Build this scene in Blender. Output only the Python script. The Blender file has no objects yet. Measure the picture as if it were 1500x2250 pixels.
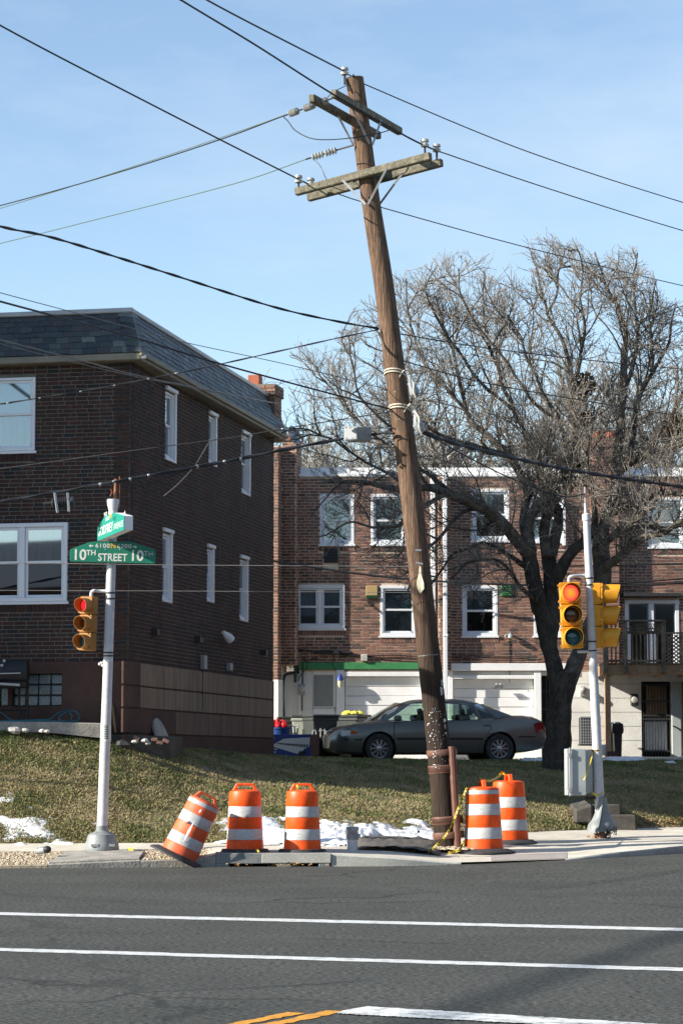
import bpy, math, random
import numpy as np
from mathutils import Vector, Matrix, noise as mnoise

random.seed(7)
RNG = np.random.default_rng(7)
SC = bpy.context.scene
COL = SC.collection
R = math.radians

# ------------------------------------------------------------------ camera, sky, sun, exposure
F = 5300.0                      # focal length in pixels of the 1500 px wide photograph
HOR = 1670.0                    # picture row of the horizon
PITCH = math.atan((HOR - 1125.0) / F)
ZC = 1.62                       # eye height above the road
CP, SP = math.cos(PITCH), math.sin(PITCH)
cam = bpy.data.cameras.new("camera")
camo = bpy.data.objects.new("camera", cam)
COL.objects.link(camo)
camo.location = (0, 0, ZC)
camo.rotation_euler = (math.pi / 2 + PITCH, 0, 0)
cam.sensor_fit = 'VERTICAL'
cam.sensor_height = 36.0
cam.lens = 36.0 * F / 2250.0
cam.clip_start = 0.5
cam.clip_end = 6000
SC.camera = camo

SUN_E, SUN_A = R(25.0), R(18.0)     # elevation; azimuth turned from -X towards the camera
sdir = Vector((-math.cos(SUN_A) * math.cos(SUN_E), -math.sin(SUN_A) * math.cos(SUN_E), math.sin(SUN_E)))
world = bpy.data.worlds.new("World")
SC.world = world
world.use_nodes = True
wn = world.node_tree
wn.nodes.clear()
sky = wn.nodes.new("ShaderNodeTexSky")
sky.sky_type = 'NISHITA'
sky.sun_disc = False
sky.sun_elevation = SUN_E
sky.sun_rotation = math.atan2(sdir.x, sdir.y)
sky.altitude = 0
sky.air_density = 1.0
sky.dust_density = 0.05
sky.ozone_density = 1.2
bg = wn.nodes.new("ShaderNodeBackground")
bg.inputs["Strength"].default_value = 0.107
wo = wn.nodes.new("ShaderNodeOutputWorld")
# thin veils of high cloud drawn out along the sky
wtc = wn.nodes.new("ShaderNodeTexCoord")
wmp = wn.nodes.new("ShaderNodeMapping")
wmp.inputs["Scale"].default_value = (2.2, 2.2, 7.0)
wmp.inputs["Rotation"].default_value = (0.25, 0.3, 0)
wno = wn.nodes.new("ShaderNodeTexNoise")
wno.inputs["Scale"].default_value = 1.6
wno.inputs["Detail"].default_value = 7
wno.inputs["Roughness"].default_value = 0.62
wmr = wn.nodes.new("ShaderNodeMapRange")
wmr.inputs[1].default_value = 0.47
wmr.inputs[2].default_value = 0.80
wmr.inputs[3].default_value = 0.0
wmr.inputs[4].default_value = 0.42
wmx = wn.nodes.new("ShaderNodeMix")
wmx.data_type = 'RGBA'
wmx.inputs[7].default_value = (4.3, 4.7, 5.0, 1)
wn.links.new(wtc.outputs["Generated"], wmp.inputs[0])
wn.links.new(wmp.outputs[0], wno.inputs["Vector"])
wn.links.new(wno.outputs[0], wmr.inputs[0])
wn.links.new(wmr.outputs[0], wmx.inputs[0])
wn.links.new(sky.outputs[0], wmx.inputs[6])
wn.links.new(wmx.outputs[2], bg.inputs[0])
wn.links.new(bg.outputs[0], wo.inputs[0])
sl = bpy.data.lights.new("sun", 'SUN')
sl.energy = 5.0
sl.angle = R(0.5)
sl.color = (1.0, 0.93, 0.82)
so = bpy.data.objects.new("sun", sl)
COL.objects.link(so)
so.rotation_euler = (-sdir).to_track_quat('-Z', 'Y').to_euler()
so.location = (-30, -10, 30)
SC.view_settings.view_transform = 'Standard'
SC.view_settings.look = 'None'
SC.view_settings.exposure = 1.0
SC.view_settings.gamma = 1.0
SC.view_settings.use_curve_mapping = False


# ------------------------------------------------------------------ helpers
def W(px, py, d):
    """the point of the world at depth d that the photograph shows at pixel px, py"""
    u = (px - 750.0) / F
    v = (1125.0 - py) / F
    y = CP - v * SP
    z = SP + v * CP
    s = d / y
    return Vector((u * s, d, ZC + z * s))


class Fr:
    """an upright frame: u along a wall, n out of it, z up"""
    def __init__(s, o, u, n=None):
        s.o = Vector((o[0], o[1], o[2] if len(o) > 2 else 0.0))
        s.u = Vector((u[0], u[1], 0)).normalized()
        s.n = Vector((n[0], n[1], 0)).normalized() if n else Vector((s.u.y, -s.u.x, 0))
        s.up = Vector((0, 0, 1))

    def p(s, u, n, z):
        return s.o + s.u * u + s.n * n + s.up * z

    def hit(s, px, py, n=0.0):
        """u, z of the pixel on this wall's plane"""
        d = W(px, py, 1.0) - Vector((0, 0, ZC))
        o = s.o + s.n * n - Vector((0, 0, ZC))
        t = o.dot(s.n) / d.dot(s.n)
        q = d * t - o
        return q.dot(s.u), q.z


SPLIT = {'wall_bracket', 'fitting', 'clamp_band', 'hinge', 'lug', 'louver', 'bolt', 'garage_panel', 'rail_clamp', 'wall_joint', 'white_pier', 'joint', 'gate_bar', 'key', 'bracket', 'clip'}


class MB:
    def __init__(s):
        s.v, s.f, s.m, s.s = [], [], [], []

    def add(s, vs, fs, mi=0, sm=False):
        b = len(s.v)
        s.v.extend(tuple(x) for x in vs)
        for f in fs:
            s.f.append(tuple(b + i for i in f))
            s.m.append(mi)
            s.s.append(sm)
        return s

    def hexa(s, p, mi=0):
        return s.add(p, [(3, 2, 1, 0), (4, 5, 6, 7), (0, 1, 5, 4), (1, 2, 6, 5), (2, 3, 7, 6), (3, 0, 4, 7)], mi)

    def box(s, c, sz, M=None, mi=0):
        hx, hy, hz = sz[0] / 2, sz[1] / 2, sz[2] / 2
        ps = [Vector(q) for q in ((-hx, -hy, -hz), (hx, -hy, -hz), (hx, hy, -hz), (-hx, hy, -hz),
                                  (-hx, -hy, hz), (hx, -hy, hz), (hx, hy, hz), (-hx, hy, hz))]
        c = Vector(c)
        return s.hexa([(M @ q if M else q) + c for q in ps], mi)

    def fbox(s, fr, u0, u1, n0, n1, z0, z1, mi=0):
        P = fr.p
        a, b = (n1, n0)
        q = [P(u0, a, z0), P(u1, a, z0), P(u1, b, z0), P(u0, b, z0),
             P(u0, a, z1), P(u1, a, z1), P(u1, b, z1), P(u0, b, z1)]
        if fr.u.cross(fr.up).dot(fr.n) < 0:
            q = [q[1], q[0], q[3], q[2], q[5], q[4], q[7], q[6]]
        return s.hexa(q, mi)

    def bar(s, a, b, w, h, mi=0, up=(0, 0, 1)):
        """a rectangular bar from a to b"""
        a, b = Vector(a), Vector(b)
        t = (b - a).normalized()
        up = Vector(up)
        if abs(t.dot(up)) > 0.98:
            up = Vector((0, 1, 0))
        x = t.cross(up).normalized()
        y = x.cross(t).normalized()
        q = []
        for c in (a, b):
            q += [c - x * w / 2 - y * h / 2, c + x * w / 2 - y * h / 2, c + x * w / 2 + y * h / 2, c - x * w / 2 + y * h / 2]
        return s.add(q, [(0, 1, 2, 3), (7, 6, 5, 4), (4, 5, 1, 0), (5, 6, 2, 1), (6, 7, 3, 2), (7, 4, 0, 3)], mi)

    def tube(s, pts, rad, n=8, mi=0, cap=True, sm=True):
        pts = [Vector(p) for p in pts]
        k = len(pts)
        rad = list(rad) if hasattr(rad, '__len__') else [rad] * k
        vs = []
        prev = None
        for i, p in enumerate(pts):
            t = (pts[min(i + 1, k - 1)] - pts[max(i - 1, 0)]).normalized()
            if prev is None:
                a = Vector((0, 0, 1)) if abs(t.z) < 0.9 else Vector((0, 1, 0))
                x = t.cross(a).normalized()
            else:
                x = (prev - t * prev.dot(t)).normalized()
            prev = x
            y = t.cross(x)
            for j in range(n):
                an = 2 * math.pi * j / n
                vs.append(p + (x * math.cos(an) + y * math.sin(an)) * rad[i])
        fs = []
        for i in range(k - 1):
            for j in range(n):
                j2 = (j + 1) % n
                fs.append((i * n + j, i * n + j2, (i + 1) * n + j2, (i + 1) * n + j))
        s.add(vs, fs, mi, sm)
        if cap:
            b = len(s.v) - len(vs)
            s.f.append(tuple(b + j for j in reversed(range(n)))); s.m.append(mi); s.s.append(False)
            s.f.append(tuple(b + (k - 1) * n + j for j in range(n))); s.m.append(mi); s.s.append(False)
        return s

    def lathe(s, prof, n=24, M=None, mi=0, a0=0.0, a1=2 * math.pi, cap=True, sm=True):
        full = abs(a1 - a0 - 2 * math.pi) < 1e-6
        c = n if full else n + 1
        vs = []
        for r, z in prof:
            for j in range(c):
                a = a0 + (a1 - a0) * j / n
                q = Vector((r * math.cos(a), r * math.sin(a), z))
                vs.append(M @ q if M else q)
        fs = []
        for i in range(len(prof) - 1):
            for j in range(n):
                j2 = (j + 1) % c
                fs.append((i * c + j, i * c + j2, (i + 1) * c + j2, (i + 1) * c + j))
        b = len(s.v)
        s.add(vs, fs, mi, sm)
        if cap and full:
            s.f.append(tuple(b + j for j in reversed(range(c)))); s.m.append(mi); s.s.append(False)
            s.f.append(tuple(b + (len(prof) - 1) * c + j for j in range(c))); s.m.append(mi); s.s.append(False)
        return s

    def prism(s, poly, fr, n0, n1, mi=0):
        """a polygon in (u, z) of a frame, from n0 (back) to n1 (front)"""
        k = len(poly)
        vs = [fr.p(u, n1, z) for u, z in poly] + [fr.p(u, n0, z) for u, z in poly]
        fs = [tuple(range(k)), tuple(reversed(range(k, 2 * k)))]
        fs += [(i, k + i, k + (i + 1) % k, (i + 1) % k) for i in range(k)]
        return s.add(vs, fs, mi)

    def islands(s):
        """one mesh builder for each loose piece"""
        par = list(range(len(s.v)))

        def root(i):
            while par[i] != i:
                par[i] = par[par[i]]
                i = par[i]
            return i
        for f in s.f:
            for a in f[1:]:
                par[root(a)] = root(f[0])
        out = {}
        for f, mi, sm in zip(s.f, s.m, s.s):
            b, ix = out.setdefault(root(f[0]), (MB(), {}))
            g = []
            for a in f:
                if a not in ix:
                    ix[a] = len(b.v)
                    b.v.append(s.v[a])
                g.append(ix[a])
            b.f.append(tuple(g))
            b.m.append(mi)
            b.s.append(sm)
        return [b for b, ix in out.values()]

    def build(s, name, mats, parent=None, local=False, bevel=0.0, seg=1, sharp=35, kind=None, whole=False):
        if name in SPLIT and not whole:
            os_ = [b.build(name, mats, parent, local, bevel, seg, sharp, kind, True) for b in s.islands()]
            return os_[0]
        me = bpy.data.meshes.new(name)
        me.from_pydata(s.v, [], s.f)
        mats = mats if isinstance(mats, (list, tuple)) else [mats]
        for m in mats:
            me.materials.append(m)
        me.polygons.foreach_set("material_index", s.m)
        me.polygons.foreach_set("use_smooth", s.s)
        me.update()
        if any(s.s):
            me.set_sharp_from_angle(angle=R(sharp))
        return link(me, name, parent, local, bevel, seg, kind)


MW = {}


def link(me, name, parent=None, local=False, bevel=0.0, seg=1, kind=None):
    o = bpy.data.objects.new(name, me)
    COL.objects.link(o)
    if parent is not None:
        o.parent = parent
        if not local and parent.name in MW:
            o.matrix_parent_inverse = MW[parent.name].inverted()
    if bevel:
        b = o.modifiers.new("bevel", 'BEVEL')
        b.width = bevel
        b.segments = seg
        b.limit_method = 'ANGLE'
    if kind:
        o["kind"] = kind
    return o


def thing(name, label, cat, loc=(0, 0, 0), rot=(0, 0, 0), group=None):
    o = bpy.data.objects.new(name, None)
    COL.objects.link(o)
    o.empty_display_size = 0.1
    o.location = loc
    o.rotation_euler = rot
    from mathutils import Euler
    MW[o.name] = Matrix.Translation(Vector(loc)) @ Euler(rot).to_matrix().to_4x4()
    tag(o, label, cat, group)
    return o


def tag(o, label, cat, group=None):
    o["label"] = label
    o["category"] = cat
    if group:
        o["group"] = group
    return o


def np_mesh(name, V, Q, mats, mi=None, smooth=False):
    """a mesh from arrays: V (n,3), Q (m,3 or 4)"""
    me = bpy.data.meshes.new(name)
    k = Q.shape[1]
    me.vertices.add(len(V))
    me.vertices.foreach_set("co", np.ascontiguousarray(V, dtype=np.float32).ravel())
    me.loops.add(Q.size)
    me.loops.foreach_set("vertex_index", np.ascontiguousarray(Q, dtype=np.int32).ravel())
    me.polygons.add(len(Q))
    me.polygons.foreach_set("loop_start", np.arange(0, Q.size, k, dtype=np.int32))
    me.polygons.foreach_set("loop_total", np.full(len(Q), k, dtype=np.int32))
    for m in (mats if isinstance(mats, (list, tuple)) else [mats]):
        me.materials.append(m)
    if mi is not None:
        me.polygons.foreach_set("material_index", np.ascontiguousarray(mi, dtype=np.int32))
    me.polygons.foreach_set("use_smooth", np.full(len(Q), bool(smooth)))
    me.update(calc_edges=True)
    me.validate()
    return me


def spline(pts, n):
    """n points of a Catmull-Rom curve through pts (any number of columns)"""
    P = np.array([list(p) for p in pts], dtype=float)
    if len(P) < 3:
        t = np.linspace(0, 1, n)[:, None]
        return P[0] * (1 - t) + P[-1] * t
    A = np.vstack([2 * P[0] - P[1], P, 2 * P[-1] - P[-2]])
    out = []
    for t in np.linspace(0, len(P) - 1 - 1e-9, n):
        i = int(t)
        f = t - i
        a, b, c, d = A[i], A[i + 1], A[i + 2], A[i + 3]
        out.append(0.5 * (2 * b + (c - a) * f + (2 * a - 5 * b + 4 * c - d) * f * f + (3 * b - 3 * c + d - a) * f ** 3))
    return np.array(out)


# ------------------------------------------------------------------ materials
def mat(name, c, c2=None, scale=6.0, rough=0.7, bump=0.0, bscale=None, metal=0.0, spec=0.4, stretch=(1, 1, 1),
        fine=None, detail=5.0, c3=None, c3pos=0.7, lo=0.35, hi=0.65, emit=None, estr=0.0):
    m = bpy.data.materials.new(name)
    m.use_nodes = True
    t = m.node_tree
    b = t.nodes["Principled BSDF"]
    b.inputs["Roughness"].default_value = rough
    b.inputs["Metallic"].default_value = metal
    b.inputs["Specular IOR Level"].default_value = spec
    b.inputs["Base Color"].default_value = (*c, 1)
    if emit:
        b.inputs["Emission Color"].default_value = (*emit, 1)
        b.inputs["Emission Strength"].default_value = estr
    if c2 is None and not bump:
        return m
    co = t.nodes.new("ShaderNodeTexCoord")
    mp = t.nodes.new("ShaderNodeMapping")
    mp.inputs["Scale"].default_value = stretch
    t.links.new(co.outputs["Object"], mp.inputs[0])
    if c2 is not None:
        n = t.nodes.new("ShaderNodeTexNoise")
        n.inputs["Scale"].default_value = scale
        n.inputs["Detail"].default_value = detail
        n.inputs["Roughness"].default_value = 0.65
        t.links.new(mp.outputs[0], n.inputs["Vector"])
        cr = t.nodes.new("ShaderNodeValToRGB")
        cr.color_ramp.elements[0].position = lo
        cr.color_ramp.elements[0].color = (*c, 1)
        cr.color_ramp.elements[1].position = hi
        cr.color_ramp.elements[1].color = (*c2, 1)
        if c3 is not None:
            e = cr.color_ramp.elements.new(c3pos)
            e.color = (*c3, 1)
        t.links.new(n.outputs[0], cr.inputs[0])
        outc = cr.outputs[0]
        if fine:
            n2 = t.nodes.new("ShaderNodeTexNoise")
            n2.inputs["Scale"].default_value = fine[0]
            n2.inputs["Detail"].default_value = 2
            t.links.new(mp.outputs[0], n2.inputs["Vector"])
            mr = t.nodes.new("ShaderNodeMapRange")
            mr.inputs[1].default_value = 0.3
            mr.inputs[2].default_value = 0.7
            mr.inputs[3].default_value = 1 - fine[1]
            mr.inputs[4].default_value = 1 + fine[1]
            t.links.new(n2.outputs[0], mr.inputs[0])
            mx = t.nodes.new("ShaderNodeVectorMath")
            mx.operation = 'SCALE'
            t.links.new(outc, mx.inputs[0])
            t.links.new(mr.outputs[0], mx.inputs["Scale"])
            outc = mx.outputs[0]
        t.links.new(outc, b.inputs["Base Color"])
    if bump:
        n3 = t.nodes.new("ShaderNodeTexNoise")
        n3.inputs["Scale"].default_value = bscale or scale * 4
        n3.inputs["Detail"].default_value = 4
        t.links.new(mp.outputs[0], n3.inputs["Vector"])
        bp = t.nodes.new("ShaderNodeBump")
        bp.inputs["Strength"].default_value = bump
        bp.inputs["Distance"].default_value = 0.02
        t.links.new(n3.outputs[0], bp.inputs["Height"])
        t.links.new(bp.outputs[0], b.inputs["Normal"])
    return m


def glass_mat(name, tint=(0.7, 0.8, 0.8), refl=0.12, rough=0.02):
    """thin pane: mostly clear, part mirror"""
    m = bpy.data.materials.new(name)
    m.use_nodes = True
    t = m.node_tree
    t.nodes.clear()
    o = t.nodes.new("ShaderNodeOutputMaterial")
    tr = t.nodes.new("ShaderNodeBsdfTransparent")
    tr.inputs[0].default_value = (*tint, 1)
    gl = t.nodes.new("ShaderNodeBsdfGlossy")
    gl.inputs["Roughness"].default_value = rough
    gl.inputs["Color"].default_value = (0.95, 0.97, 1, 1)
    mx = t.nodes.new("ShaderNodeMixShader")
    fz = t.nodes.new("ShaderNodeLayerWeight")
    fz.inputs[0].default_value = 0.25
    mr = t.nodes.new("ShaderNodeMapRange")
    mr.inputs[3].default_value = refl
    mr.inputs[4].default_value = 0.9
    t.links.new(fz.outputs["Fresnel"], mr.inputs[0])
    t.links.new(mr.outputs[0], mx.inputs[0])
    t.links.new(tr.outputs[0], mx.inputs[1])
    t.links.new(gl.outputs[0], mx.inputs[2])
    t.links.new(mx.outputs[0], o.inputs[0])
    return m


M = {}
M['asphalt'] = mat("asphalt", (0.046, 0.048, 0.041), (0.064, 0.066, 0.057), 0.55, 0.85, 0.8, 40, fine=(34, 0.95), stretch=(0.6, 1.0, 1))
M['paint'] = mat("road paint", (0.62, 0.63, 0.61), (0.16, 0.165, 0.16), 7, 0.7, lo=0.50, hi=0.78, fine=(60, 0.25), detail=9)
M['paint_worn'] = mat("worn road paint", (0.68, 0.69, 0.67), (0.12, 0.125, 0.12), 5, 0.7, lo=0.47, hi=0.68, fine=(60, 0.3), detail=9)
M['yellow_paint'] = mat("yellow road paint", (0.66, 0.30, 0.03), (0.30, 0.16, 0.04), 9, 0.7, lo=.48, hi=.75, fine=(60, 0.25), detail=9)
M['concrete'] = mat("pavement concrete", (0.56, 0.51, 0.42), (0.66, 0.61, 0.51), 1.6, 0.85, 0.25, 60, fine=(70, 0.12))
M['kerb'] = mat("kerb concrete", (0.42, 0.42, 0.37), (0.54, 0.53, 0.46), 2.5, 0.85, 0.3, 50, fine=(60, 0.15))
M['old_concrete'] = mat("weathered concrete", (0.24, 0.23, 0.20), (0.40, 0.37, 0.32), 4, 0.9, 0.5, 30, fine=(60, 0.2))
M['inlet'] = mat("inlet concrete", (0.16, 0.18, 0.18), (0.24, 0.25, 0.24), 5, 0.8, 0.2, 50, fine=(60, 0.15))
M['gravel'] = mat("gravel bed", (0.30, 0.24, 0.16), (0.50, 0.42, 0.30), 18, 0.95, 0.8, 60, fine=(90, 0.4))
M['pebble'] = mat("pebble", (0.42, 0.33, 0.22), (0.58, 0.49, 0.36), 9, 0.9)
M['pebble_dark'] = mat("dark pebble", (0.22, 0.17, 0.12), (0.32, 0.27, 0.2), 9, 0.9)
M['soil'] = mat("lawn soil", (0.15, 0.125, 0.065), (0.27, 0.21, 0.11), 2.2, 0.95, 0.8, 25, fine=(30, 0.45))
M['grass1'] = mat("green grass", (0.13, 0.165, 0.05), rough=0.7)
M['grass2'] = mat("dry grass", (0.34, 0.29, 0.15), rough=0.8)
M['grass3'] = mat("olive grass", (0.21, 0.21, 0.075), rough=0.75)
M['grass4'] = mat("brown grass", (0.25, 0.19, 0.10), rough=0.8)
M['snow'] = mat("old snow", (0.82, 0.84, 0.86), (0.50, 0.49, 0.46), 7, 0.65, 0.7, 24, fine=(60, .12), lo=.48, hi=.80, detail=9)
M['leaf'] = mat("dead leaf", (0.26, 0.13, 0.05), (0.38, 0.24, 0.10), 20, 0.8)
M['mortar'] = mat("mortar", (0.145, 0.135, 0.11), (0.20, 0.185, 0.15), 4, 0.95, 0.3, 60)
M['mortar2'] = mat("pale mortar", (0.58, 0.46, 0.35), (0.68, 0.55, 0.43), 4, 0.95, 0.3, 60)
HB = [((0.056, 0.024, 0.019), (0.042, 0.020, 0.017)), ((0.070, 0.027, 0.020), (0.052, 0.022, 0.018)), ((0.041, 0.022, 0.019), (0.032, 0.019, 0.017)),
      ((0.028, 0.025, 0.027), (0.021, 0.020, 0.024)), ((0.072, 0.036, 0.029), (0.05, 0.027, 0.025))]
RB = [((0.25, 0.132, 0.098), (0.19, 0.100, 0.077)), ((0.285, 0.147, 0.103), (0.22, 0.113, 0.083)), ((0.19, 0.108, 0.082), (0.15, 0.085, 0.068)),
      ((0.110, 0.074, 0.062), (0.083, 0.060, 0.053)), ((0.33, 0.182, 0.13), (0.25, 0.142, 0.10))]
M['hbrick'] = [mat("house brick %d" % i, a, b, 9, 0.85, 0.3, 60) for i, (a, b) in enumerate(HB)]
M['rbrick'] = [mat("row brick %d" % i, a, b, 9, 0.85, 0.3, 60) for i, (a, b) in enumerate(RB)]


def weather(m, sc, lo, hi, stretch=(1, 1, .35)):
    """broad stains: streaks and patches in world space over a masonry colour"""
    t = m.node_tree
    b = t.nodes["Principled BSDF"]
    src = b.inputs["Base Color"].links[0].from_socket
    g = t.nodes.new("ShaderNodeNewGeometry")
    mp = t.nodes.new("ShaderNodeMapping")
    mp.inputs["Scale"].default_value = stretch
    t.links.new(g.outputs["Position"], mp.inputs[0])
    n = t.nodes.new("ShaderNodeTexNoise")
    n.inputs["Scale"].default_value = sc
    n.inputs["Detail"].default_value = 6
    n.inputs["Roughness"].default_value = 0.6
    t.links.new(mp.outputs[0], n.inputs["Vector"])
    mr = t.nodes.new("ShaderNodeMapRange")
    mr.inputs[1].default_value = 0.32
    mr.inputs[2].default_value = 0.68
    mr.inputs[3].default_value = lo
    mr.inputs[4].default_value = hi
    t.links.new(n.outputs[0], mr.inputs[0])
    s_ = t.nodes.new("ShaderNodeVectorMath")
    s_.operation = 'SCALE'
    t.links.new(src, s_.inputs[0])
    t.links.new(mr.outputs[0], s_.inputs["Scale"])
    t.links.new(s_.outputs[0], b.inputs["Base Color"])


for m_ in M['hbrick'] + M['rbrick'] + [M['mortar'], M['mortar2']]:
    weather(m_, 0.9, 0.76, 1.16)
weather(M['asphalt'], 0.35, 0.90, 1.10, (2.2, .55, 1))


def cracks(m, scale, width, dark):
    """thin wandering cracks, here and there, in a paved surface"""
    t = m.node_tree
    b = t.nodes["Principled BSDF"]
    src = b.inputs["Base Color"].links[0].from_socket
    g = t.nodes.new("ShaderNodeNewGeometry")
    n = t.nodes.new("ShaderNodeTexNoise")
    n.inputs["Scale"].default_value = 1.1
    n.inputs["Detail"].default_value = 5
    t.links.new(g.outputs["Position"], n.inputs["Vector"])
    ad = t.nodes.new("ShaderNodeVectorMath")
    ad.operation = 'MULTIPLY_ADD'
    ad.inputs[1].default_value = (1.6, 1.6, 0)
    t.links.new(n.outputs["Color"], ad.inputs[0])
    t.links.new(g.outputs["Position"], ad.inputs[2])
    v = t.nodes.new("ShaderNodeTexVoronoi")
    v.feature = 'DISTANCE_TO_EDGE'
    v.inputs["Scale"].default_value = scale
    t.links.new(ad.outputs[0], v.inputs["Vector"])
    e = t.nodes.new("ShaderNodeMapRange")
    e.inputs[1].default_value = width * .4
    e.inputs[2].default_value = width
    e.inputs[3].default_value = 1.0
    e.inputs[4].default_value = 0.0
    t.links.new(v.outputs["Distance"], e.inputs[0])
    k = t.nodes.new("ShaderNodeTexNoise")
    k.inputs["Scale"].default_value = 0.22
    t.links.new(g.outputs["Position"], k.inputs["Vector"])
    km = t.nodes.new("ShaderNodeMapRange")
    km.inputs[1].default_value = 0.46
    km.inputs[2].default_value = 0.60
    t.links.new(k.outputs[0], km.inputs[0])
    mu = t.nodes.new("ShaderNodeMath")
    mu.operation = 'MULTIPLY'
    t.links.new(e.outputs[0], mu.inputs[0])
    t.links.new(km.outputs[0], mu.inputs[1])
    mr = t.nodes.new("ShaderNodeMapRange")
    mr.inputs[3].default_value = 1.0
    mr.inputs[4].default_value = dark
    t.links.new(mu.outputs[0], mr.inputs[0])
    s_ = t.nodes.new("ShaderNodeVectorMath")
    s_.operation = 'SCALE'
    t.links.new(src, s_.inputs[0])
    t.links.new(mr.outputs[0], s_.inputs["Scale"])
    t.links.new(s_.outputs[0], b.inputs["Base Color"])


cracks(M['asphalt'], 0.17, 0.012, 0.45)
weather(M['concrete'], 0.8, 0.86, 1.06, (1, 1, 1))
M['slate'] = [mat("slate %d" % i, a, b, 3.5, 0.5, 0.3, 18, spec=0.4, fine=(25, 0.15)) for i, (a, b) in enumerate([
    ((0.032, 0.042, 0.048), (0.046, 0.056, 0.059)), ((0.022, 0.029, 0.035), (0.035, 0.043, 0.048)), ((0.046, 0.058, 0.058), (0.066, 0.078, 0.072)),
    ((0.038, 0.037, 0.040), (0.052, 0.048, 0.049)), ((0.095, 0.115, 0.11), (0.125, 0.14, 0.13))])]
M['cream'] = mat("cream trim", (0.18, 0.165, 0.125), (0.235, 0.215, 0.165), 3, 0.6)
M['white'] = mat("white paint", (0.84, 0.84, 0.83), (0.76, 0.76, 0.75), 2.5, 0.5)
M['white_sash'] = mat("white window sash", (0.74, 0.76, 0.79), rough=0.4)
M['block'] = mat("painted block wall", (0.78, 0.77, 0.72), (0.66, 0.65, 0.60), 1.8, 0.8, 0.25, 25)
M['alu'] = mat("aluminium edge", (0.40, 0.41, 0.42), (0.32, 0.33, 0.34), 2, 0.5, metal=0.2)
M['stucco'] = mat("brown stucco", (0.068, 0.035, 0.026), (0.098, 0.052, 0.038), 1.6, 0.85, 0.3, 50)
M['stucco_mid'] = mat("brown stucco panel", (0.12, 0.075, 0.054), (0.19, 0.130, 0.093), 3.0, 0.85, 0.25, 50, stretch=(2, 2, .3))
M['stucco_panel'] = mat("tan stucco panel", (0.17, 0.118, 0.084), (0.30, 0.225, 0.160), 3.0, 0.85, 0.25, 50, stretch=(2.2, 2.2, 0.25), lo=0.35, hi=0.7)
M['dark'] = mat("dark void", (0.012, 0.012, 0.014), rough=0.9)
M['glass'] = glass_mat("window glass", (0.62, 0.7, 0.72), 0.16)
M['glass_dark_mirror'] = glass_mat("reflecting glass", (0.55, 0.62, 0.64), 0.30)
M['glass_dim'] = glass_mat("screened glass", (0.32, 0.36, 0.38), 0.10, 0.08)
M['car_glass'] = glass_mat("car glass", (0.55, 0.68, 0.62), 0.06)
M['blind'] = mat("window blind", (0.70, 0.72, 0.72), (0.60, 0.62, 0.62), 3, 0.8, stretch=(6, 6, 0.5))
M['curtain'] = mat("curtain", (0.62, 0.62, 0.59), (0.34, 0.35, 0.34), 6, 0.9, stretch=(4, 4, 0.3))
M['gblock'] = mat("glass block", (0.10, 0.13, 0.135), (0.26, 0.31, 0.32), 60, 0.2, 0.4, 40, spec=0.8)
M['green'] = mat("green paint", (0.035, 0.19, 0.065), (0.05, 0.24, 0.09), 4, 0.6)
M['terra'] = mat("clay flue", (0.42, 0.13, 0.07), (0.34, 0.10, 0.06), 5, 0.8)
M['black'] = mat("black plastic", (0.018, 0.018, 0.02), rough=0.55)
M['rubber'] = mat("black rubber", (0.03, 0.03, 0.032), (0.055, 0.055, 0.055), 9, 0.75)
M['wood_pole'] = mat("pole wood", (0.034, 0.024, 0.018), (0.165, 0.097, 0.058), 7, 0.9, 1.0, 16, stretch=(4.5, 4.5, 0.16), c3=(0.21, 0.17, 0.135), c3pos=0.80, lo=0.30, hi=0.56, fine=(26, 0.4))


def creosote(m, z0, z1, dark):
    """the foot of a pole is soaked dark: the wood's own colour, by height"""
    t = m.node_tree
    b = t.nodes["Principled BSDF"]
    src = b.inputs["Base Color"].links[0].from_socket
    co = t.nodes.new("ShaderNodeTexCoord")
    se = t.nodes.new("ShaderNodeSeparateXYZ")
    t.links.new(co.outputs["Object"], se.inputs[0])
    mr = t.nodes.new("ShaderNodeMapRange")
    mr.inputs[1].default_value = z0
    mr.inputs[2].default_value = z1
    mr.inputs[3].default_value = dark
    mr.inputs[4].default_value = 1.0
    t.links.new(se.outputs["Z"], mr.inputs[0])
    sc = t.nodes.new("ShaderNodeVectorMath")
    sc.operation = 'SCALE'
    t.links.new(src, sc.inputs[0])
    t.links.new(mr.outputs[0], sc.inputs["Scale"])
    t.links.new(sc.outputs[0], b.inputs["Base Color"])


creosote(M['wood_pole'], 2.8, 4.9, 0.24)
M['wood_old'] = mat("weathered timber", (0.075, 0.072, 0.048), (0.20, 0.18, 0.13), 8, 0.9, 0.5, 30, stretch=(1, 1, 1), fine=(40, 0.3))
M['wood_deck'] = mat("deck timber", (0.27, 0.16, 0.085), (0.42, 0.27, 0.15), 5, 0.85, 0.3, 30, stretch=(1, 1, 0.4), fine=(40, 0.25))
M['wood_rail'] = mat("railing timber", (0.10, 0.08, 0.055), (0.27, 0.215, 0.15), 6, 0.9, 0.4, 30, stretch=(1, 1, .4), fine=(40, 0.3))
M['step_stone'] = mat("dark step stone", (0.055, 0.050, 0.042), (0.095, 0.088, 0.074), 4, 0.9, 0.4, 30, fine=(40, .2))
M['steel'] = mat("galvanised steel", (0.36, 0.37, 0.37), (0.48, 0.48, 0.47), 8, 0.45, metal=0.5)
M['dark_steel'] = mat("dark steel", (0.05, 0.05, 0.052), rough=0.5, metal=0.4)
M['porcelain'] = mat("insulator porcelain", (0.44, 0.43, 0.39), (0.34, 0.33, 0.30), 20, 0.2, spec=0.6)
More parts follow.
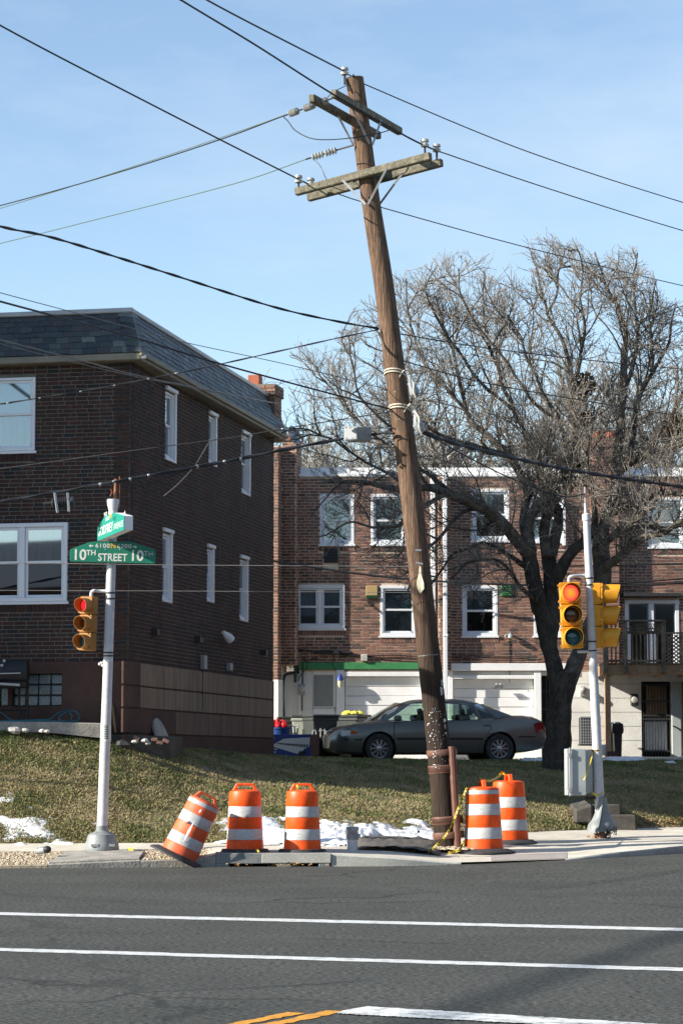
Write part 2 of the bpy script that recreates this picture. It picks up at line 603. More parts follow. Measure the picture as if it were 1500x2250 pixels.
M['wire'] = mat("wire sheath", (0.022, 0.024, 0.028), rough=0.5)
M['wire_grey'] = mat("bare grey wire", (0.22, 0.21, 0.20), rough=0.5, metal=0.3)
M['wire_green'] = mat("patinated wire", (0.10, 0.16, 0.13), rough=0.6)
M['rope'] = mat("pale webbing", (0.68, 0.62, 0.48), (0.55, 0.5, 0.4), 20, 0.8)
M['plasticbag'] = mat("grey plastic wrap", (0.16, 0.175, 0.19), (0.34, 0.36, 0.38), 12, 0.25, spec=0.7)
M['pole_paint'] = mat("grey pole paint", (0.50, 0.51, 0.52), (0.62, 0.62, 0.61), 3.5, 0.55, fine=(30, 0.08))
M['base_grey'] = mat("grey cast base", (0.19, 0.21, 0.205), (0.26, 0.28, 0.275), 5, 0.5, fine=(40, 0.08))
M['cabinet'] = mat("cabinet grey", (0.33, 0.37, 0.37), (0.38, 0.42, 0.41), 2, 0.5)
M['signal'] = mat("signal yellow", (0.68, 0.30, 0.015), (0.60, 0.26, 0.015), 3, 0.5)
M['signal_old'] = mat("faded signal yellow", (0.40, 0.195, 0.045), (0.33, 0.16, 0.04), 3, 0.6)
M['visor_in'] = mat("visor inside black", (0.025, 0.022, 0.018), rough=0.8)
M['lens_amber'] = mat("amber lens", (0.15, 0.055, 0.012), rough=0.15, spec=0.8)
M['lens_green'] = mat("green lens", (0.035, 0.14, 0.15), rough=0.12, spec=0.8)
M['sign'] = mat("sign green", (0.008, 0.155, 0.095), (0.01, 0.185, 0.115), 4, 0.45, spec=0.5)
M['sign2'] = mat("sign teal", (0.01, 0.27, 0.20), (0.012, 0.24, 0.18), 4, 0.45, spec=0.5)
M['letter'] = mat("sign lettering", (0.70, 0.70, 0.64), (0.6, 0.6, 0.55), 15, 0.5)
M['letter_y'] = mat("sign yellow letter", (0.62, 0.36, 0.03), rough=0.5)
M['orange'] = mat("barrel orange", (0.88, 0.095, 0.008), (0.66, 0.082, 0.014), 5, 0.45, spec=0.4, fine=(22, 0.12), lo=.5, hi=.8, detail=8)
M['orange_old'] = mat("faded barrel orange", (0.72, 0.115, 0.04), (0.80, 0.15, 0.06), 4, 0.55, spec=0.35, fine=(14, 0.08))
M['reflect'] = mat("reflective sheeting", (0.56, 0.56, 0.545), (0.40, 0.395, 0.38), 5, 0.4, stretch=(0.8, 0.8, 6), fine=(22, 0.12), detail=8)
M['silver_band'] = mat("grey tape", (0.40, 0.42, 0.44), (0.5, 0.51, 0.52), 8, 0.4)
M['tape'] = mat("yellow tape", (0.60, 0.44, 0.02), rough=0.45)
M['tape_ink'] = mat("tape ink", (0.02, 0.02, 0.02), rough=0.5)
M['copper'] = mat("brown guard", (0.115, 0.052, 0.034), (0.17, 0.078, 0.052), 5, 0.6)
M['paper'] = mat("paper tag", (0.62, 0.58, 0.42), (0.5, 0.46, 0.34), 12, 0.7)
M['bark'] = mat("bark", (0.022, 0.019, 0.016), (0.062, 0.054, 0.044), 6, 0.95, 1.0, 22, stretch=(1, 1, 0.4), fine=(30, 0.4))
M['limb'] = mat("limb bark", (0.045, 0.040, 0.034), (0.135, 0.118, 0.096), 7, 0.9, 0.8, 25, fine=(30, 0.3))
M['twig'] = mat("twig bark", (0.15, 0.132, 0.113), (0.26, 0.23, 0.195), 5, 0.85)
M['bud'] = mat("twig bud", (0.34, 0.30, 0.24), (0.44, 0.40, 0.32), 5, 0.8)
M['nest'] = mat("dead leaf nest", (0.045, 0.032, 0.020), (0.09, 0.06, 0.035), 12, 0.95)
M['car'] = mat("car paint", (0.165, 0.169, 0.155), rough=0.28, metal=0.55, spec=0.6)
M['chrome'] = mat("wheel alloy", (0.45, 0.46, 0.48), rough=0.3, metal=0.8)
M['headlamp'] = mat("headlamp", (0.42, 0.47, 0.50), rough=0.1, spec=0.9)
M['amber'] = mat("turn signal", (0.65, 0.14, 0.02), rough=0.2)
M['red'] = mat("tail lamp", (0.25, 0.012, 0.012), rough=0.2)
M['bin_sunlit'] = mat("bin lit plastic", (0.30, 0.32, 0.27), rough=0.6)  # sunlit tone of the dark bin, put into the plastic's colour
M['bin'] = mat("bin plastic", (0.03, 0.036, 0.034), (0.04, 0.046, 0.042), 5, 0.5)
M['blue'] = mat("blue plastic", (0.02, 0.06, 0.22), rough=0.4)
M['box_blue'] = mat("printed carton blue", (0.025, 0.055, 0.26), rough=0.5)
M['key_white'] = mat("printed keyboard white", (0.66, 0.67, 0.68), rough=0.5)
M['redbag'] = mat("red plastic", (0.50, 0.015, 0.02), rough=0.35)
M['yellowbag'] = mat("yellow plastic bag", (0.72, 0.66, 0.10), rough=0.4)
M['teal'] = mat("teal hose", (0.02, 0.14, 0.18), rough=0.5)
M['grey_screen'] = mat("grey door screen", (0.22, 0.23, 0.22), (0.28, 0.285, 0.27), 2, 0.8)
M['meter'] = mat("meter grey", (0.32, 0.33, 0.34), rough=0.5)
M['tan_panel'] = mat("tan panel", (0.42, 0.30, 0.14), rough=0.7)
M['patch'] = mat("asphalt patch", (0.085, 0.078, 0.07), (0.12, 0.11, 0.10), 4, 0.95, 0.5, 40, fine=(70, 0.4))
M['warn'] = mat("ramp paver", (0.30, 0.27, 0.25), (0.38, 0.34, 0.31), 8, 0.9)
M['bluepipe'] = mat("green pipe", (0.03, 0.07, 0.05), rough=0.5)
M['stone'] = mat("pale stone", (0.36, 0.35, 0.32), (0.52, 0.50, 0.46), 8, 0.9, 0.4, 30)
M['rust'] = mat("rusty rubble", (0.22, 0.07, 0.03), (0.32, 0.16, 0.09), 18, 0.9)


def lamp_mat(name, col, s_mid, s_edge, radius):
    """a lit lens: brighter towards the bulb behind its centre"""
    m = bpy.data.materials.new(name)
    m.use_nodes = True
    t = m.node_tree
    b = t.nodes["Principled BSDF"]
    b.inputs["Base Color"].default_value = (0.35, 0.01, 0.01, 1)
    b.inputs["Roughness"].default_value = 0.2
    co = t.nodes.new("ShaderNodeTexCoord")
    le = t.nodes.new("ShaderNodeVectorMath")
    le.operation = 'LENGTH'
    t.links.new(co.outputs["Object"], le.inputs[0])
    cr = t.nodes.new("ShaderNodeValToRGB")
    mr = t.nodes.new("ShaderNodeMapRange")
    mr.inputs[2].default_value = radius
    t.links.new(le.outputs["Value"], mr.inputs[0])
    cr.color_ramp.elements[0].position = 0.35
    cr.color_ramp.elements[0].color = (*col[0], 1)
    cr.color_ramp.elements[1].position = 0.95
    cr.color_ramp.elements[1].color = (*col[1], 1)
    t.links.new(mr.outputs[0], cr.inputs[0])
    t.links.new(cr.outputs[0], b.inputs["Emission Color"])
    b.inputs["Emission Strength"].default_value = s_mid
    return m


M['lens_red'] = lamp_mat("lit red lens", ((1.0, 0.17, 0.01), (0.95, 0.012, 0.03)), 1.25, 1, 0.155)
M['lens_red_small'] = lamp_mat("lit small red lens", ((1.0, 0.02, 0.035), (0.85, 0.008, 0.02)), 1.0, 1, 0.11)


def text(s, size, fr, u, z, n, material, parent, name="lettering", sx=1.0, align='CENTER', ext=0.0015, rotz=0.0, spacing=1.0, bold=0.0, fit=None):
    cu = bpy.data.curves.new("text", 'FONT')
    cu.body = s
    cu.size = size
    cu.align_x = align
    cu.align_y = 'CENTER'
    cu.extrude = ext
    cu.offset = bold
    cu.space_character = spacing
    cu.resolution_u = 3
    to = bpy.data.objects.new("text", cu)
    COL.objects.link(to)
    dg = bpy.context.evaluated_depsgraph_get()
    me = bpy.data.meshes.new_from_object(to.evaluated_get(dg))
    COL.objects.unlink(to)
    bpy.data.objects.remove(to)
    bpy.data.curves.remove(cu)
    ca, sa = math.cos(rotz), math.sin(rotz)
    if fit:
        xs_ = [v.co.x for v in me.vertices]
        sx = fit / (max(xs_) - min(xs_))
    for v in me.vertices:
        x, y, w = v.co
        x *= sx
        x, y = x * ca - y * sa, x * sa + y * ca
        v.co = fr.p(u + x, n + w, z + y)
    me.materials.clear()
    me.materials.append(material)
    me.name = name
    return link(me, name, parent)
# ------------------------------------------------------------------ the ground
def ip(px, tab):
    return float(np.interp(px, [t[0] for t in tab], [t[1] for t in tab]))


def smooth_tab(tab, w=90):
    xs = np.arange(-2600, 4200, 20.0)
    ys = np.interp(xs, [t[0] for t in tab], [t[1] for t in tab])
    k = np.exp(-0.5 * (np.arange(-12, 13) * 20.0 / w) ** 2)
    k /= k.sum()
    yp = np.pad(ys, 12, mode='edge')
    return list(zip(xs, np.convolve(yp, k, mode='valid')))


# distance of the kerb, of the back of the pavement and of the lawn's crest, with their heights, along px (about 7.5 mm each)
KD = smooth_tab([(-2600, 35.5), (0, 36.6), (480, 37.2), (720, 37.3), (860, 37.36), (1000, 37.6), (1250, 38.15), (1340, 38.5), (1500, 39.9), (1800, 44), (2600, 58), (4200, 80)], 60)
KZ = [(-2600, .05), (110, .05), (300, .10), (470, .13), (480, .185), (725, .185), (860, .13), (985, .045), (1240, .078), (1330, .15), (1500, .225), (4200, .24)]
PD = smooth_tab([(-2600, 38.6), (0, 39.6), (720, 39.8), (950, 41.5), (1180, 43.5), (1500, 45.6), (1800, 49.5), (2600, 63), (4200, 84)], 60)
PZ = [(-2600, .27), (0, .268), (720, .28), (950, .28), (1180, .35), (1500, .375), (4200, .4)]
CD = smooth_tab([(-2600, 42.6), (0, 42.45), (240, 42.8), (390, 44.0), (600, 46.5), (850, 48.5), (1200, 50.5), (1500, 51.5), (1800, 53), (2600, 66), (4200, 88)], 50)
CZ = smooth_tab([(-2600, 2.3), (0, 2.17), (230, 2.02), (390, 1.83), (600, 1.67), (850, 1.60), (1200, 1.50), (1500, 1.50), (2600, 1.5), (4200, 1.5)], 60)
CE = [(-2600, 1.25), (390, 1.3), (800, 1.45), (1200, 1.9), (4200, 1.9)]
BD, BZ = 57.0, 1.60


def lawn(px, t):
    """t 0..1 from pavement to crest, 1..2 on to the houses"""
    if t <= 1:
        d = ip(px, PD) * (1 - t) + ip(px, CD) * t
        g = 1 - (1 - t) ** ip(px, CE)
        z = ip(px, PZ) * (1 - g) + ip(px, CZ) * g
    else:
        t -= 1
        d = ip(px, CD) * (1 - t) + max(BD, ip(px, CD) + 3) * t
        g = t * t * (3 - 2 * t)
        z = ip(px, CZ) * (1 - g) + BZ * g
    X = (px - 750.0) * 40.0 / F * (d / 40.0)
    b = 0.035 * mnoise.noise(Vector((X * 1.3, d * 1.3, 0))) + 0.02 * mnoise.noise(Vector((X * 4, d * 4, 3)))
    b *= min(1.0, max(0.0, t * 6)) if t <= 1 else 1
    return Vector((X, d, z + b))


def walk(px, t):
    """t 0..1 from the kerb to the back of the pavement"""
    d = ip(px, KD) * (1 - t) + ip(px, PD) * t
    z = ip(px, KZ) * (1 - t) + ip(px, PZ) * t
    return Vector(((px - 750.0) * d / F, d, z))


def strip(name, fn, pxs, ts, m, kind='structure', smooth=True, dz=0.0):
    V = np.array([fn(p, t) for p in pxs for t in ts])
    V[:, 2] += dz
    n = len(ts)
    Q = [(i * n + j, (i + 1) * n + j, (i + 1) * n + j + 1, i * n + j + 1) for i in range(len(pxs) - 1) for j in range(n - 1)]
    o = link(np_mesh(name, V, np.array(Q), m, smooth=smooth), name)
    if kind:
        o["kind"] = kind
    return o


mb = MB()
mb.add([(-1500, -300, -0.05), (1500, -300, -0.05), (1500, 3000, -0.05), (-1500, 3000, -0.05)], [(0, 1, 2, 3)])
mb.build("ground", M['soil'], kind='structure')


def s01(x):
    x = min(1.0, max(0.0, x))
    return x * x * (3 - 2 * x)


def road_z(x, y):
    """the carriageway rises a little towards the corner on the right"""
    return 0.105 * s01((x - 0.6) / 5.2) * s01((y - 29.0) / 9.5)


rxs = [-70, -30, -12, -6] + list(np.linspace(-2, 10, 25)) + [14, 22, 40, 70]
rys = [-40, 0, 12, 20, 26] + list(np.linspace(28, 46, 25)) + [62]
RV = np.array([(x, y, road_z(x, y)) for x in rxs for y in rys])
nr = len(rys)
RQ = np.array([(i * nr + j, (i + 1) * nr + j, (i + 1) * nr + j + 1, i * nr + j + 1) for i in range(len(rxs) - 1) for j in range(nr - 1)])
link(np_mesh("road", RV, RQ, M['asphalt'], smooth=True), "road", kind='structure')

PXW = list(np.arange(-2400, 4000, 40.0))
strip("pavement", walk, PXW, [0, .25, .5, .75, 1], M['concrete'])
strip("lawn", lawn, list(np.arange(-2400, 4000, 20.0)), list(np.linspace(0, 1, 22)) + list(np.linspace(1.06, 2, 14)), M['soil'])
mb = MB()
mb.add([(-75, 56.9, BZ), (75, 56.9, BZ), (75, 400, BZ), (-75, 400, BZ)], [(0, 1, 2, 3)])
mb.build("back_yard", M['soil'], kind='structure')


# kerb: its top follows the pavement's edge, its face stands on the road
def kerb(px0, px1, m, name, n=24, wd=0.16, proud=0.004):
    V, Q = [], []
    for i in range(n + 1):
        px = px0 + (px1 - px0) * i / n
        a, b = walk(px, 0), walk(px, 1)
        dr = (b - a)
        dr.z = 0
        dr.normalize()
        zt = max(a.z, 0.012) + proud
        V += [a + Vector((0, 0, -0.3 - a.z)), Vector((a.x, a.y, zt - 0.02)), Vector((a.x, a.y, zt)) + dr * 0.02,
              Vector((a.x, a.y, zt)) + dr * wd, a + dr * wd + Vector((0, 0, -0.3 - a.z))]
        for k in range(5):
            V[-5 + k] = V[-5 + k] - dr * 0.03
    for i in range(n):
        for k in range(4):
            Q.append((i * 5 + k, (i + 1) * 5 + k, (i + 1) * 5 + k + 1, i * 5 + k + 1))
    mb = MB()
    mb.add(V, Q)
    mb.add([V[k] for k in range(5)], [(0, 1, 2, 3, 4)])
    mb.add([V[-5 + k] for k in range(5)], [(4, 3, 2, 1, 0)])
    return mb.build(name, m, kind='structure')


kerb(728, 1010, M['kerb'], "kerb", 16, 0.18)
kerb(1236, 3600, M['kerb'], "kerb", 60, 0.18)
kerb(112, 312, M['old_concrete'], "kerb", 8, 0.45, 0.012)

# storm drain inlet: a stone box with two slots in its face
st = thing("storm_inlet", "concrete storm drain inlet with shade and sun in its tones under two upright barrels", "drain", tuple(walk(600, 0)))
a, b = walk(478, 0), walk(725, 0)
fi = Fr((a.x, a.y - 0.05, 0), (b.x - a.x, b.y - a.y))
LI = (b - a).length
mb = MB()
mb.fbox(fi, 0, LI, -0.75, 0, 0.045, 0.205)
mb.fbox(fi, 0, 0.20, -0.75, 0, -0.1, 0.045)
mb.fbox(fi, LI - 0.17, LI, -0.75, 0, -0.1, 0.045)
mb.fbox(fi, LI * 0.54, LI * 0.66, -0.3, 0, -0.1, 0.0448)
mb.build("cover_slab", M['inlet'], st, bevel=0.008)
mb = MB()
mb.fbox(fi, 0.20, LI - 0.17, -0.74, -0.18, -0.1, 0.043)
mb.build("opening", M['dark'], st)
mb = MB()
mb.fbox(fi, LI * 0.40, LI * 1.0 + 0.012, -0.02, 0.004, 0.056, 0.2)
mb.build("sunlit_face", M['kerb'], st, bevel=0.003)  # paler colour paints the sunlit part; the rest keeps a barrel-shadow tone

# paver patch of the kerb ramp, gravel bed and the pebbles in it
strip("ramp_paving", walk, list(np.linspace(1075, 1240, 8)), [0.01, 0.2], M['warn'], dz=0.006)
kerb(-1400, 111, M['gravel'], "gravel_edge", 20, 0.3, 0.006)
kerb(313, 477, M['old_concrete'], "kerb", 6, 0.3, 0.004)
strip("gravel_bed", walk, list(np.arange(-1200, 480, 40.0)), [0.0, .2, .42, .60], M['gravel'], dz=0.006)


def pebbles(name, spots, smin, smax, mats):
    V, Q, mi = [], [], []
    base = np.array([(-1, -1, -.5), (1, -1, -.5), (1, 1, -.5), (-1, 1, -.5), (-.6, -.6, .6), (.6, -.7, .5), (.65, .6, .6), (-.7, .6, .5)])
    fq = np.array([(4, 5, 6, 7), (0, 1, 5, 4), (1, 2, 6, 5), (2, 3, 7, 6), (3, 0, 4, 7)])
    for k, p in enumerate(spots):
        s = random.uniform(smin, smax)
        a = random.uniform(0, 6.28)
        c, d = math.cos(a), math.sin(a)
        q = base * np.array([s, s * random.uniform(.6, 1), s * random.uniform(.5, .9)])
        q = np.stack([q[:, 0] * c - q[:, 1] * d, q[:, 0] * d + q[:, 1] * c, q[:, 2]], 1) + np.array(p)
        V.append(q)
        Q.append(fq + 8 * k)
        mi += [random.choice((0, 0, 1)) if len(mats) > 1 else 0] * 5
    o = link(np_mesh(name, np.vstack(V), np.vstack(Q), mats, mi), name)
    o["kind"] = 'stuff'
    return o


sp = []
for i in range(2600):
    px = random.uniform(-60, 470)
    t = random.uniform(0, .56)
    if 105 < px < 318 and random.random() < 0.8:
        continue
    p = walk(px, t)
    sp.append((p.x, p.y, p.z + 0.012))
pebbles("gravel", sp, 0.008, 0.026, [M['pebble'], M['pebble_dark']])
sp = []
for i in range(900):
    a, r = random.uniform(0, 6.28), random.uniform(0.1, 0.62)
    p = W(988, 1868, 39.3) + Vector((math.cos(a) * r * 0.9, math.sin(a) * r * 0.6 - 0.05, 0))
    sp.append((p.x, p.y, 0.17 + 0.08 * (1 - r)))
o = pebbles("gravel", sp, 0.01, 0.03, [M['pebble'], M['pebble_dark']])

# broken concrete apron under the sign pole and the asphalt mound beside the utility pole
V = [walk(112, 0.0), walk(312, 0.0), walk(322, .35), walk(240, .52), walk(150, .46)]
mb = MB()
mb.add([v + Vector((0, 0, 0.045)) for v in V] + [v + Vector((0, 0, -0.05)) for v in V],
       [(0, 1, 2, 3, 4)] + [(i, 5 + i, 5 + (i + 1) % 5, (i + 1) % 5) for i in range(5)])
mb.build("concrete_apron", M['old_concrete'], bevel=0.015, kind='structure')


def mound(name, px0, px1, d0, d1, h, m, zfn, nx=40, ny=14, kind='stuff', rag=0.5, thr=0.28):
    """a low irregular sheet or drift lying on the ground"""
    V, keep = [], []
    for i in range(nx + 1):
        for j in range(ny + 1):
            s, t = i / nx, j / ny
            px = px0 + (px1 - px0) * s
            d = d0 + (d1 - d0) * t
            x = (px - 750) * d / F
            e = min(1, 4 * s * (1 - s)) ** .6 * min(1, 4 * t * (1 - t)) ** .6
            nz = 0.5 + 0.5 * mnoise.fractal(Vector((x * 1.6 + px0, d * 3.2, 0.3)), 0.9, 2.1, 4)
            hh = e * (1 - rag) + e * nz * rad_(rag)
            f = hh - thr
            z = zfn(px, d) + max(-0.03, min(1, f * 2.2)) * h + (0.25 * h * mnoise.noise(Vector((x * 9, d * 9, 1))) if f > 0 else 0)
            V.append((x, d, z))
            keep.append(f > -0.05)
    n = ny + 1
    Q = [(i * n + j, (i + 1) * n + j, (i + 1) * n + j + 1, i * n + j + 1) for i in range(nx) for j in range(ny)]
    Q = [q for q in Q if sum(keep[k] for k in q) >= 3]
    if not Q:
        return None
    o = link(np_mesh(name, np.array(V), np.array(Q), m, smooth=True), name)
    if kind:
        o["kind"] = kind
    return o


def rad_(r):
    return r * 1.6


def z_walk(px, d):
    k, p = ip(px, KD), ip(px, PD)
    t = (d - k) / (p - k)
    if t <= 1:
        return ip(px, KZ) * (1 - t) + ip(px, PZ) * t
    c = ip(px, CD)
    t = min(1.0, (d - p) / (c - p))
    g = 1 - (1 - t) ** ip(px, CE)
    return ip(px, PZ) * (1 - g) + ip(px, CZ) * g


def z_flat(px, d):
    c = ip(px, CD)
    if d < c:
        return z_walk(px, d)
    t = min(1.0, (d - c) / (max(BD, c + 3) - c))
    g = t * t * (3 - 2 * t)
    return ip(px, CZ) * (1 - g) + BZ * g


mound("pavement_patch", 774, 972, 38.3, 40.6, 0.12, M['patch'], z_walk, 36, 14, kind='structure', rag=0.15, thr=0.10)
for px0, px1, d0, d1, h in [(450, 830, 38.8, 41.3, .10), (760, 1005, 40.1, 41.8, .10), (690, 850, 39.4, 41.6, .11), (865, 1000, 40.2, 42.5, .10), (630, 770, 38.7, 40.9, .08)]:
    mound("snow", px0, px1, d0, d1, h, M['snow'], z_walk, 110, 34, rag=0.88, thr=0.43)
for px0, px1, d0, d1, h in [(-80, 170, 39.5, 40.5, .05), (-10, 70, 40.1, 40.9, .05), (30, 80, 39.25, 39.8, .05), (96, 300, 39.2, 39.85, .05), (195, 240, 39.8, 40.2, .05)]:
    mound("snow", px0, px1, d0, d1, h, M['snow'], z_walk, 70, 24, rag=0.95, thr=0.62)
for px0, px1, d0, d1, h in [(1130, 1240, 54.0, 57.5, .08), (1310, 1425, 55.2, 57.6, .10), (1240, 1320, 56.5, 58.5, .1)]:
    mound("snow", px0, px1, d0, d1, h, M['snow'], z_flat, 60, 20, rag=0.6, thr=0.3)

# painted road lines
def line(name, p0, p1, w, m, dz=0.004, n=160):
    V = []
    p0, p1 = Vector(p0), Vector(p1)
    t = (p1 - p0).normalized()
    nn = Vector((-t.y, t.x))
    for i in range(n + 1):
        c = p0.lerp(p1, i / n)
        off = 0.012 * mnoise.noise(Vector((i * 0.11, p0.y, 0)))
        j0, j1 = random.uniform(-.016, .016), random.uniform(-.016, .016)
        V += [(*(c + nn * (w / 2 + off + j0)), dz), (*(c - nn * (w / 2 - off + j1)), dz)]
    Q = [(2 * i + 1, 2 * i + 3, 2 * i + 2, 2 * i) for i in range(n)]
    o = link(np_mesh(name, np.array(V), np.array(Q), m), name)
    o["kind"] = 'structure'
    return o


def road_pt(px, py):
    q = W(px, py, 1.0) - Vector((0, 0, ZC))
    t = -ZC / q.z
    return (q.x * t, q.y * t)


for y0, y1, w in [(2008, 2043, .40), (2087, 2131, .30)]:
    a, b = Vector(road_pt(0, y0)), Vector(road_pt(1500, y1))
    e = (b - a) * 2.0
    line("road_marking", a - e, b + e, w, M['paint'], n=420)
a, b = Vector(road_pt(650, 2226)), Vector(road_pt(500, 2256))
line("road_marking", a, a + (b - a) * 12, .11, M['yellow_paint'])
a, b = Vector(road_pt(738, 2222)), Vector(road_pt(600, 2252))
line("road_marking", a, a + (b - a) * 12, .12, M['yellow_paint'])
a, b = Vector(road_pt(778, 2217)), Vector(road_pt(1340, 2252))
line("road_marking", a, a + (b - a) * 3, .34, M['paint_worn'])
a, b = Vector(road_pt(745, 2226)), Vector(road_pt(1010, 2240))
line("road_marking", a, a + (b - a) * 3, .17, M['paint_worn'], dz=0.008)


# grass blades: short winter turf, dry and green tufts
def blades(name, n, pxr, tr, hmin, hmax, mats, dry=0.5, skip=None):
    px = RNG.uniform(pxr[0], pxr[1], n)
    t = RNG.uniform(tr[0], tr[1], n)
    gx, gt = np.linspace(pxr[0], pxr[1], 240), np.linspace(tr[0], tr[1], 70)
    G = np.array([[lawn(a, b) for b in gt] for a in gx])
    K = np.array([[mnoise.fractal(Vector((p[0] * 1.1, p[1] * 1.6, 5.0)), 0.8, 2.0, 3) for p in r] for r in G])
    B_ = np.array([[mnoise.fractal(Vector((p[0] * .9 + 31, p[1] * 1.4, 1.0)), 0.7, 2.2, 4) for p in r] for r in G])
    G = np.concatenate([G, K[:, :, None], B_[:, :, None]], 2)
    fx, ft = (px - pxr[0]) / (pxr[1] - pxr[0]) * 239, (t - tr[0]) / (tr[1] - tr[0]) * 69
    ix, it = np.minimum(fx.astype(int), 238), np.minimum(ft.astype(int), 68)
    fx, ft = (fx - ix)[:, None], (ft - it)[:, None]
    P = G[ix, it] * (1 - fx) * (1 - ft) + G[ix + 1, it] * fx * (1 - ft) + G[ix, it + 1] * (1 - fx) * ft + G[ix + 1, it + 1] * fx * ft
    clump = P[:, 3]
    P = P[:, :3]
    keep = np.ones(n, bool)
    if skip is not None:
        bare = G[ix, it, 4]
        keep = ~skip(P[:, 0], P[:, 1]) & (RNG.uniform(0, 1, n) < np.clip(.62 + 1.5 * (bare + .25), .12, 1))
    P, clump, t = P[keep], clump[keep], t[keep]
    n = len(P)
    h = RNG.uniform(hmin, hmax, n) * (1 + 0.5 * clump)
    a = RNG.uniform(0, 2 * math.pi, n)
    w = RNG.uniform(.004, .009, n)
    ln = RNG.uniform(.3, 1.3, n)
    la = RNG.uniform(0, 2 * math.pi, n)
    d = np.stack([np.cos(a) * w, np.sin(a) * w, np.zeros(n)], 1)
    tip = P + np.stack([np.cos(la) * ln * h, np.sin(la) * ln * h, h], 1)
    mid = P + np.stack([np.cos(la) * ln * h * .35, np.sin(la) * ln * h * .35, h * .65], 1)
    V = np.stack([P - d, P + d, mid + d * .8, mid - d * .8, tip], 1).reshape(-1, 3)
    i = np.arange(n) * 5
    Q = np.concatenate([np.stack([i, i + 1, i + 2], 1), np.stack([i, i + 2, i + 3], 1), np.stack([i + 3, i + 2, i + 4], 1)], 0)
    r = RNG.uniform(0, 1, n) + clump * 0.75 + np.clip((t - .72) * 1.1, 0, .30) - .08
    mi = np.where(r < dry * .75, 1, np.where(r < dry, 3, np.where(r < dry + .28, 2, 0)))
    o = link(np_mesh(name, V, Q, mats, np.concatenate([mi, mi, mi])), name)
    o["kind"] = 'stuff'
    return o


GM = [M['grass1'], M['grass2'], M['grass3'], M['grass4']]
HC, HFAR = Vector((-3.79, 43.0)), Vector((-1.52, 53.75))


def in_house(x, y):
    return (y > 42.9) & ((x - HC.x) * .978 - (y - HC.y) * .2066 < 0.0)


blades("grass", 320000, (-330, 1800), (0.0, 1.02), .02, .052, GM, 0.52, in_house)
blades("grass", 66000, (560, 1800), (1.0, 1.98), .02, .055, GM, 0.35, in_house)

# dead leaves
def leaves(name, spots, s=0.035):
    mb = MB()
    for p in spots:
        a, ti = random.uniform(0, 6.28), random.uniform(-.7, .7)
        x = Vector((math.cos(a), math.sin(a), ti)) * s * random.uniform(.6, 1.2)
        y = Vector((-math.sin(a), math.cos(a), random.uniform(-.5, .5))) * s * random.uniform(.4, .8)
        p = Vector(p)
        mb.add([p - x, p - y * .8, p + x, p + y], [(0, 1, 2), (0, 2, 3)])
    o = mb.build(name, M['leaf'])
    o["kind"] = 'stuff'
    return o


sp = [lawn(random.uniform(-20, 1500), random.random() ** 1.4) + Vector((0, 0, .05)) for i in range(800)]
sp += [walk(random.uniform(1330, 1500), random.uniform(.93, 1.0)) + Vector((0, 0, .03)) for i in range(60)]
sp += [lawn(random.uniform(1340, 1500), random.uniform(0, .06)) + Vector((0, 0, .05)) for i in range(150)]
sp += [Vector((walk(random.choice((random.gauss(643, 12), random.uniform(500, 720))), 0).x, 36.95 + random.uniform(-.25, .15), .03 + random.random() * .04)) for i in range(60)]
leaves("leaf_litter", sp)

# garden steps at the pavement, concrete path by the houses
stp = thing("garden_steps", "low concrete garden steps in the lawn bank behind the broken pole base", "steps", tuple(W(1320, 1812, 44.4)))
for i, (x0, x1, y0, y1, d) in enumerate([(1295, 1396, 1791, 1816, 44.3), (1285, 1362, 1768, 1793, 44.9)]):
    a, b = W(x0, y1, d), W(x1, y0, d)
    mb = MB()
    mb.hexa([(a.x, d, a.z - .1), (b.x, d, a.z - .1), (b.x, d + 1.0, a.z - .1), (a.x, d + 1.0, a.z - .1),
             (a.x, d, b.z), (b.x, d, b.z), (b.x, d + 1.0, b.z), (a.x, d + 1.0, b.z)])
    mb.build("step", M['step_stone'], stp, bevel=0.02)
a, b = W(1255, 1795, 44.9), W(1292, 1766, 44.9)
mb = MB()
mb.hexa([(a.x, 44.2, a.z - .1), (b.x, 44.2, a.z - .1), (b.x, 46, a.z - .1), (a.x, 46, a.z - .1),
         (a.x, 44.2, b.z - .1), (b.x, 44.2, b.z), (b.x, 46, b.z + .1), (a.x, 46, b.z + .05)])
mb.build("side_wall", M['step_stone'], stp, bevel=0.03)
mb = MB()
p0, p1 = W(1318, 1671, 56.3), W(1900, 1671, 56.3)
mb.hexa([(p0.x, 56.0, 1.3), (p1.x, 56.0, 1.3), (p1.x, 58.9, 1.3), (p0.x, 58.9, 1.3), (p0.x, 56.0, 1.66), (p1.x, 56.0, 1.66), (p1.x, 58.9, 1.70), (p0.x, 58.9, 1.70)])
mb.build("path", M['concrete'], kind='structure')
mb = MB()
p0, p1 = W(600, 1660, 55), W(1240, 1660, 55)
mb.hexa([(p0.x, 56.2, 1.2), (p1.x, 56.2, 1.2), (p1.x, 58.98, 1.2), (p0.x, 58.98, 1.2), (p0.x, 56.2, 1.615), (p1.x, 56.2, 1.615), (p1.x, 58.98, 1.64), (p0.x, 58.98, 1.64)])
mb.build("driveway", M['concrete'], kind='structure')
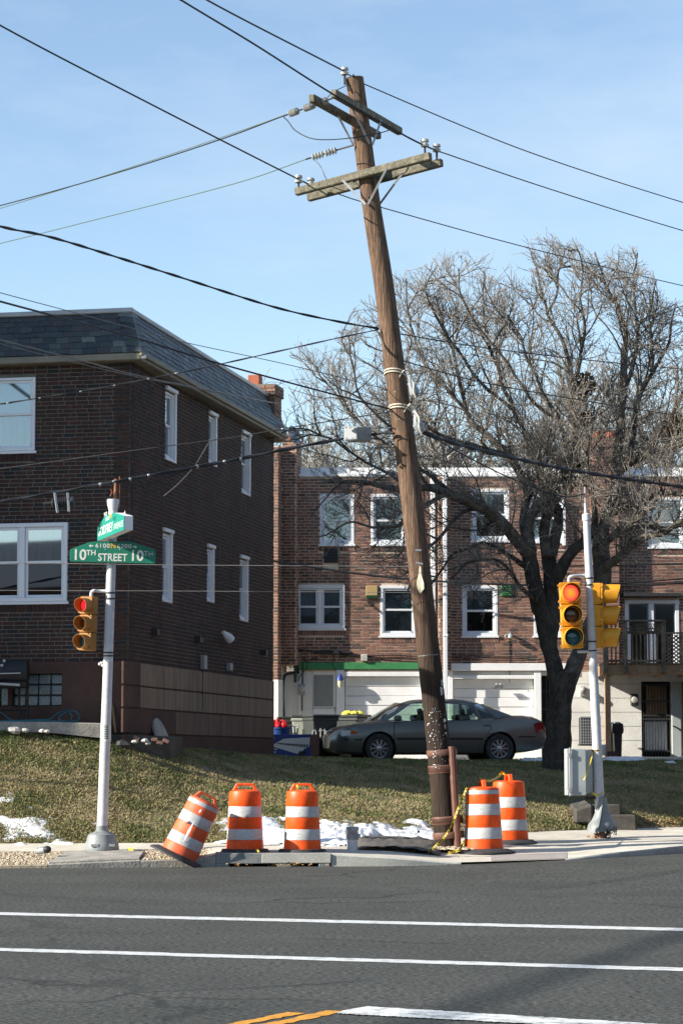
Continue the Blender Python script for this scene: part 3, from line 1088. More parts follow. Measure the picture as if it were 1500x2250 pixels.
# ------------------------------------------------------------------ masonry
def wall_cells(mb, fr, u0, u1, z0, z1, ops, n0, n1, mi=0):
    """a wall with rectangular openings, built from butted blocks"""
    us = sorted(set([u0, u1] + [min(max(v, u0), u1) for o in ops for v in (o[0], o[1])]))
    zs = sorted(set([z0, z1] + [min(max(v, z0), z1) for o in ops for v in (o[2], o[3])]))
    for i in range(len(us) - 1):
        j = 0
        while j < len(zs) - 1:
            cu = (us[i] + us[i + 1]) / 2
            solid = lambda k: not any(o[0] < cu < o[1] and o[2] < (zs[k] + zs[k + 1]) / 2 < o[3] for o in ops)
            if not solid(j):
                j += 1
                continue
            k = j
            while k + 1 < len(zs) - 1 and solid(k + 1):
                k += 1
            mb.fbox(fr, us[i], us[i + 1], n0, n1, zs[j], zs[k + 1], mi)
            j = k + 1
    return mb


def brick_rects(u0, u1, z0, z1, ops, L=.226, H=.0737, mo=.0175, headers=6):
    out = []
    n = int(round((z1 - z0) / H))
    for r in range(n):
        za, zb = z0 + r * H + mo / 2, z0 + (r + 1) * H - mo / 2
        hd = headers and (r % headers == headers - 1)
        l = L / 2 if (hd and False) else L
        off = (0.5 if r % 2 else 0.0) * l + (0.11 * L if r % 3 == 1 else 0)
        k = math.floor((u0 - off) / l)
        u = k * l + off
        while u < u1:
            l2 = l
            if headers and random.random() < 0.06:
                l2 = l / 2
            segs = [(max(u, u0) + mo / 2, min(u + l2, u1) - mo / 2)]
            for o in ops:
                if o[3] <= za or o[2] >= zb:
                    continue
                ns = []
                for a, b in segs:
                    if b <= o[0] or a >= o[1]:
                        ns.append((a, b))
                    else:
                        if a < o[0] - .02:
                            ns.append((a, o[0]))
                        if b > o[1] + .02:
                            ns.append((o[1], b))
                segs = ns
            for a, b in segs:
                if b - a > 0.03:
                    out.append((a, b, za, zb))
            u += l2
    return out


BRW = [0, 0, 0, 0, 1, 1, 1, 2, 2, 3, 3, 4]


def brick_field(name, fr, rects, mats, parent, proud=.009, nbase=0.0, weights=BRW, slope=0):
    """many bricks in one mesh"""
    V = np.zeros((len(rects), 8, 3))
    o, u, n = np.array(fr.o), np.array(fr.u), np.array(fr.n)
    z = np.array([0, 0, 1.0])
    flip = fr.u.cross(fr.up).dot(fr.n) < 0
    R4 = np.array(rects)
    jit = RNG.uniform(-.0025, .0025, len(rects))
    for k, (iu, iz) in enumerate(((0, 2), (1, 2), (1, 3), (0, 3))):
        P = o + R4[:, [iu]] * u + R4[:, [iz]] * z
        V[:, k] = P + n * (nbase - .01)
        V[:, k + 4] = P + n * (nbase + proud + jit)[:, None]
    f = np.array([(4, 5, 6, 7), (0, 1, 5, 4), (1, 2, 6, 5), (2, 3, 7, 6), (3, 0, 4, 7)])
    if flip:
        f = f[:, ::-1]
    Q = (f[None] + (np.arange(len(rects)) * 8)[:, None, None]).reshape(-1, 4)
    mi = np.repeat(RNG.choice(weights, len(rects)), 5)
    return link(np_mesh(name, V.reshape(-1, 3), Q, mats, mi), name, parent, kind='stuff')


def brick_parts(fr, rects, mats, parent, proud=.009, weights=BRW):
    """single bricks, each an object that shares one of a few meshes"""
    cache = {}
    Rm = Matrix((fr.u, fr.n, fr.up)).transposed().to_4x4()
    inv = MW[parent.name].inverted()
    for a, b, za, zb in rects:
        w, h = round(b - a, 3), round(zb - za, 4)
        c = int(RNG.choice(weights))
        key = (w, h, c)
        if key not in cache:
            m = MB()
            m.add([(0, -.01, 0), (w, -.01, 0), (w, -.01, h), (0, -.01, h), (0, proud, 0), (w, proud, 0), (w, proud, h), (0, proud, h)],
                  [(7, 6, 5, 4), (4, 5, 1, 0), (5, 6, 2, 1), (6, 7, 3, 2), (7, 4, 0, 3)])
            me = bpy.data.meshes.new("brick")
            me.from_pydata(m.v, [], m.f)
            me.materials.append(mats[c])
            cache[key] = me
        o = bpy.data.objects.new("brick", cache[key])
        COL.objects.link(o)
        o.parent = parent
        o.matrix_parent_inverse = inv
        o.matrix_basis = Matrix.Translation(fr.p(a, RNG.uniform(-.002, .002), za)) @ Rm


def brick_wall(fr, u0, u1, z0, z1, ops, mats, parent, single=None, nmax=0, fieldname="brick_courses", headers=6, **k):
    rects = brick_rects(u0, u1, z0, z1, ops, headers=headers)
    if nmax:
        cand = [r for r in rects if single[0] < r[0] and r[1] < single[1] and single[2] < r[2] and r[3] < single[3] and r[1] - r[0] > .2]
        cand = cand[:nmax]
        cs = set(cand)
        brick_parts(fr, cand, mats, parent)
        rects = [r for r in rects if r not in cs]
    if rects:
        brick_field(fieldname, fr, rects, mats, parent, **k)


def soldier(fr, u0, u1, z0, z1, mats, parent, n=.02, name="sill_course"):
    """bricks on edge under a window"""
    L = .072
    k = max(1, int((u1 - u0) / L))
    w = (u1 - u0) / k
    brick_field(name, fr, [(u0 + i * w + .006, u0 + (i + 1) * w - .006, z0, z1) for i in range(k)], mats, parent, proud=n)


def window(fr, u0, u1, z0, z1, parent, mull=(), rail=0.5, n=-.07, fw=.055, upper='blind', lower='dark', sash_in=.045, glass=None, sillz=0.05, sill_out=.05, backdrop=.22, frame=None, single=False):
    """a sash window in an opening: frame with sashes, panes, blinds, sill"""
    frame = frame or M['white_sash']
    w = MB()
    w.fbox(fr, u0, u0 + fw, n - .06, n + .075, z0, z1)
    w.fbox(fr, u1 - fw, u1, n - .06, n + .075, z0, z1)
    w.fbox(fr, u0 + fw, u1 - fw, n - .06, n + .075, z1 - fw, z1)
    w.fbox(fr, u0 + fw, u1 - fw, n - .06, n + .075, z0, z0 + fw)
    edges = [u0 + fw] + [v for m_ in mull for v in (m_ - fw * .7, m_ + fw * .7)] + [u1 - fw]
    for m_ in mull:
        w.fbox(fr, m_ - fw * .7, m_ + fw * .7, n - .06, n + .072, z0 + fw, z1 - fw)
    wo = w.build("window", frame, parent, bevel=.006)
    for k in range(0, len(edges), 2):
        a, b = edges[k] + .004, edges[k + 1] - .004
        zr = z0 + fw + (z1 - z0 - 2 * fw) * rail
        s = MB()
        sw = sash_in
        for (za, zb, nn) in ([(zr - .02, z1 - fw - .004, n + .045), (z0 + fw + .004, zr + .02, n + .012)] if not single else [(z0 + fw + .004, z1 - fw - .004, n + .03)]):
            s.fbox(fr, a, a + sw, nn - .03, nn, za, zb)
            s.fbox(fr, b - sw, b, nn - .03, nn, za, zb)
            s.fbox(fr, a + sw, b - sw, nn - .03, nn, zb - sw, zb)
            s.fbox(fr, a + sw, b - sw, nn - .03, nn, za, za + sw)
        s.build("sash", frame, wo, bevel=.004)
        g = MB()
        g.fbox(fr, a + .01, b - .01, n + .028, n + .032, zr + .01, z1 - fw - .01)
        g.build("pane", (glass or M['glass']), wo)
        g = MB()
        g.fbox(fr, a + .01, b - .01, n - .006, n - .002, z0 + fw + .01, zr - .01)
        g.build("pane", (glass or M['glass']), wo)
        for kind, za, zb in ((upper, zr, z1), (lower, z0, zr)):
            if kind in ('blind', 'curtain'):
                g = MB()
                g.fbox(fr, a, b, n - .075, n - .065, za, zb)
                g.build(kind, M[kind], wo)
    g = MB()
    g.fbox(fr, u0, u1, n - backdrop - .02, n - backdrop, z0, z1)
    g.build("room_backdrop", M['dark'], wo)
    if sillz:
        g = MB()
        g.fbox(fr, u0 - .03, u1 + .03, n - .05, sill_out, z0 - sillz, z0 - .002)
        g.build("sill", frame, wo, bevel=.006)
    return wo


# ------------------------------------------------------------------ the corner house on the left
HZ0 = 1.2
hf = Fr((HC.x, HC.y), (-.978, .2066), (-.2066, -.978))
hs = Fr((HC.x, HC.y), (.2066, .978), (.978, -.2066))
HS = (HFAR - HC).length
house = thing("brick_house", "dark brick corner house with slate mansard roof and stucco base", "house", (HC.x, HC.y, HZ0))
ZB = hs.hit(283, 1453)[1]            # top of the stucco base
ZT = hs.hit(300, 800)[1]             # under the eaves
ZE = ZT + 0.04
HL1 = 2.95                           # the full-depth part; the unseen rest is cut shallower to let sun pass
HLEN = 5.6                           # how far the house runs on to the left


def fop(x0, x1, y0, y1):
    a, b = hf.hit(x0, y1), hf.hit(x1, y0)
    return (min(a[0], b[0]), max(a[0], b[0]), min(a[1], b[1]), max(a[1], b[1]))


def sop(x0, x1, y0, y1):
    """window of the side wall: px range, rows at its middle"""
    xm = (x0 + x1) / 2
    u0, u1 = hs.hit(x0, y1)[0], hs.hit(x1, y1)[0]
    return (u0, u1, hs.hit(xm, y1)[1], hs.hit(xm, y0)[1])


f_up = fop(-58, 80, 829, 994)
f_lo = fop(-48, 151, 1148, 1324)
f_bl = fop(28, 138, 1480, 1552)
f_bl2 = fop(-60, 20, 1508, 1548)
s_ops = [sop(362, 382, 862, 1008), sop(458, 471.5, 915, 1018), sop(530, 545.5, 957, 1082),
         sop(356, 373, 1172, 1318), sop(454, 465.5, 1206, 1318), sop(526, 540.5, 1230, 1360)]
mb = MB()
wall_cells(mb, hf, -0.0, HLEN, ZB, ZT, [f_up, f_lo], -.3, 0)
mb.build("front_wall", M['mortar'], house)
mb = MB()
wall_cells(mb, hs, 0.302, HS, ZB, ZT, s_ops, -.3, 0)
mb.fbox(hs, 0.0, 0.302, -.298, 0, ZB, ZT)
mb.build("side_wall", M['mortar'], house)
mb = MB()
mb.fbox(hf, 0, HL1, -HS, -HS + .3, HZ0, ZT)
mb.fbox(hf, HL1 - .3, HL1 - .002, -HS + .3, -6.0, HZ0, ZT)
mb.fbox(hf, HL1, HLEN, -6.0, -5.7, HZ0, ZT)
mb.fbox(hf, HLEN - .3, HLEN - .002, -5.7, -.3, HZ0, ZT)
mb.build("rear_wall", M['mortar'], house)
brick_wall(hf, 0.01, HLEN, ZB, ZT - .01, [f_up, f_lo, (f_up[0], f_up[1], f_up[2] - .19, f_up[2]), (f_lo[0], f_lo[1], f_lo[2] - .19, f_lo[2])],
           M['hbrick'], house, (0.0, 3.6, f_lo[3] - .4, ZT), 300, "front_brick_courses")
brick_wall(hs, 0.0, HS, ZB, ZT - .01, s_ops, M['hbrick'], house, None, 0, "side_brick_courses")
soldier(hf, f_up[0], f_up[1], f_up[2] - .185, f_up[2] - .055, M['hbrick'], house)
soldier(hf, f_lo[0], f_lo[1], f_lo[2] - .185, f_lo[2] - .055, M['hbrick'], house)
fm = (fop(46, 56, 1200, 1210)[0] + fop(46, 56, 1200, 1210)[1]) / 2
window(hf, *f_lo, house, mull=(fm,), rail=.5, upper='curtain', lower='dark', glass=M['glass_dark_mirror'], n=-.02, fw=.075)
window(hf, *f_up, house, rail=.5, upper='blind', lower='curtain', n=-.03, fw=.05)
for k, o in enumerate(s_ops):
    window(hs, *o, house, rail=.5, upper='dark', lower='dark', n=-.09, fw=.05, sill_out=.04)
    # wide flat casing that shows at the far jamb, with its moulded head
    c = MB()
    c.fbox(hs, o[1] - .001, o[1] + .085, -.1, .035, o[2] - .05, o[3] + .02)
    c.fbox(hs, o[0] - .03, o[1] + .10, -.02, .06, o[3] + .021, o[3] + .09)
    c.build("window_casing", M['white_sash'], house, bevel=.006)

# stucco base with scored joints
mb = MB()
mb.fbox(hf, -.021, HLEN, -.28, .045, HZ0, f_bl[2])
mb.fbox(hf, -.021, f_bl[0], -.28, .045, f_bl[2], f_bl[3])
mb.fbox(hf, f_bl[1], f_bl2[0] if f_bl2[0] > f_bl[1] else f_bl[1] + .01, -.28, .045, f_bl[2], f_bl[3])
mb.fbox(hf, f_bl2[1], HLEN, -.28, .045, f_bl[2], f_bl[3])
mb.fbox(hf, max(f_bl[1], f_bl2[0]), f_bl2[1], -.28, .045, f_bl2[3], f_bl[3])
mb.fbox(hf, -.021, HLEN, -.28, .045, f_bl[3], ZB)
mb.build("front_base", M['stucco'], house)
g1 = hs.hit(273, 1505)[1]
g2 = hs.hit(270, 1555)[1]
g3 = hs.hit(380, 1616)[1]
mb = MB()
mb.fbox(hs, 0.0, HS, -.28, .02, HZ0, ZB - .004)
mb.build("side_base", M['stucco'], house)
sx = [hs.hit(x, 1540)[0] for x in (270, 304, 382, 414, 440, 502, 596)]
rows = [(HZ0, g3 - .02), (g3 + .02, g2 - .015), (g2 + .015, g1 - .015), (g1 + .015, ZB - .01)]
for r, (za, zb) in enumerate(rows):
    cuts = [sx[0] - .1, sx[2], sx[6] - .0] if r == 0 else ([sx[0] - .1, sx[2], sx[5], sx[6]] if r == 1 else [sx[0] - .1, sx[1], sx[2], sx[3], sx[4], sx[5], sx[6]])
    for a, b in zip(cuts[:-1], cuts[1:]):
        pb = MB()
        pb.fbox(hs, a + .012, b - .012, .0, .045, za, zb)
        pb.build("base_panel", (M['stucco_panel'] if r >= 2 else M['stucco_mid']) if (r >= 1 and a > sx[1] - .1) else M['stucco'], house, bevel=.008)
# glass block window: single blocks
gb = MB()
gb.fbox(hf, f_bl[0], f_bl[1], -.2, -.15, f_bl[2], f_bl[3])
gw = gb.build("block_window", M['mortar'], house)
for i in range(4):
    for j in range(3):
        du, dz = (f_bl[1] - f_bl[0]) / 4, (f_bl[3] - f_bl[2]) / 3
        b_ = MB()
        b_.fbox(hf, f_bl[0] + du * i + .012, f_bl[0] + du * (i + 1) - .012, -.15, -.05, f_bl[2] + dz * j + .012, f_bl[2] + dz * (j + 1) - .012)
        b_.build("glass_block", M['gblock'], gw, bevel=.012)
if f_bl2[1] - f_bl2[0] > .1:
    for i in range(4):
        du = (f_bl2[1] - f_bl2[0]) / 4
        b_ = MB()
        b_.fbox(hf, f_bl2[0] + du * i + .012, f_bl2[0] + du * (i + 1) - .012, -.15, -.05, f_bl[2] + .012, f_bl2[3] - .012)
        b_.build("glass_block", M['gblock'], gw, bevel=.012)

# mansard: fascia, slates, hip slates, metal edge, flat roof
OV = .24
ZF0, ZF1 = ZT - .012, ZT + .115
ZR = hf.hit(280, 683)[1] - .02        # top edge of the slates
fb = MB()
fb.fbox(hf, -OV, HLEN, -.05, OV, ZF0, ZF1)
fb.build("front_fascia", M['cream'], house, bevel=.012)
fb = MB()
fb.fbox(hs, -OV + .003, HS + .25, .0, OV - .003, ZF0 + .003, ZF1 - .003)
fb.fbox(hs, -OV - .02, HS + .25, OV - .003, OV + .05, ZF0 + .06, ZF1 + .02)
fb.build("side_fascia", M['cream'], house, bevel=.012)
gt = MB()
gt.tube([hf.p(-OV - .09, OV - .06, ZF0 + .05), hf.p(-OV + .09, OV - .05, ZF0 + .05)], .035, 10)
gt.build("gutter_end", M['white'], house)
IN = .27
slate_front_parent = MB()
# boards under the slates (front and side slope, roof top)
A0, A1 = hf.p(-OV, OV, ZF1), hf.p(HLEN, OV, ZF1)
B0, B1 = hf.p(-OV + IN, OV - IN, ZR), hf.p(HLEN, OV - IN, ZR)
C0, C1 = hs.p(HS + .25, OV, ZF1), hs.p(HS + .25, OV - IN, ZR)
rb = MB()
rb.add([A0, A1, B1, B0], [(0, 3, 2, 1)])
rb.add([A0, B0, C1, C0], [(0, 3, 2, 1)])
rb.add([B0, hf.p(HL1, OV - IN, ZR), hf.p(HL1, -HS, ZR), C1], [(0, 3, 2, 1)])
rb.add([hf.p(HL1, OV - IN, ZR), B1, hf.p(HLEN, -6.0, ZR), hf.p(HL1, -6.0, ZR)], [(0, 3, 2, 1)])
rb.add([hf.p(HL1, -6.0, ZT), hf.p(HL1, -HS, ZT), hf.p(HL1, -HS, ZR), hf.p(HL1, -6.0, ZR)], [(0, 1, 2, 3)])
rb.add([hf.p(HLEN, -6.0, ZT), hf.p(HL1, -6.0, ZT), hf.p(HL1, -6.0, ZR), hf.p(HLEN, -6.0, ZR)], [(0, 1, 2, 3)])
rb.add([hf.p(HLEN, OV, ZF1), hf.p(HLEN, -6.0, ZT), hf.p(HLEN, -6.0, ZR), hf.p(HLEN, OV - IN, ZR)], [(0, 1, 2, 3)])
rb.add([hf.p(0, -.3, ZT - .06), hf.p(HLEN, -.3, ZT - .06), hf.p(HLEN, -6.0, ZT - .06), hf.p(0, -6.0, ZT - .06)], [(0, 1, 2, 3)])
rb.add([hf.p(.3, -6.0, ZT - .06), hf.p(HL1, -6.0, ZT - .06), hf.p(HL1, -HS, ZT - .06), hf.p(.3, -HS, ZT - .06)], [(0, 1, 2, 3)])
ro = rb.build("roof", M['slate'][1], house)
me_edge = MB()
me_edge.fbox(hf, -OV + IN - .05, HLEN, OV - IN - .1, OV - IN + .05, ZR - .01, ZR + .08)
me_edge.fbox(hs, -OV + IN - .047, HS + .2, OV - IN - .1, OV - IN + .047, ZR - .008, ZR + .078)
me_edge.build("metal_edge", M['alu'], house, bevel=.015)


def slates(P00, P10, P01, P11, nrow, wid, parent, nmax, start):
    """courses of slates on the quad P00-P10 (eaves) P01-P11 (top)"""
    cnt = 0
    rest = MB()
    nrm = (P10 - P00).cross(P01 - P00).normalized()
    for r in range(nrow):
        t0, t1 = r / nrow, (r + 1) / nrow + .06
        a0, a1 = P00.lerp(P01, t0), P10.lerp(P11, t0)
        b0, b1 = P00.lerp(P01, min(t1, 1)), P10.lerp(P11, min(t1, 1))
        L = (a1 - a0).length
        n = int(L / wid)
        cuts = [0.0]
        x = wid * (0.5 if r % 2 else 1.0) * random.uniform(.9, 1.1)
        while x < L - .06:
            cuts.append(x / L)
            x += wid * random.uniform(.92, 1.08)
        cuts.append(1.0)
        for s0, s1 in zip(cuts[:-1], cuts[1:]):
            e = .003 / L
            j = random.uniform(-.008, .008)
            lift = random.uniform(.012, .02)
            q = [a0.lerp(a1, s0 + e), a0.lerp(a1, s1 - e), b0.lerp(b1, s1 - e), b0.lerp(b1, s0 + e)]
            dn = (a0 - b0).normalized() * j
            q[0] = q[0] + dn
            q[1] = q[1] + dn
            lo = [q[0] + nrm * (.006 + lift), q[1] + nrm * (.006 + lift + random.uniform(-.004, .004)), q[2] + nrm * .010, q[3] + nrm * .010]
            bk = [q[0] + nrm * (lift - .004), q[1] + nrm * (lift - .004), q[2] + nrm * .002, q[3] + nrm * .002]
            mi = random.choices([0, 1, 2, 3, 4], [5, 5, 3, 2, .7])[0]
            if cnt < nmax:
                m = MB()
                m.add(lo + bk, [(0, 1, 2, 3), (0, 4, 5, 1), (1, 5, 6, 2), (3, 7, 4, 0)])
                m.build("slate", M['slate'][mi], parent)
                cnt += 1
            else:
                rest.add(lo + bk, [(0, 1, 2, 3), (0, 4, 5, 1), (1, 5, 6, 2), (3, 7, 4, 0)], mi)
    if rest.v:
        rest.build("slate_courses", M['slate'], parent, kind='stuff')


VL = 4.3
A0v, B0v = hf.p(VL, OV, ZF1), hf.p(VL, OV - IN, ZR)
slates(A0v, A0, B0v, B0, 7, .245, ro, 90, 0)
slates(A0, C0, B0, C1, 8, .27, ro, 195, 0)
for i in range(7):                                  # hip slates
    t0, t1 = i / 7, (i + 1) / 7 + .05
    a, b = A0.lerp(B0, t0), A0.lerp(B0, min(1, t1))
    m = MB()
    off = hf.n * .028
    off2 = hs.n * .028
    q = [a + off * 1.1 + off2 * 1.1, a + hf.u * .24 + off * 1.6 + Vector((0, 0, .035)), b + hf.u * .20 + off + Vector((0, 0, .02)), b + off + off2]
    m.add(q + [p - hf.n * .02 for p in q], [(0, 1, 2, 3), (4, 5, 1, 0), (7, 6, 5, 4), (1, 5, 6, 2), (3, 7, 4, 0)])
    q = [a + off * 1.05 + off2 * 1.05, a + hs.u * .3 + off2 * 1.6 + Vector((0, 0, .035)), b + hs.u * .26 + off2 + Vector((0, 0, .02)), b + off + off2]
    m.add(q + [p - hs.n * .02 for p in q], [(0, 1, 2, 3), (4, 5, 1, 0), (7, 6, 5, 4), (1, 5, 6, 2), (3, 7, 4, 0)])
    m.build("hip_slate", M['slate'][(0, 2, 2, 0, 1, 2, 4)[i]], ro)
# chimney at the rear corner
cu0, cu1 = HS - .55, HS + .12
zc0, zc1 = ZF0 - .02, hs.hit(580, 838)[1]
ch = MB()
ch.fbox(hs, cu0, cu1, -.85, .14, zc0 - .02, zc1 - .1)
cho = ch.build("chimney", M['mortar'], house)
for fr_, a_, b_ in ((Fr(hs.p(cu0, .14, 0), hs.u, hs.n), 0, cu1 - cu0), (Fr(hs.p(cu0, -.85, 0), hs.n, -hs.u), 0, .99)):
    brick_field("chimney_bricks", fr_, brick_rects(a_, b_, zc0, zc1 - .25, []), M['rbrick'], cho)
    brick_field("chimney_cap_bricks", fr_, brick_rects(a_ - .04, b_ + .04, zc1 - .25, zc1, []), M['rbrick'], cho, nbase=.045)
ch = MB()
ch.fbox(hs, cu0 - .04, cu1 + .04, -.89, .18, zc1 - .25, zc1 - .002)
ch.build("chimney_cap", M['mortar'], cho)
ch = MB()
ch.fbox(hs, cu0 + .1, cu0 + .38, -.50, -.22, zc1 - .002, zc1 + .24)
ch.build("flue", M['terra'], cho, bevel=.02)

# things fixed to the side wall
fl = MB()
c0 = hs.p(hs.hit(505, 1412)[0], .02, hs.hit(505, 1412)[1])
fl.tube([c0, c0 + hs.n * .1, c0 + hs.n * .18 - hs.u * .8 + Vector((0, 0, .06))], .02, 8)
fl.build("lamp_arm", M['dark_steel'], house)
fl = MB()
q = c0 + hs.n * .2 - hs.u * 1.0 + Vector((0, 0, .06))
Mq = Matrix.Translation(q) @ Vector((-.6, -.5, .62)).to_track_quat('Z', 'Y').to_matrix().to_4x4()
fl.lathe([(.095, -.10), (.10, -.02), (.075, .06), (.05, .12), (.045, .17)], 16, Mq)
fl.build("flood_lamp", M['white'], house)
fl = MB()
for x, y in ((335, 1388), (430, 1405), (575, 1433)):
    u, z = hs.hit(x, y)
    fl.fbox(hs, u - .08, u + .10, .0, .12, z - .06, z + .06)
    fl.tube([hs.p(u, .06, z), hs.p(u + .1, .16, z + .1)], .02, 6)
fl.build("wall_bracket", M['dark_steel'], house)
fl = MB()
for x, y, h in ((440, 1455, .14), (497, 1465, .08)):
    u, z = hs.hit(x, y)
    fl.fbox(hs, u, u + .22, .0, .09, z - h, z + h)
fl.build("meter_box", M['meter'], house, bevel=.01)
cp = spline([hs.p(*( (lambda h: (h[0], .03, h[1]))(hs.hit(x, y)))) for x, y in ((340, 1462), (390, 1490), (440, 1497), (490, 1490), (530, 1482), (590, 1496))], 24)
fl = MB()
fl.tube(cp, .012, 6)
fl.tube([hs.p(hs.hit(441, 1470)[0], .035, z) for z in (hs.hit(441, 1560)[1], hs.hit(441, 1470)[1])], .015, 6)
fl.build("wall_cable", M['black'], house)

# unseen brick block added further left to shade this house's front
nb = thing("shade_block", "tall brick house stepping forward beside the corner house, out of view", "house", tuple(hf.p(6.0, 1.0, HZ0)))
mb = MB()
mb.fbox(hf, 6.4, 15.5, .3, 4.05, HZ0 - .8, ZT + 4.8)
mb.build("wall", M['hbrick'][0], nb)
mb = MB()
mb.fbox(hf, 6.25, 15.8, .1, 4.18, ZT + 4.8, ZT + 5.2)
mb.build("roof_edge", M['cream'], nb)
# ------------------------------------------------------------------ the brick row behind
YR = 59.0
rf = Fr((0, YR), (1, 0), (0, -1))


def rx(px, d=YR):
    return (px - 750.0) * d / F


def rz(py, n=0.0):
    return rf.hit(750, py, n)[1]


def rop(x0, x1, y0, y1):
    return (rx(x0), rx(x1), rz(y1), rz(y0))


RZ0 = 1.45
ZBEAM0, ZBEAM1 = rz(1475), rz(1457)
ZCOP = rz(1047)


def coping(x0, x1, par):
    c = MB()
    c.fbox(rf, x0, x1, -.35, .05, ZCOP - .01, ZCOP + .06)
    c.fbox(rf, x0, x1, -.6, -.1, ZCOP + .06, ZCOP + .23)
    c.build("coping", M['white'], par, bevel=.01)
    c = MB()
    c.fbox(rf, x0, x1, -9, -.6, ZCOP - .3, ZCOP + .12)
    c.build("roof", M['snow'], par)
    c = MB()
    c.fbox(rf, x0, x1, -9, -.32, RZ0, ZCOP - .3)
    c.build("house_body", M['mortar2'], par)


def downspout(px, par, py0=1050, py1=1640, w=.10, n=.12):
    x = rx(px)
    c = MB()
    c.fbox(rf, x - w / 2, x + w / 2, n - .09, n, rz(py1), rz(py0))
    for y in (1120, 1260, 1400):
        c.fbox(rf, x - w / 2 - .015, x + w / 2 + .015, n - .1, n + .012, rz(y), rz(y) + .05)
    c.build("downspout", M['white_sash'], par, bevel=.012)


def garage_door(x0, x1, z0, z1, par, n, ribs):
    d = MB()
    d.fbox(rf, x0, x1, n - .1, n - .05, z0, z1)
    do = d.build("garage_door", M['white'], par)
    for k in range(ribs):
        h = (z1 - z0) / ribs
        s = MB()
        s.fbox(rf, x0 + .01, x1 - .01, n - .05, n - .02 - (.012 if k % 2 else 0), z0 + h * k + .007, z0 + h * (k + 1) - .007)
        s.build("panel", M['white'], do, bevel=.006)
    return do


# ---- house behind, first from the left: green beam, grey-screened door, garage
ra = thing("row_house", "brick row house with green beam above its white garage door", "house", (0, YR, RZ0), group="brick row houses behind the lot")
aL, aR = rx(648), rx(961)
wa = [rop(702, 778, 1086, 1196), rop(815, 893, 1086, 1196), rop(648.5, 757, 1286, 1381), rop(835, 915, 1287, 1397), rop(711, 743, 1204, 1237)]
mb = MB()
wall_cells(mb, rf, aL, aR, ZBEAM0, ZCOP - .012, wa, -.32, 0)
mb.build("wall", M['mortar2'], ra)
brick_wall(rf, aL, aR, ZBEAM0 + .02, ZCOP - .02, wa + [(o[0], o[1], o[2] - .17, o[2]) for o in wa], M['rbrick'], ra,
           (aL, aR, rz(1458), rz(1290)), 290, headers=6)
for k, o in enumerate(wa[:4]):
    soldier(rf, o[0] - .02, o[1] + .02, o[2] - .165, o[2] - .045, M['rbrick'], ra)
window(rf, *wa[0], ra, rail=.47, upper='blind', lower='curtain', n=-.06, fw=.07)
window(rf, *wa[1], ra, rail=.47, upper='blind', lower='curtain', n=-.06, fw=.07)
window(rf, *wa[2], ra, mull=((wa[2][0] + wa[2][1]) / 2,), rail=.5, upper='curtain', lower='curtain', n=-.02, fw=.075)
window(rf, *wa[3], ra, rail=.52, upper='curtain', lower='curtain', n=-.06, fw=.07)
a_ = MB()
a_.fbox(rf, wa[4][0], wa[4][1], -.2, .03, wa[4][2], wa[4][3])
a_.build("air_conditioner", M['dark_steel'], ra, bevel=.02)
a_ = MB()
for k in range(5):
    h = (wa[4][3] - wa[4][2]) / 5
    a_.fbox(rf, wa[4][0] + .02, wa[4][1] - .02, .03, .045, wa[4][2] + h * k + .02, wa[4][2] + h * (k + 1) - .02)
a_.build("grille", M['black'], ra)
a_ = MB()
a_.fbox(rf, rx(804), rx(829), 0, .05, rz(1309), rz(1287))
a_.build("wall_vent", M['tan_panel'], ra, bevel=.01)
a_ = MB()
a_.fbox(rf, rx(804), rx(829), 0, .09, rz(1314), rz(1309))
a_.build("vent_ledge", M['green'], ra, bevel=.01)
a_ = MB()
a_.fbox(rf, rx(656), aR - .001, -.02, .055, rz(1471), rz(1456))
a_.build("green_beam", M['green'], ra, bevel=.008)
coping(aL, aR, ra)
# ground floor
gz = rz(1472)
gl, gr = rx(757), rx(928)
mb = MB()
wall_cells(mb, rf, rx(600), aR, RZ0, ZBEAM0 - .005, [(gl, gr, RZ0, rz(1487)), (rx(686), rx(738), RZ0, rz(1474))], -.34, -.01)
mb.build("ground_wall", M['block'], ra)
mb = MB()
for k, (xa, xb) in enumerate([(655, 661), (739, 756)]):
    mb.fbox(rf, rx(xa), rx(xb), -.011, .035, RZ0, gz)
mb.fbox(rf, gl, gr, -.011, .03, rz(1486), rz(1476))
mb.fbox(rf, rx(928), rx(958), -.011, .06, RZ0, gz)
mb.build("white_pier", M['white'], ra, bevel=.006)
garage_door(gl + .01, gr - .01, RZ0 + .1, rz(1487), ra, -.1, 9)
d = MB()
d.fbox(rf, rx(686) + .01, rx(738) - .01, -.1, -.05, RZ0 + .1, rz(1474) - .01)
dr = d.build("storm_door", M['white'], ra)
d = MB()
x0, x1, z0, z1 = rx(690), rx(731), rz(1551), rz(1484)
n_ = 9
poly = []
for i in range(n_):
    for k, e in ((0, 0.0), (.5, .022)):
        poly.append((x0 + (x1 - x0) * (i + k) / n_, z0 - e))
for i in range(13):
    for k, e in ((0, 0.0), (.5, .018)):
        poly.append((x1 + e, z0 + (z1 - z0) * (i + k) / 13))
for i in range(n_):
    for k, e in ((0, 0.0), (.5, .022)):
        poly.append((x1 - (x1 - x0) * (i + k) / n_, z1 + e))
for i in range(13):
    for k, e in ((0, 0.0), (.5, .018)):
        poly.append((x0 - e, z1 - (z1 - z0) * (i + k) / 13))
d.prism(poly, rf, -.05, -.04)
d.build("door_screen", M['grey_screen'], dr)
d = MB()
d.fbox(rf, rx(687), rx(737), -.05, -.035, rz(1557), rz(1555))
d.fbox(rf, rx(734), rx(735.5), -.05, .0, rz(1562), rz(1553))
d.build("handle", M['steel'], dr)
lm = MB()
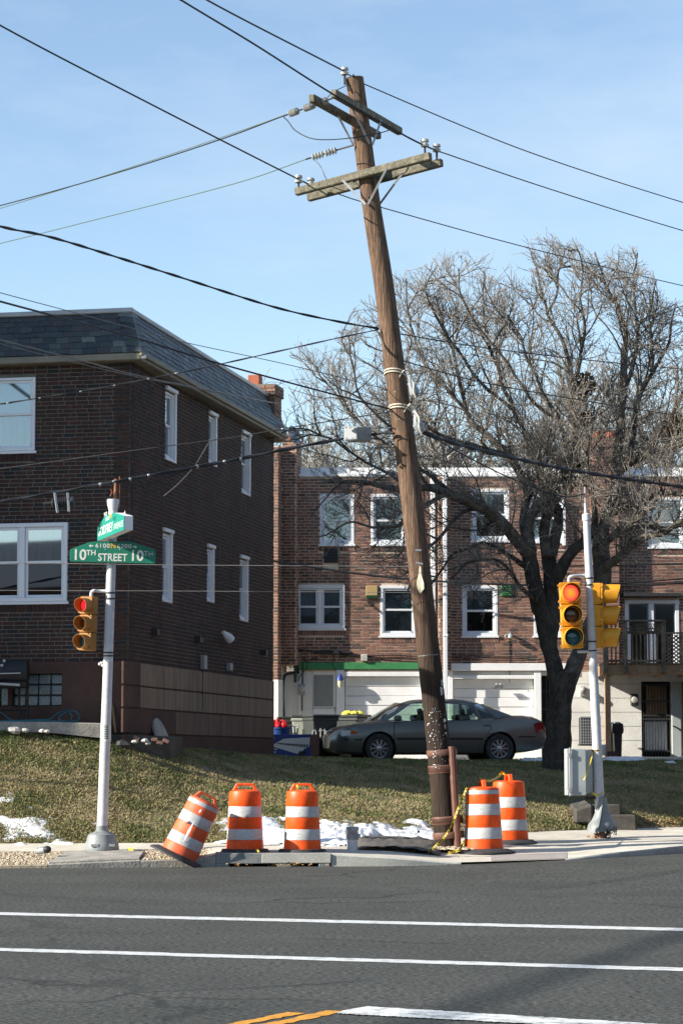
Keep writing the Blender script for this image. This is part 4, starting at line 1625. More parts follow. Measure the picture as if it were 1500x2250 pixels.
lp = rf.p(rx(747), .12, rz(1497))
lm.lathe([(.02, -.16), (.055, -.10), (.065, .02), (.05, .05)], 10, Matrix.Translation(lp))
lo = lm.build("wall_lantern", M['paper'], ra)
lm = MB()
lm.lathe([(.085, .02), (.075, .08), (.03, .16), (.0, .18)], 10, Matrix.Translation(lp))
lm.bar(lp + Vector((0, 0, .1)), lp + Vector((0, .12, .1)), .03, .03)
lm.build("cap", M['box_blue'], lo)
# meter, conduits, pipes
mt = MB()
x0, x1 = rx(655), rx(671)
mt.fbox(rf, x0, x1, -.01, .13, rz(1527), rz(1503))
mo = mt.build("electric_meter", M['meter'], ra, bevel=.015)
mt = MB()
mt.lathe([(.085, 0), (.085, .07), (.06, .10), (.0, .11)], 18, Matrix.Translation(rf.p(rx(663), .13, rz(1514))) @ Matrix.Rotation(math.pi / 2, 4, 'X'))
mt.build("dial", M['porcelain'], mo)
mt = MB()
mt.tube([rf.p(rx(665), .05, z) for z in (rz(1503), rz(1455))], .018, 8)
mt.tube([rf.p(rx(664), .05, z) for z in (rz(1527), rz(1562))], .015, 8)
mt.tube(spline([rf.p(rx(x), .06, rz(y)) for x, y in ((655, 1477), (632, 1481), (624, 1490), (622, 1530), (624, 1575))], 20), .03, 8)
mt.tube([rf.p(rx(x), .05, rz(y)) for x, y in ((654, 1470), (657, 1480))], .03, 8)
mt.build("conduit", M['black'], ra)
mt = MB()
mt.tube([rf.p(rx(612), .10, z) for z in (rz(1600), rz(1492))], .045, 8)
mt.tube([rf.p(rx(649), .08, z) for z in (rz(1500), rz(1050))], .035, 8)
mt.build("drain_pipe", M['bluepipe'], ra)
mt = MB()
mt.fbox(rf, rx(793), rx(807), 0, .12, rz(1453), rz(1438))
mt.build("junction_box", M['stone'], ra, bevel=.012)
mt = MB()
mt.fbox(rf, rx(702), rx(744), .02, .14, rz(1437), rz(1429))
mt.tube([rf.p(rx(x), .06, rz(1434)) for x in (690, 775)], .03, 8)
mt.build("cable_terminal", M['black'], ra)
mt = MB()
for pts in ([(652, 1430), (720, 1436), (790, 1442), (860, 1440), (925, 1444)], [(660, 1440), (672, 1452), (690, 1446), (702, 1450)], [(668, 1443), (676, 1462), (668, 1475), (660, 1485), (655, 1497)],
            [(735, 1437), (731, 1460), (738, 1472)], [(600, 1420), (640, 1425), (700, 1431)], [(750, 1437), (860, 1447), (960, 1450)]):
    mt.tube(spline([rf.p(rx(x), .05, rz(y)) for x, y in pts], 16), .012, 5)
mt.build("loose_cable", M['black'], ra)
downspout(951, ra, 1040, 1475, .11)

# ---- second house: white beam, second garage
rb_ = thing("row_house", "brick row house with white garage door directly behind the parked car's tail", "house", (4, YR, RZ0), group="brick row houses behind the lot")
bL, bR = aR, rx(1372)
wb = [rop(1037, 1120, 1075, 1188), rop(1160, 1241, 1088, 1190), rop(1015, 1093, 1287, 1397), rop(1172, 1232, 1318, 1397)]
mb = MB()
wall_cells(mb, rf, bL, bR, ZBEAM0, ZCOP - .012, wb, -.32, 0)
mb.build("wall", M['mortar2'], rb_)
brick_wall(rf, bL, bR, ZBEAM0 + .02, ZCOP - .02, wb + [(o[0], o[1], o[2] - .17, o[2]) for o in wb], M['rbrick'], rb_,
           (bL + .4, bR - .8, rz(1458), rz(1250)), 290)
# a party pier carries the second downspout
pr = MB()
pr.fbox(rf, rx(962), rx(990), 0, .16, ZBEAM0, ZCOP - .015)
po = pr.build("pier", M['mortar2'], rb_)
brick_field("pier_bricks", rf, brick_rects(rx(962), rx(990), ZBEAM0 + .02, ZCOP - .02, []), M['rbrick'], rb_, nbase=.16)
for k, o in enumerate(wb):
    soldier(rf, o[0] - .02, o[1] + .02, o[2] - .165, o[2] - .045, M['rbrick'], rb_)
    window(rf, *o, rb_, rail=.5, upper=('curtain', 'blind', 'curtain', 'dark')[k], lower='dark', n=-.06, fw=.07)
a_ = MB()
a_.fbox(rf, rx(1100), rx(1125), 0, .04, rz(1310), rz(1286))
vo = a_.build("green_vent", M['green'], rb_, bevel=.008)
a_ = MB()
for k in range(5):
    a_.fbox(rf, rx(1102), rx(1123), .04, .055, rz(1307 - k * 4.2), rz(1305 - k * 4.2))
a_.build("louver", M['green'], vo)
a_ = MB()
lx, lz = rx(1118), rz(1397)
a_.tube([rf.p(lx, 0, lz + .03), rf.p(lx, .15, lz + .05)], .03, 8)
a_.tube([rf.p(lx, .12, lz + .03), rf.p(lx - .12, .18, lz - .02)], .03, 8)
a_.lathe([(.03, 0), (.07, -.05), (.075, -.10), (.0, -.14)], 12, Matrix.Translation(rf.p(lx + .02, .15, lz + .04)))
a_.build("wall_lamp", M['meter'], rb_)
a_ = MB()
a_.tube([rf.p(rx(1118), .02, rz(y)) for y in (1400, 1500)], .008, 5)
for pts in ([(965, 1442), (1040, 1448), (1120, 1452), (1190, 1450)], [(975, 1437), (1060, 1441), (1180, 1444)]):
    a_.tube(spline([rf.p(rx(x), .04, rz(y)) for x, y in pts], 12), .011, 5)
a_.build("loose_cable", M['black'], rb_)
coping(bL, bR, rb_)
downspout(977, rb_, 1040, 1640, .10, n=.29)
downspout(1240, rb_, 1100, 1200, .08)
# white beam, posts, garage, dark doorway, block wall
b0, b1 = rx(994), rx(1172)
mb = MB()
wall_cells(mb, rf, bL, bR, RZ0, ZBEAM0 - .005, [(b0, b1, RZ0, rz(1492)), (rx(1187), rx(1247), RZ0, rz(1484))], -.34, -.01)
mb.build("ground_wall", M['block'], rb_)
mb = MB()
mb.fbox(rf, bL, rx(1247), -.012, .10, rz(1474), rz(1458))
mb.fbox(rf, rx(984), b0, -.012, .06, RZ0, rz(1475))
mb.fbox(rf, b0, b1, -.012, .05, rz(1492), rz(1484))
mb.fbox(rf, b1, rx(1187), -.012, .06, RZ0, rz(1475))
mb.build("white_pier", M['white'], rb_, bevel=.008)
garage_door(b0 + .01, b1 - .01, RZ0 + .1, rz(1492), rb_, -.1, 9)
mb = MB()
for sx_ in (-.05, .05):
    mb.lathe([(.03, 0), (.055, .08), (.06, .10)], 8, Matrix.Translation(rf.p(rx(1094) + sx_, .02, rz(1503))) @ Matrix.Rotation(2.2, 4, 'X'))
mb.build("twin_lamp", M['meter'], rb_)
d = MB()
d.fbox(rf, rx(1187), rx(1247), -.3, -.28, RZ0, rz(1484))
dd = d.build("dark_doorway", M['dark'], rb_)
d = MB()
for k in range(7):
    x = rx(1189) + k * (rx(1245) - rx(1189)) / 6
    d.fbox(rf, x - .008, x + .008, -.02, -.004, RZ0, rz(1488))
for y in (1520, 1560, 1600):
    d.fbox(rf, rx(1188), rx(1246), -.025, -.006, rz(y), rz(y) + .02)
d.build("security_grille", M['dark_steel'], dd)
jb = MB()
for y in (1503, 1534, 1565, 1596, 1627):
    jb.fbox(rf, rx(1250), bR - .01, -.012, -.006, rz(y), rz(y) + .012)
jb.build("wall_joint", M['meter'], rb_)
mt = MB()
mt.fbox(rf, rx(1271), rx(1282), -.01, .12, rz(1530), rz(1508))
mo = mt.build("electric_meter", M['meter'], rb_, bevel=.015)
mt = MB()
mt.lathe([(.08, 0), (.08, .07), (.05, .10), (.0, .11)], 16, Matrix.Translation(rf.p(rx(1277), .12, rz(1517))) @ Matrix.Rotation(math.pi / 2, 4, 'X'))
mt.build("dial", M['porcelain'], mo)

# chimney breast of the second house
cb = MB()
cx0, cx1 = rx(1299), rx(1358)
zt = rz(966)
cb.fbox(rf, cx0, cx1, -.5, .28, ZBEAM0, zt - .22)
cbo = cb.build("chimney", M['mortar2'], rb_)
brick_field("chimney_bricks", rf, brick_rects(cx0, cx1, ZBEAM0 + .03, zt - .23, []), M['rbrick'], cbo, nbase=.28)
fl_ = Fr((cx0, YR + .5), (0, -1), (-1, 0))
brick_field("chimney_bricks", fl_, brick_rects(0, .78, ZBEAM0 + .03, zt - .23, []), M['rbrick'], cbo)
cb = MB()
cb.fbox(rf, cx0 - .05, cx1 + .05, -.55, .33, zt - .22, zt)
cb.build("chimney_cap", M['rbrick'][2], cbo)
for px in (1316, 1346):
    cb = MB()
    cb.lathe([(.13, 0), (.12, .2), (.14, .22)], 14, Matrix.Translation(rf.p(rx(px), -.1, zt)))
    cb.build("flue", M['terra'], cbo)

# ---- third house
rc = thing("row_house", "brick row house with sliding balcony door and barred entrance at the right edge", "house", (8, YR, RZ0), group="brick row houses behind the lot")
cL, cR = bR, rx(2250)
wc = [rop(1425, 1505, 1094, 1202), rop(1372, 1491, 1318, 1470), rop(1560, 1640, 1094, 1202)]
mb = MB()
wall_cells(mb, rf, cL, cR, ZBEAM0, ZCOP - .012, wc, -.32, 0)
mb.build("wall", M['mortar2'], rc)
brick_wall(rf, cL, rx(1700), ZBEAM0 + .02, ZCOP - .02, wc + [(wc[0][0], wc[0][1], wc[0][2] - .17, wc[0][2])], M['rbrick'], rc,
           (cL, rx(1505), rz(1320), ZCOP), 260)
soldier(rf, wc[0][0] - .02, wc[0][1] + .02, wc[0][2] - .165, wc[0][2] - .045, M['rbrick'], rc)
window(rf, *wc[0], rc, rail=.5, upper='dark', lower='curtain', n=-.06, fw=.07)
window(rf, *wc[2], rc, rail=.5, upper='dark', lower='curtain', n=-.06, fw=.07)
window(rf, *wc[1], rc, mull=(rx(1430),), rail=.5, upper='curtain', lower='curtain', n=-.05, fw=.09, sillz=0, glass=M['glass_dim'], single=True)
a_ = MB()
a_.fbox(rf, rx(1366), rx(1492), 0, .25, rz(1312), rz(1304))
a_.build("door_hood", M['dark_steel'], rc, bevel=.01)
a_ = MB()
for pts in ([(1330, 1284), (1400, 1281), (1500, 1273)], [(1330, 1290), (1420, 1288), (1500, 1282)], [(1240, 1246), (1380, 1243), (1500, 1241)]):
    a_.tube(spline([rf.p(rx(x), .3, rz(y)) for x, y in pts], 12), .02, 5)
a_.build("loose_cable", M['black'], rc)
coping(cL, cR, rc)
mb = MB()
wall_cells(mb, rf, cL, cR, RZ0, ZBEAM0 - .005, [(rx(1406), rx(1471), RZ0, rz(1497)), (rx(1494), rx(1560), RZ0, rz(1497))], -.34, -.01)
mb.build("ground_wall", M['block'], rc)
jb = MB()
for y in (1503, 1534, 1565, 1596, 1627):
    jb.fbox(rf, cL + .01, rx(1404), -.012, -.006, rz(y), rz(y) + .012)
jb.build("wall_joint", M['meter'], rc)
mt = MB()
mt.fbox(rf, rx(1382), rx(1398), -.01, .12, rz(1551), rz(1525))
mo = mt.build("electric_meter", M['dark_steel'], rc, bevel=.015)
mt = MB()
mt.lathe([(.085, 0), (.085, .07), (.06, .10), (.0, .11)], 16, Matrix.Translation(rf.p(rx(1390), .12, rz(1538))) @ Matrix.Rotation(math.pi / 2, 4, 'X'))
mt.build("dial", M['porcelain'], mo)
d = MB()
d.fbox(rf, rx(1406), rx(1471), -.33, -.3, RZ0, rz(1497))
dd = d.build("entrance", M['dark'], rc)
d = MB()
d.fbox(rf, rx(1416), rx(1464), -.3, -.26, rz(1650), rz(1585))
d.build("door_panel", M['white'], dd)
d = MB()
d.fbox(rf, rx(1420), rx(1464), -.3, -.27, rz(1568), rz(1506))
d.build("door_upper", M['wood_deck'], dd)
d = MB()
for k in range(10):
    x = rx(1410) + k * (rx(1468) - rx(1410)) / 9
    d.fbox(rf, x - .008, x + .008, -.03, -.014, RZ0, rz(1500))
for y in (1505, 1540, 1572, 1580, 1650):
    d.fbox(rf, rx(1408), rx(1470), -.034, -.012, rz(y) - .02, rz(y) + .02)
d.build("security_gate", M['dark_steel'], dd)
d = MB()
d.fbox(rf, rx(1472), rx(1492), .0, .05, RZ0, rz(1500))
d.build("shutter_door", M['cabinet'], rc, bevel=.01)
d = MB()
d.tube([rf.p(rx(1473), .08, rz(1595)), rf.p(rx(1481), .09, rz(1598)), rf.p(rx(1491), .08, rz(1606))], .02, 6)
d.build("latch", M['dark_steel'], rc)
for k in range(6):
    d = MB()
    d.fbox(rf, rx(1494) + .01, rx(1560), -.08, -.03, rz(1650 - k * 26), rz(1626 - k * 26))
    d.build("door_board", M['wood_deck'], rc, bevel=.008)

# ---- projecting brick end wall beside the alley, in line with the corner house
en = thing("brick_end_wall", "narrow projecting brick end wall with clay flue beside the alley", "house", (rx(620), 58.3, RZ0))
ef = Fr(W(617.5, 1650, 58.78), (.978, -.2066), (-.2066, -.978))
ef.o.z = 0
e_top = W(630, 966, 58.4).z
e1 = .36
mb = MB()
mb.fbox(ef, -3.0, .0, -.6, .36, rz(1495), W(605, 974, 58).z)
mb.fbox(ef, .002, e1, -.6, .0, rz(1462), e_top)
mb.build("wall", M['mortar2'], en)
brick_field("brick_courses", ef, brick_rects(-1.2, 0, rz(1495), W(605, 974, 58).z, []), M['rbrick'], en, nbase=.36)
brick_field("brick_courses", ef, brick_rects(.0, e1, rz(1462), e_top, []), M['rbrick'], en, nbase=0)
brick_field("brick_courses", Fr(ef.p(e1, 0, 0), -ef.n, ef.u), brick_rects(0, .6, rz(1462), e_top, []), M['rbrick'], en)
sf = Fr(ef.p(0, 0.36, 0), -ef.n, ef.u)
brick_field("brick_courses", sf, brick_rects(0, .36, rz(1495), W(605, 974, 58).z, []), M['rbrick'], en)
mb = MB()
mb.fbox(ef, -3.02, .012, -.62, .372, RZ0, rz(1495))
mb.build("painted_base", M['block'], en)
mb = MB()
mb.fbox(ef, .0, e1 + .03, -.63, .03, e_top, e_top + .06)
mb.build("cap", M['rbrick'][4], en)
mb = MB()
mb.fbox(ef, .04, .22, -.4, -.2, e_top + .06, e_top + .22)
mb.build("flue", M['terra'], en, bevel=.02)
ds = thing("satellite_dish", "grey satellite dish on top of the brick end wall", "satellite dish", tuple(ef.p(.3, -.1, e_top)))
mb = MB()
c = W(645, 956, 58.3)
Md = Matrix.Translation(c) @ Vector((.75, -.55, .25)).to_track_quat('Z', 'Y').to_matrix().to_4x4()
mb.lathe([(0, -.05), (.10, -.04), (.18, -.012), (.23, .02)], 24, Md, cap=False)
mb.lathe([(.232, .022), (.18, -.008), (.10, -.036), (0, -.046)], 24, Md, cap=False)
mb.build("dish", M['meter'], ds)
mb = MB()
mb.tube([c + Vector((-.03, .03, -.05)), Vector((c.x - .04, c.y + .05, e_top + .03))], .022, 8)
mb.build("mast", M['dark_steel'], ds)
mb = MB()
mb.tube([c + Vector((0, 0, -.2)), c + Vector((.24, -.2, .0))], .012, 6)
mb.build("feed_arm", M['dark_steel'], ds)

# ---- wooden balcony deck
dk = thing("wooden_deck", "weathered wooden balcony deck on posts in front of the sliding door", "deck", (rx(1400), 57.5, RZ0))
YD = 57.0
df = Fr((0, YD), (1, 0), (0, -1))


def dx(px):
    return (px - 750.0) * YD / F


def dz(py):
    return df.hit(750, py)[1]


mb = MB()
mb.fbox(df, dx(1323), dx(1800), -.045, 0, dz(1483), dz(1460))
mb.build("rim_board", M['wood_deck'], dk, bevel=.008)
mb = MB()
mb.fbox(df, dx(1323), dx(1323) + .045, -1.98, -.046, dz(1483), dz(1460))
mb.build("side_board", M['wood_deck'], dk, bevel=.008)
nb_ = 14
for k in range(nb_):
    mb = MB()
    mb.fbox(df, dx(1322), dx(1800), -1.98 + k * 1.99 / nb_ + .004, -1.98 + (k + 1) * 1.99 / nb_ - .004, dz(1460) + .003, dz(1460) + .035)
    mb.build("deck_board", M['wood_rail'], dk)
for k in range(8):
    mb = MB()
    x = dx(1345) + k * .6
    mb.fbox(df, x, x + .04, -1.97, -.05, dz(1483), dz(1460) - .005)
    mb.build("joist", M['wood_deck'], dk)
for px, n0, n1 in ((1334, -.16, -.05), (1340.5, -1.0, -.89), (1560, -.16, -.05)):
    mb = MB()
    x = dx(px)
    mb.fbox(df, x - .06, x + .06, n0, n1, 1.5, dz(1483))
    mb.build("support_post", M['wood_deck'], dk, bevel=.01)
mb = MB()
mb.fbox(df, dx(1331), dx(1355), -.6, -.02, 1.55, dz(1651))
mb.build("footing", M['stucco'], dk)
for px, top in ((1328, 1366), (1372, 1366), (1456, 1364), (1560, 1390)):
    mb = MB()
    x = dx(px)
    mb.fbox(df, x - .05, x + .05, .001, .09, dz(1478), dz(top))
    mb.build("rail_post", M['wood_rail'], dk, bevel=.008)
mb = MB()
mb.fbox(df, dx(1323), dx(1460), -.03, .12, dz(1366), dz(1366) + .04)
mb.build("top_rail", M['wood_rail'], dk, bevel=.006)
for y in (1383, 1393):
    mb = MB()
    mb.fbox(df, dx(1377), dx(1451), .02, .06, dz(y), dz(y) + .07 if y == 1393 else dz(y) + .03)
    mb.build("rail", M['wood_rail'], dk, bevel=.004)
mb = MB()
mb.fbox(df, dx(1323), dx(1451), .02, .06, dz(1455), dz(1455) + .06)
mb.build("bottom_rail", M['wood_rail'], dk, bevel=.004)
mb = MB()
mb.fbox(df, dx(1461), dx(1800), -.02, .1, dz(1393), dz(1393) + .04)
mb.build("top_rail", M['wood_rail'], dk, bevel=.004)
x = dx(1333)
while x < dx(1450):
    mb = MB()
    if abs(x - dx(1372)) > .09:
        mb.fbox(df, x - .018, x + .018, .0, .034, dz(1461), dz(1391) if x > dx(1372) else dz(1367))
        mb.build("baluster", M['wood_rail'], dk)
    x += .098
lat = MB()
for k in range(15):
    x = dx(1379) + k * .055
    lat.bar(df.p(x, .07, dz(1392)), df.p(min(x + .13, dx(1450)), .07, dz(1370)), .03, .01)
    lat.bar(df.p(x + .1, .058, dz(1392)), df.p(max(x - .03, dx(1379)), .058, dz(1370)), .03, .01)
lat.build("lattice", M['wood_rail'], dk, kind='stuff')
lat = MB()
x = dx(1462) - .8
while x < dx(1640):
    for s_ in (1, -1):
        a = df.p(x if s_ > 0 else x + .85, .04 + .012 * s_, dz(1460))
        b = df.p(x + .85 if s_ > 0 else x, .04 + .012 * s_, dz(1395))
        t0 = max(0, (dx(1462) - min(a.x, b.x)) / .85) if s_ > 0 else 0
        t1 = 1 if s_ > 0 else 1 - max(0, (dx(1462) - min(a.x, b.x)) / .85)
        if t1 - t0 > .08:
            lat.bar(a.lerp(b, t0), a.lerp(b, t1), .035, .01, up=(0, 1, 0))
    x += .11
lat.build("lattice", M['wood_rail'], dk, kind='stuff')
# ------------------------------------------------------------------ utility pole
DP = 39.3
pole_px = [(778.5, 172, 20), (814, 440, 21), (842, 620, 21.8), (868, 820, 22.8), (895, 1020, 23.8), (922, 1260, 24.2), (948, 1500, 25.2), (968, 1690, 26.0), (981, 1862, 26.5), (986, 1920, 26.5)]
pts = [W(x, y, DP) for x, y, r in pole_px]
sp_ = spline([(*p, r * DP / F) for p, (x, y, r) in zip(pts, pole_px)], 46)
up = thing("utility_pole", "tall leaning wooden utility pole with double crossarms at the kerb", "utility pole", tuple(sp_[-1][:3]))
mb = MB()
prad = []
for i, q in enumerate(sp_):
    prad.append(q[3])
b = MB()
b.tube([q[:3] for q in sp_], [r for r in prad], 28)
# knots and a slightly uneven surface
for k, v in enumerate(b.v):
    v = Vector(v)
    c = Vector(sp_[min(k // 28, len(sp_) - 1)][:3])
    dd = v - c
    b.v[k] = tuple(c + dd * (1 + .028 * mnoise.noise(Vector((v.x * 5, v.y * 5, v.z * .6)))))
b.build("shaft", M['wood_pole'], up)


def pole_at(y):
    """axis point and radius of the pole at picture row y"""
    zs = [q[2] for q in sp_]
    z = W(800, y, DP).z
    i = min(range(len(zs)), key=lambda k: abs(zs[k] - z))
    return Vector(sp_[i][:3]), sp_[i][3]


def arm(a, b, name="crossarm"):
    m = MB()
    m.bar(a, b, .105, .13)
    return m.build(name, M['wood_old'], up, bevel=.014)


A2a, A2b = W(733, 205, 38.02), W(878, 289, 40.5)
off = Vector((-.36, .17, -.03))
arm(A2a, A2b)
arm(A2a + off, A2b + off)
L1a, L1b = W(650, 422, 39.75), W(946, 343, 38.45)
off2 = Vector((.20, .42, 0))
arm(L1a, L1b)
arm(L1a + off2, L1b + off2)


def brace(p0, p1, w=.035):
    m = MB()
    m.bar(p0, p1, w, .012, up=(0, 1, 0))
    m.build("brace", M['steel'], up)


pj = W(805, 450, 39.1)
brace(L1a.lerp(L1b, .35) + Vector((0, -.07, -.02)), pj + Vector((-.02, -.02, 0)))
brace(L1a.lerp(L1b, .68) + Vector((0, -.07, -.02)), pj + Vector((.02, -.035, 0)))
pk = W(835, 447, 39.5)
brace(L1a.lerp(L1b, .71) + off2 + Vector((0, -.07, -.02)), pk)
pj = W(816, 316, 39.1)
brace(A2a.lerp(A2b, .33) + Vector((-.08, -.04, -.02)), W(812, 316, 39.05))
brace(A2a.lerp(A2b, .64) + Vector((.07, -.04, -.04)), W(818, 318, 39.2))
brace(A2a.lerp(A2b, .38) + off + Vector((-.06, -.06, .05)), W(776, 318, 39.2))


def pin_insulator(p, top=True):
    m = MB()
    m.lathe([(.018, -.16), (.018, 0)], 6, Matrix.Translation(p))
    m.build("pin", M['dark_steel'], up)
    m = MB()
    m.lathe([(.03, 0), (.065, .005), (.07, .045), (.04, .06), (.04, .075), (.066, .085), (.06, .125), (.02, .14)], 14, Matrix.Translation(p))
    m.build("insulator", M['porcelain'], up)


pins = {}
for k, (px, py, dd) in {'wl1': (656, 402, 39.7), 'wl2': (683, 408, 40.1), 'wr1': (933, 323, 38.5), 'wr2': (959, 334, 38.9), 'top': (757, 165, 39.2)}.items():
    pins[k] = W(px, py, dd)
    pin_insulator(pins[k])
m = MB()
m.tube([W(757, 168, 39.2), W(766, 200, 39.15)], .018, 6)
m.tube([W(800, 184, 39.3), W(788, 188, 39.3)], .02, 6)
for px, py in ((790, 262), (795, 300), (800, 240), (783, 195), (815, 460), (810, 420)):
    c, r = pole_at(py)
    m.tube([c + Vector((-.02, -r - .03, 0)), c + Vector((-.02, -r + .02, 0))], .02, 6)
m.build("bolt", M['dark_steel'], up)


def strain(p0, p1, nb=2):
    """a string of bells from p0 (wire end) to p1"""
    p0, p1 = Vector(p0), Vector(p1)
    t = (p1 - p0).normalized()
    q = t.to_track_quat('Z', 'Y').to_matrix().to_4x4()
    L = (p1 - p0).length
    m = MB()
    m.tube([p0, p1], .014, 6)
    m.build("strain_rod", M['dark_steel'], up)
    for k in range(nb):
        c = p0.lerp(p1, .18 + k * .36)
        m = MB()
        prof = []
        for j in range(4):
            z = j * .052
            prof += [(.032, z), (.062, z + .012), (.062, z + .024), (.032, z + .034)]
        m.lathe([(.02, -.01)] + prof + [(.02, .2)], 12, Matrix.Translation(c) @ q)
        m.build("strain_insulator", M['porcelain'], up)


SA0, SA1 = W(622, 255, 39.4), W(712, 223, 38.5)
strain(SA0, SA1)
strain(W(664, 240, 39.2), W(738, 213, 38.1))
SB0, SB1 = W(672, 350, 39.5), W(776, 319, 39.2)
strain(SB0, W(752, 326, 39.3))
m = MB()
m.bar(W(745, 328, 39.3), SB1, .035, .02)
m.build("strain_rod", M['dark_steel'], up)

# brown cable guard down the right side with its straps
gp = [(992, 1640), (998, 1745), (1005, 1864)]
m = MB()
m.tube([W(x, y, 39.15) for x, y in gp], [.060, .060, .060], 10)
m.build("cable_guard", M['copper'], up)
for y, h in ((1657, .10), (1676, .13), (1690, .11), (1801, .13), (1816, .1), (1831, .11)):
    c, r = pole_at(y)
    t = Vector((.11, 0, -1)).normalized()
    m = MB()
    Mx = Matrix.Translation(c + Vector((.042, 0, 0))) @ Matrix.Scale(1.22, 4, (1, 0, 0)) @ Vector((-.09, 0, 1)).to_track_quat('Z', 'Y').to_matrix().to_4x4()
    m.lathe([(r + .006, -h / 2), (r + .012, -h / 2 + .01), (r + .012, h / 2 - .01), (r + .006, h / 2)], 28, Mx, cap=False)
    m.build("strap", M['copper'], up)
# climbing steps, nail heads, staples
m = MB()
for k in range(80):
    y = random.uniform(1555, 1690)
    c, r = pole_at(y)
    a = random.gauss(-1.75, .45)
    p = c + Vector((math.cos(a), math.sin(a), 0)) * r * 1.02
    p.z = W(900, y, DP).z
    m.lathe([(.006, -.006), (.007, .004)], 5, Matrix.Translation(p) @ Vector((math.cos(a), math.sin(a), .2)).to_track_quat('Z', 'Y').to_matrix().to_4x4())
m.build("staples", M['steel'], up, kind='stuff')
for x, y, r_ in ((969, 1501, .05), (966, 1520, .06), (974, 1583, .03), (975, 1597, .035), (1001, 1748, .04), (978, 1611, .02)):
    c, r = pole_at(y)
    p = W(x, y, DP)
    dx_ = max(-.95, min(.95, (p.x - c.x) / r))
    p = Vector((p.x, c.y - r * math.sqrt(1 - dx_ * dx_) - .012, p.z))
    m = MB()
    k = 9
    vs = [p + Vector((math.cos(6.283 * i / k) * r_ * random.uniform(.6, 1), .0, math.sin(6.283 * i / k) * r_ * random.uniform(.8, 1.5))) for i in range(k)]
    m.add(vs + [v + Vector((0, .02, 0)) for v in vs], [tuple(reversed(range(k)))] + [(i, (i + 1) % k, k + (i + 1) % k, k + i) for i in range(k)])
    m.build("paper_scrap", M['stone'], up)

# things hanging on the pole
tg = thing("paper_tag", "long torn paper tag hanging on the leaning pole", "tag", tuple(W(921, 1240, 38.9)))
c, r = pole_at(1275)
yq = c.y - r - .04
P2 = lambda x, y, o=0: Vector((W(x, y, yq).x, yq + o, W(x, y, yq).z))
m = MB()
f_ = [P2(921, 1240), P2(923.5, 1240), P2(924.5, 1262, -.02), P2(930, 1282, -.05), P2(931, 1294, -.03), P2(923, 1304, .0), P2(917.5, 1295, .01), P2(915, 1280, .0), P2(917, 1270, .0), P2(920, 1258)]
m.add(f_ + [p + Vector((0, .008, 0)) for p in f_], [tuple(range(10)), tuple(reversed(range(10, 20)))] + [(i, 10 + i, 10 + (i + 1) % 10, (i + 1) % 10) for i in range(10)])
m.build("sheet", M['paper'], tg)
m = MB()
m.tube([P2(913, 1237, -.03), P2(928, 1240, -.03)], .02, 6)
m.tube([P2(912, 1210, -.02), P2(925, 1210, -.02)], .02, 6)
m.build("clip", M['steel'], tg)


def wrap(name, y0, dy, label, tail):
    c, r = pole_at(y0)
    t = thing(name, label, "strap", tuple(c))
    m = MB()
    for k in range(2):
        ps = []
        for i in range(26):
            a = math.pi * (1.02 + 1.1 * i / 25)
            s = i / 25
            z = c.z + (.02 - k * .045) + dy * (s ** 2) + .05 * math.sin(s * 3.1)
            ps.append(Vector((c.x + math.cos(a) * (r + .015), c.y + math.sin(a) * (r + .015), z)))
        m.tube(ps, .013, 6)
    tp = [ps[-1]] + [W(x, y, c.y - r * .9) for x, y in tail]
    m.tube(spline(tp, 14), .013, 6)
    m.build("webbing", M['rope'], t)
    return t


w1 = wrap("strap", 806, -.12, "upper white strap tied round the leaning pole", [(889, 815), (880, 822), (872, 842), (867, 862)])
w2 = wrap("strap", 880, -.10, "lower white strap tied round the leaning pole", [(902, 888), (893, 896), (884, 910), (875, 922)])


def wrapped_block(label, px, py, h):
    c = W(px, py, 38.95)
    t = thing("wrapped_pulley", label, "pulley", tuple(c))
    m = MB()
    prof = [(.02, h / 2), (.035, h * .42), (.03, h * .3), (.06, h * .12), (.08, -h * .15), (.07, -h * .34), (.03, -h * .5)]
    m.lathe(prof, 12, Matrix.Translation(c) @ Matrix.Rotation(-.25, 4, 'Y'))
    for k, v in enumerate(m.v):
        v = Vector(v)
        m.v[k] = tuple(v + Vector((mnoise.noise(v * 14), mnoise.noise(v * 14 + Vector((9, 0, 0))), 0)) * .035)
    m.build("wrap", M['plasticbag'], t)
    m = MB()
    m.tube(spline([c + Vector((-.05, -.06, h * .4)), c + Vector((0.02, -.11, h * .1)), c + Vector((.02, -.11, -h * .25)), c + Vector((.06, -.08, -h * .48))], 12), .016, 6)
    m.build("webbing", M['rope'], t)


wrapped_block("upper plastic wrapped pulley hanging from the strap on the pole", 905, 848, .42)
wrapped_block("lower plastic wrapped pulley hanging from the strap on the pole", 917, 927, .42)

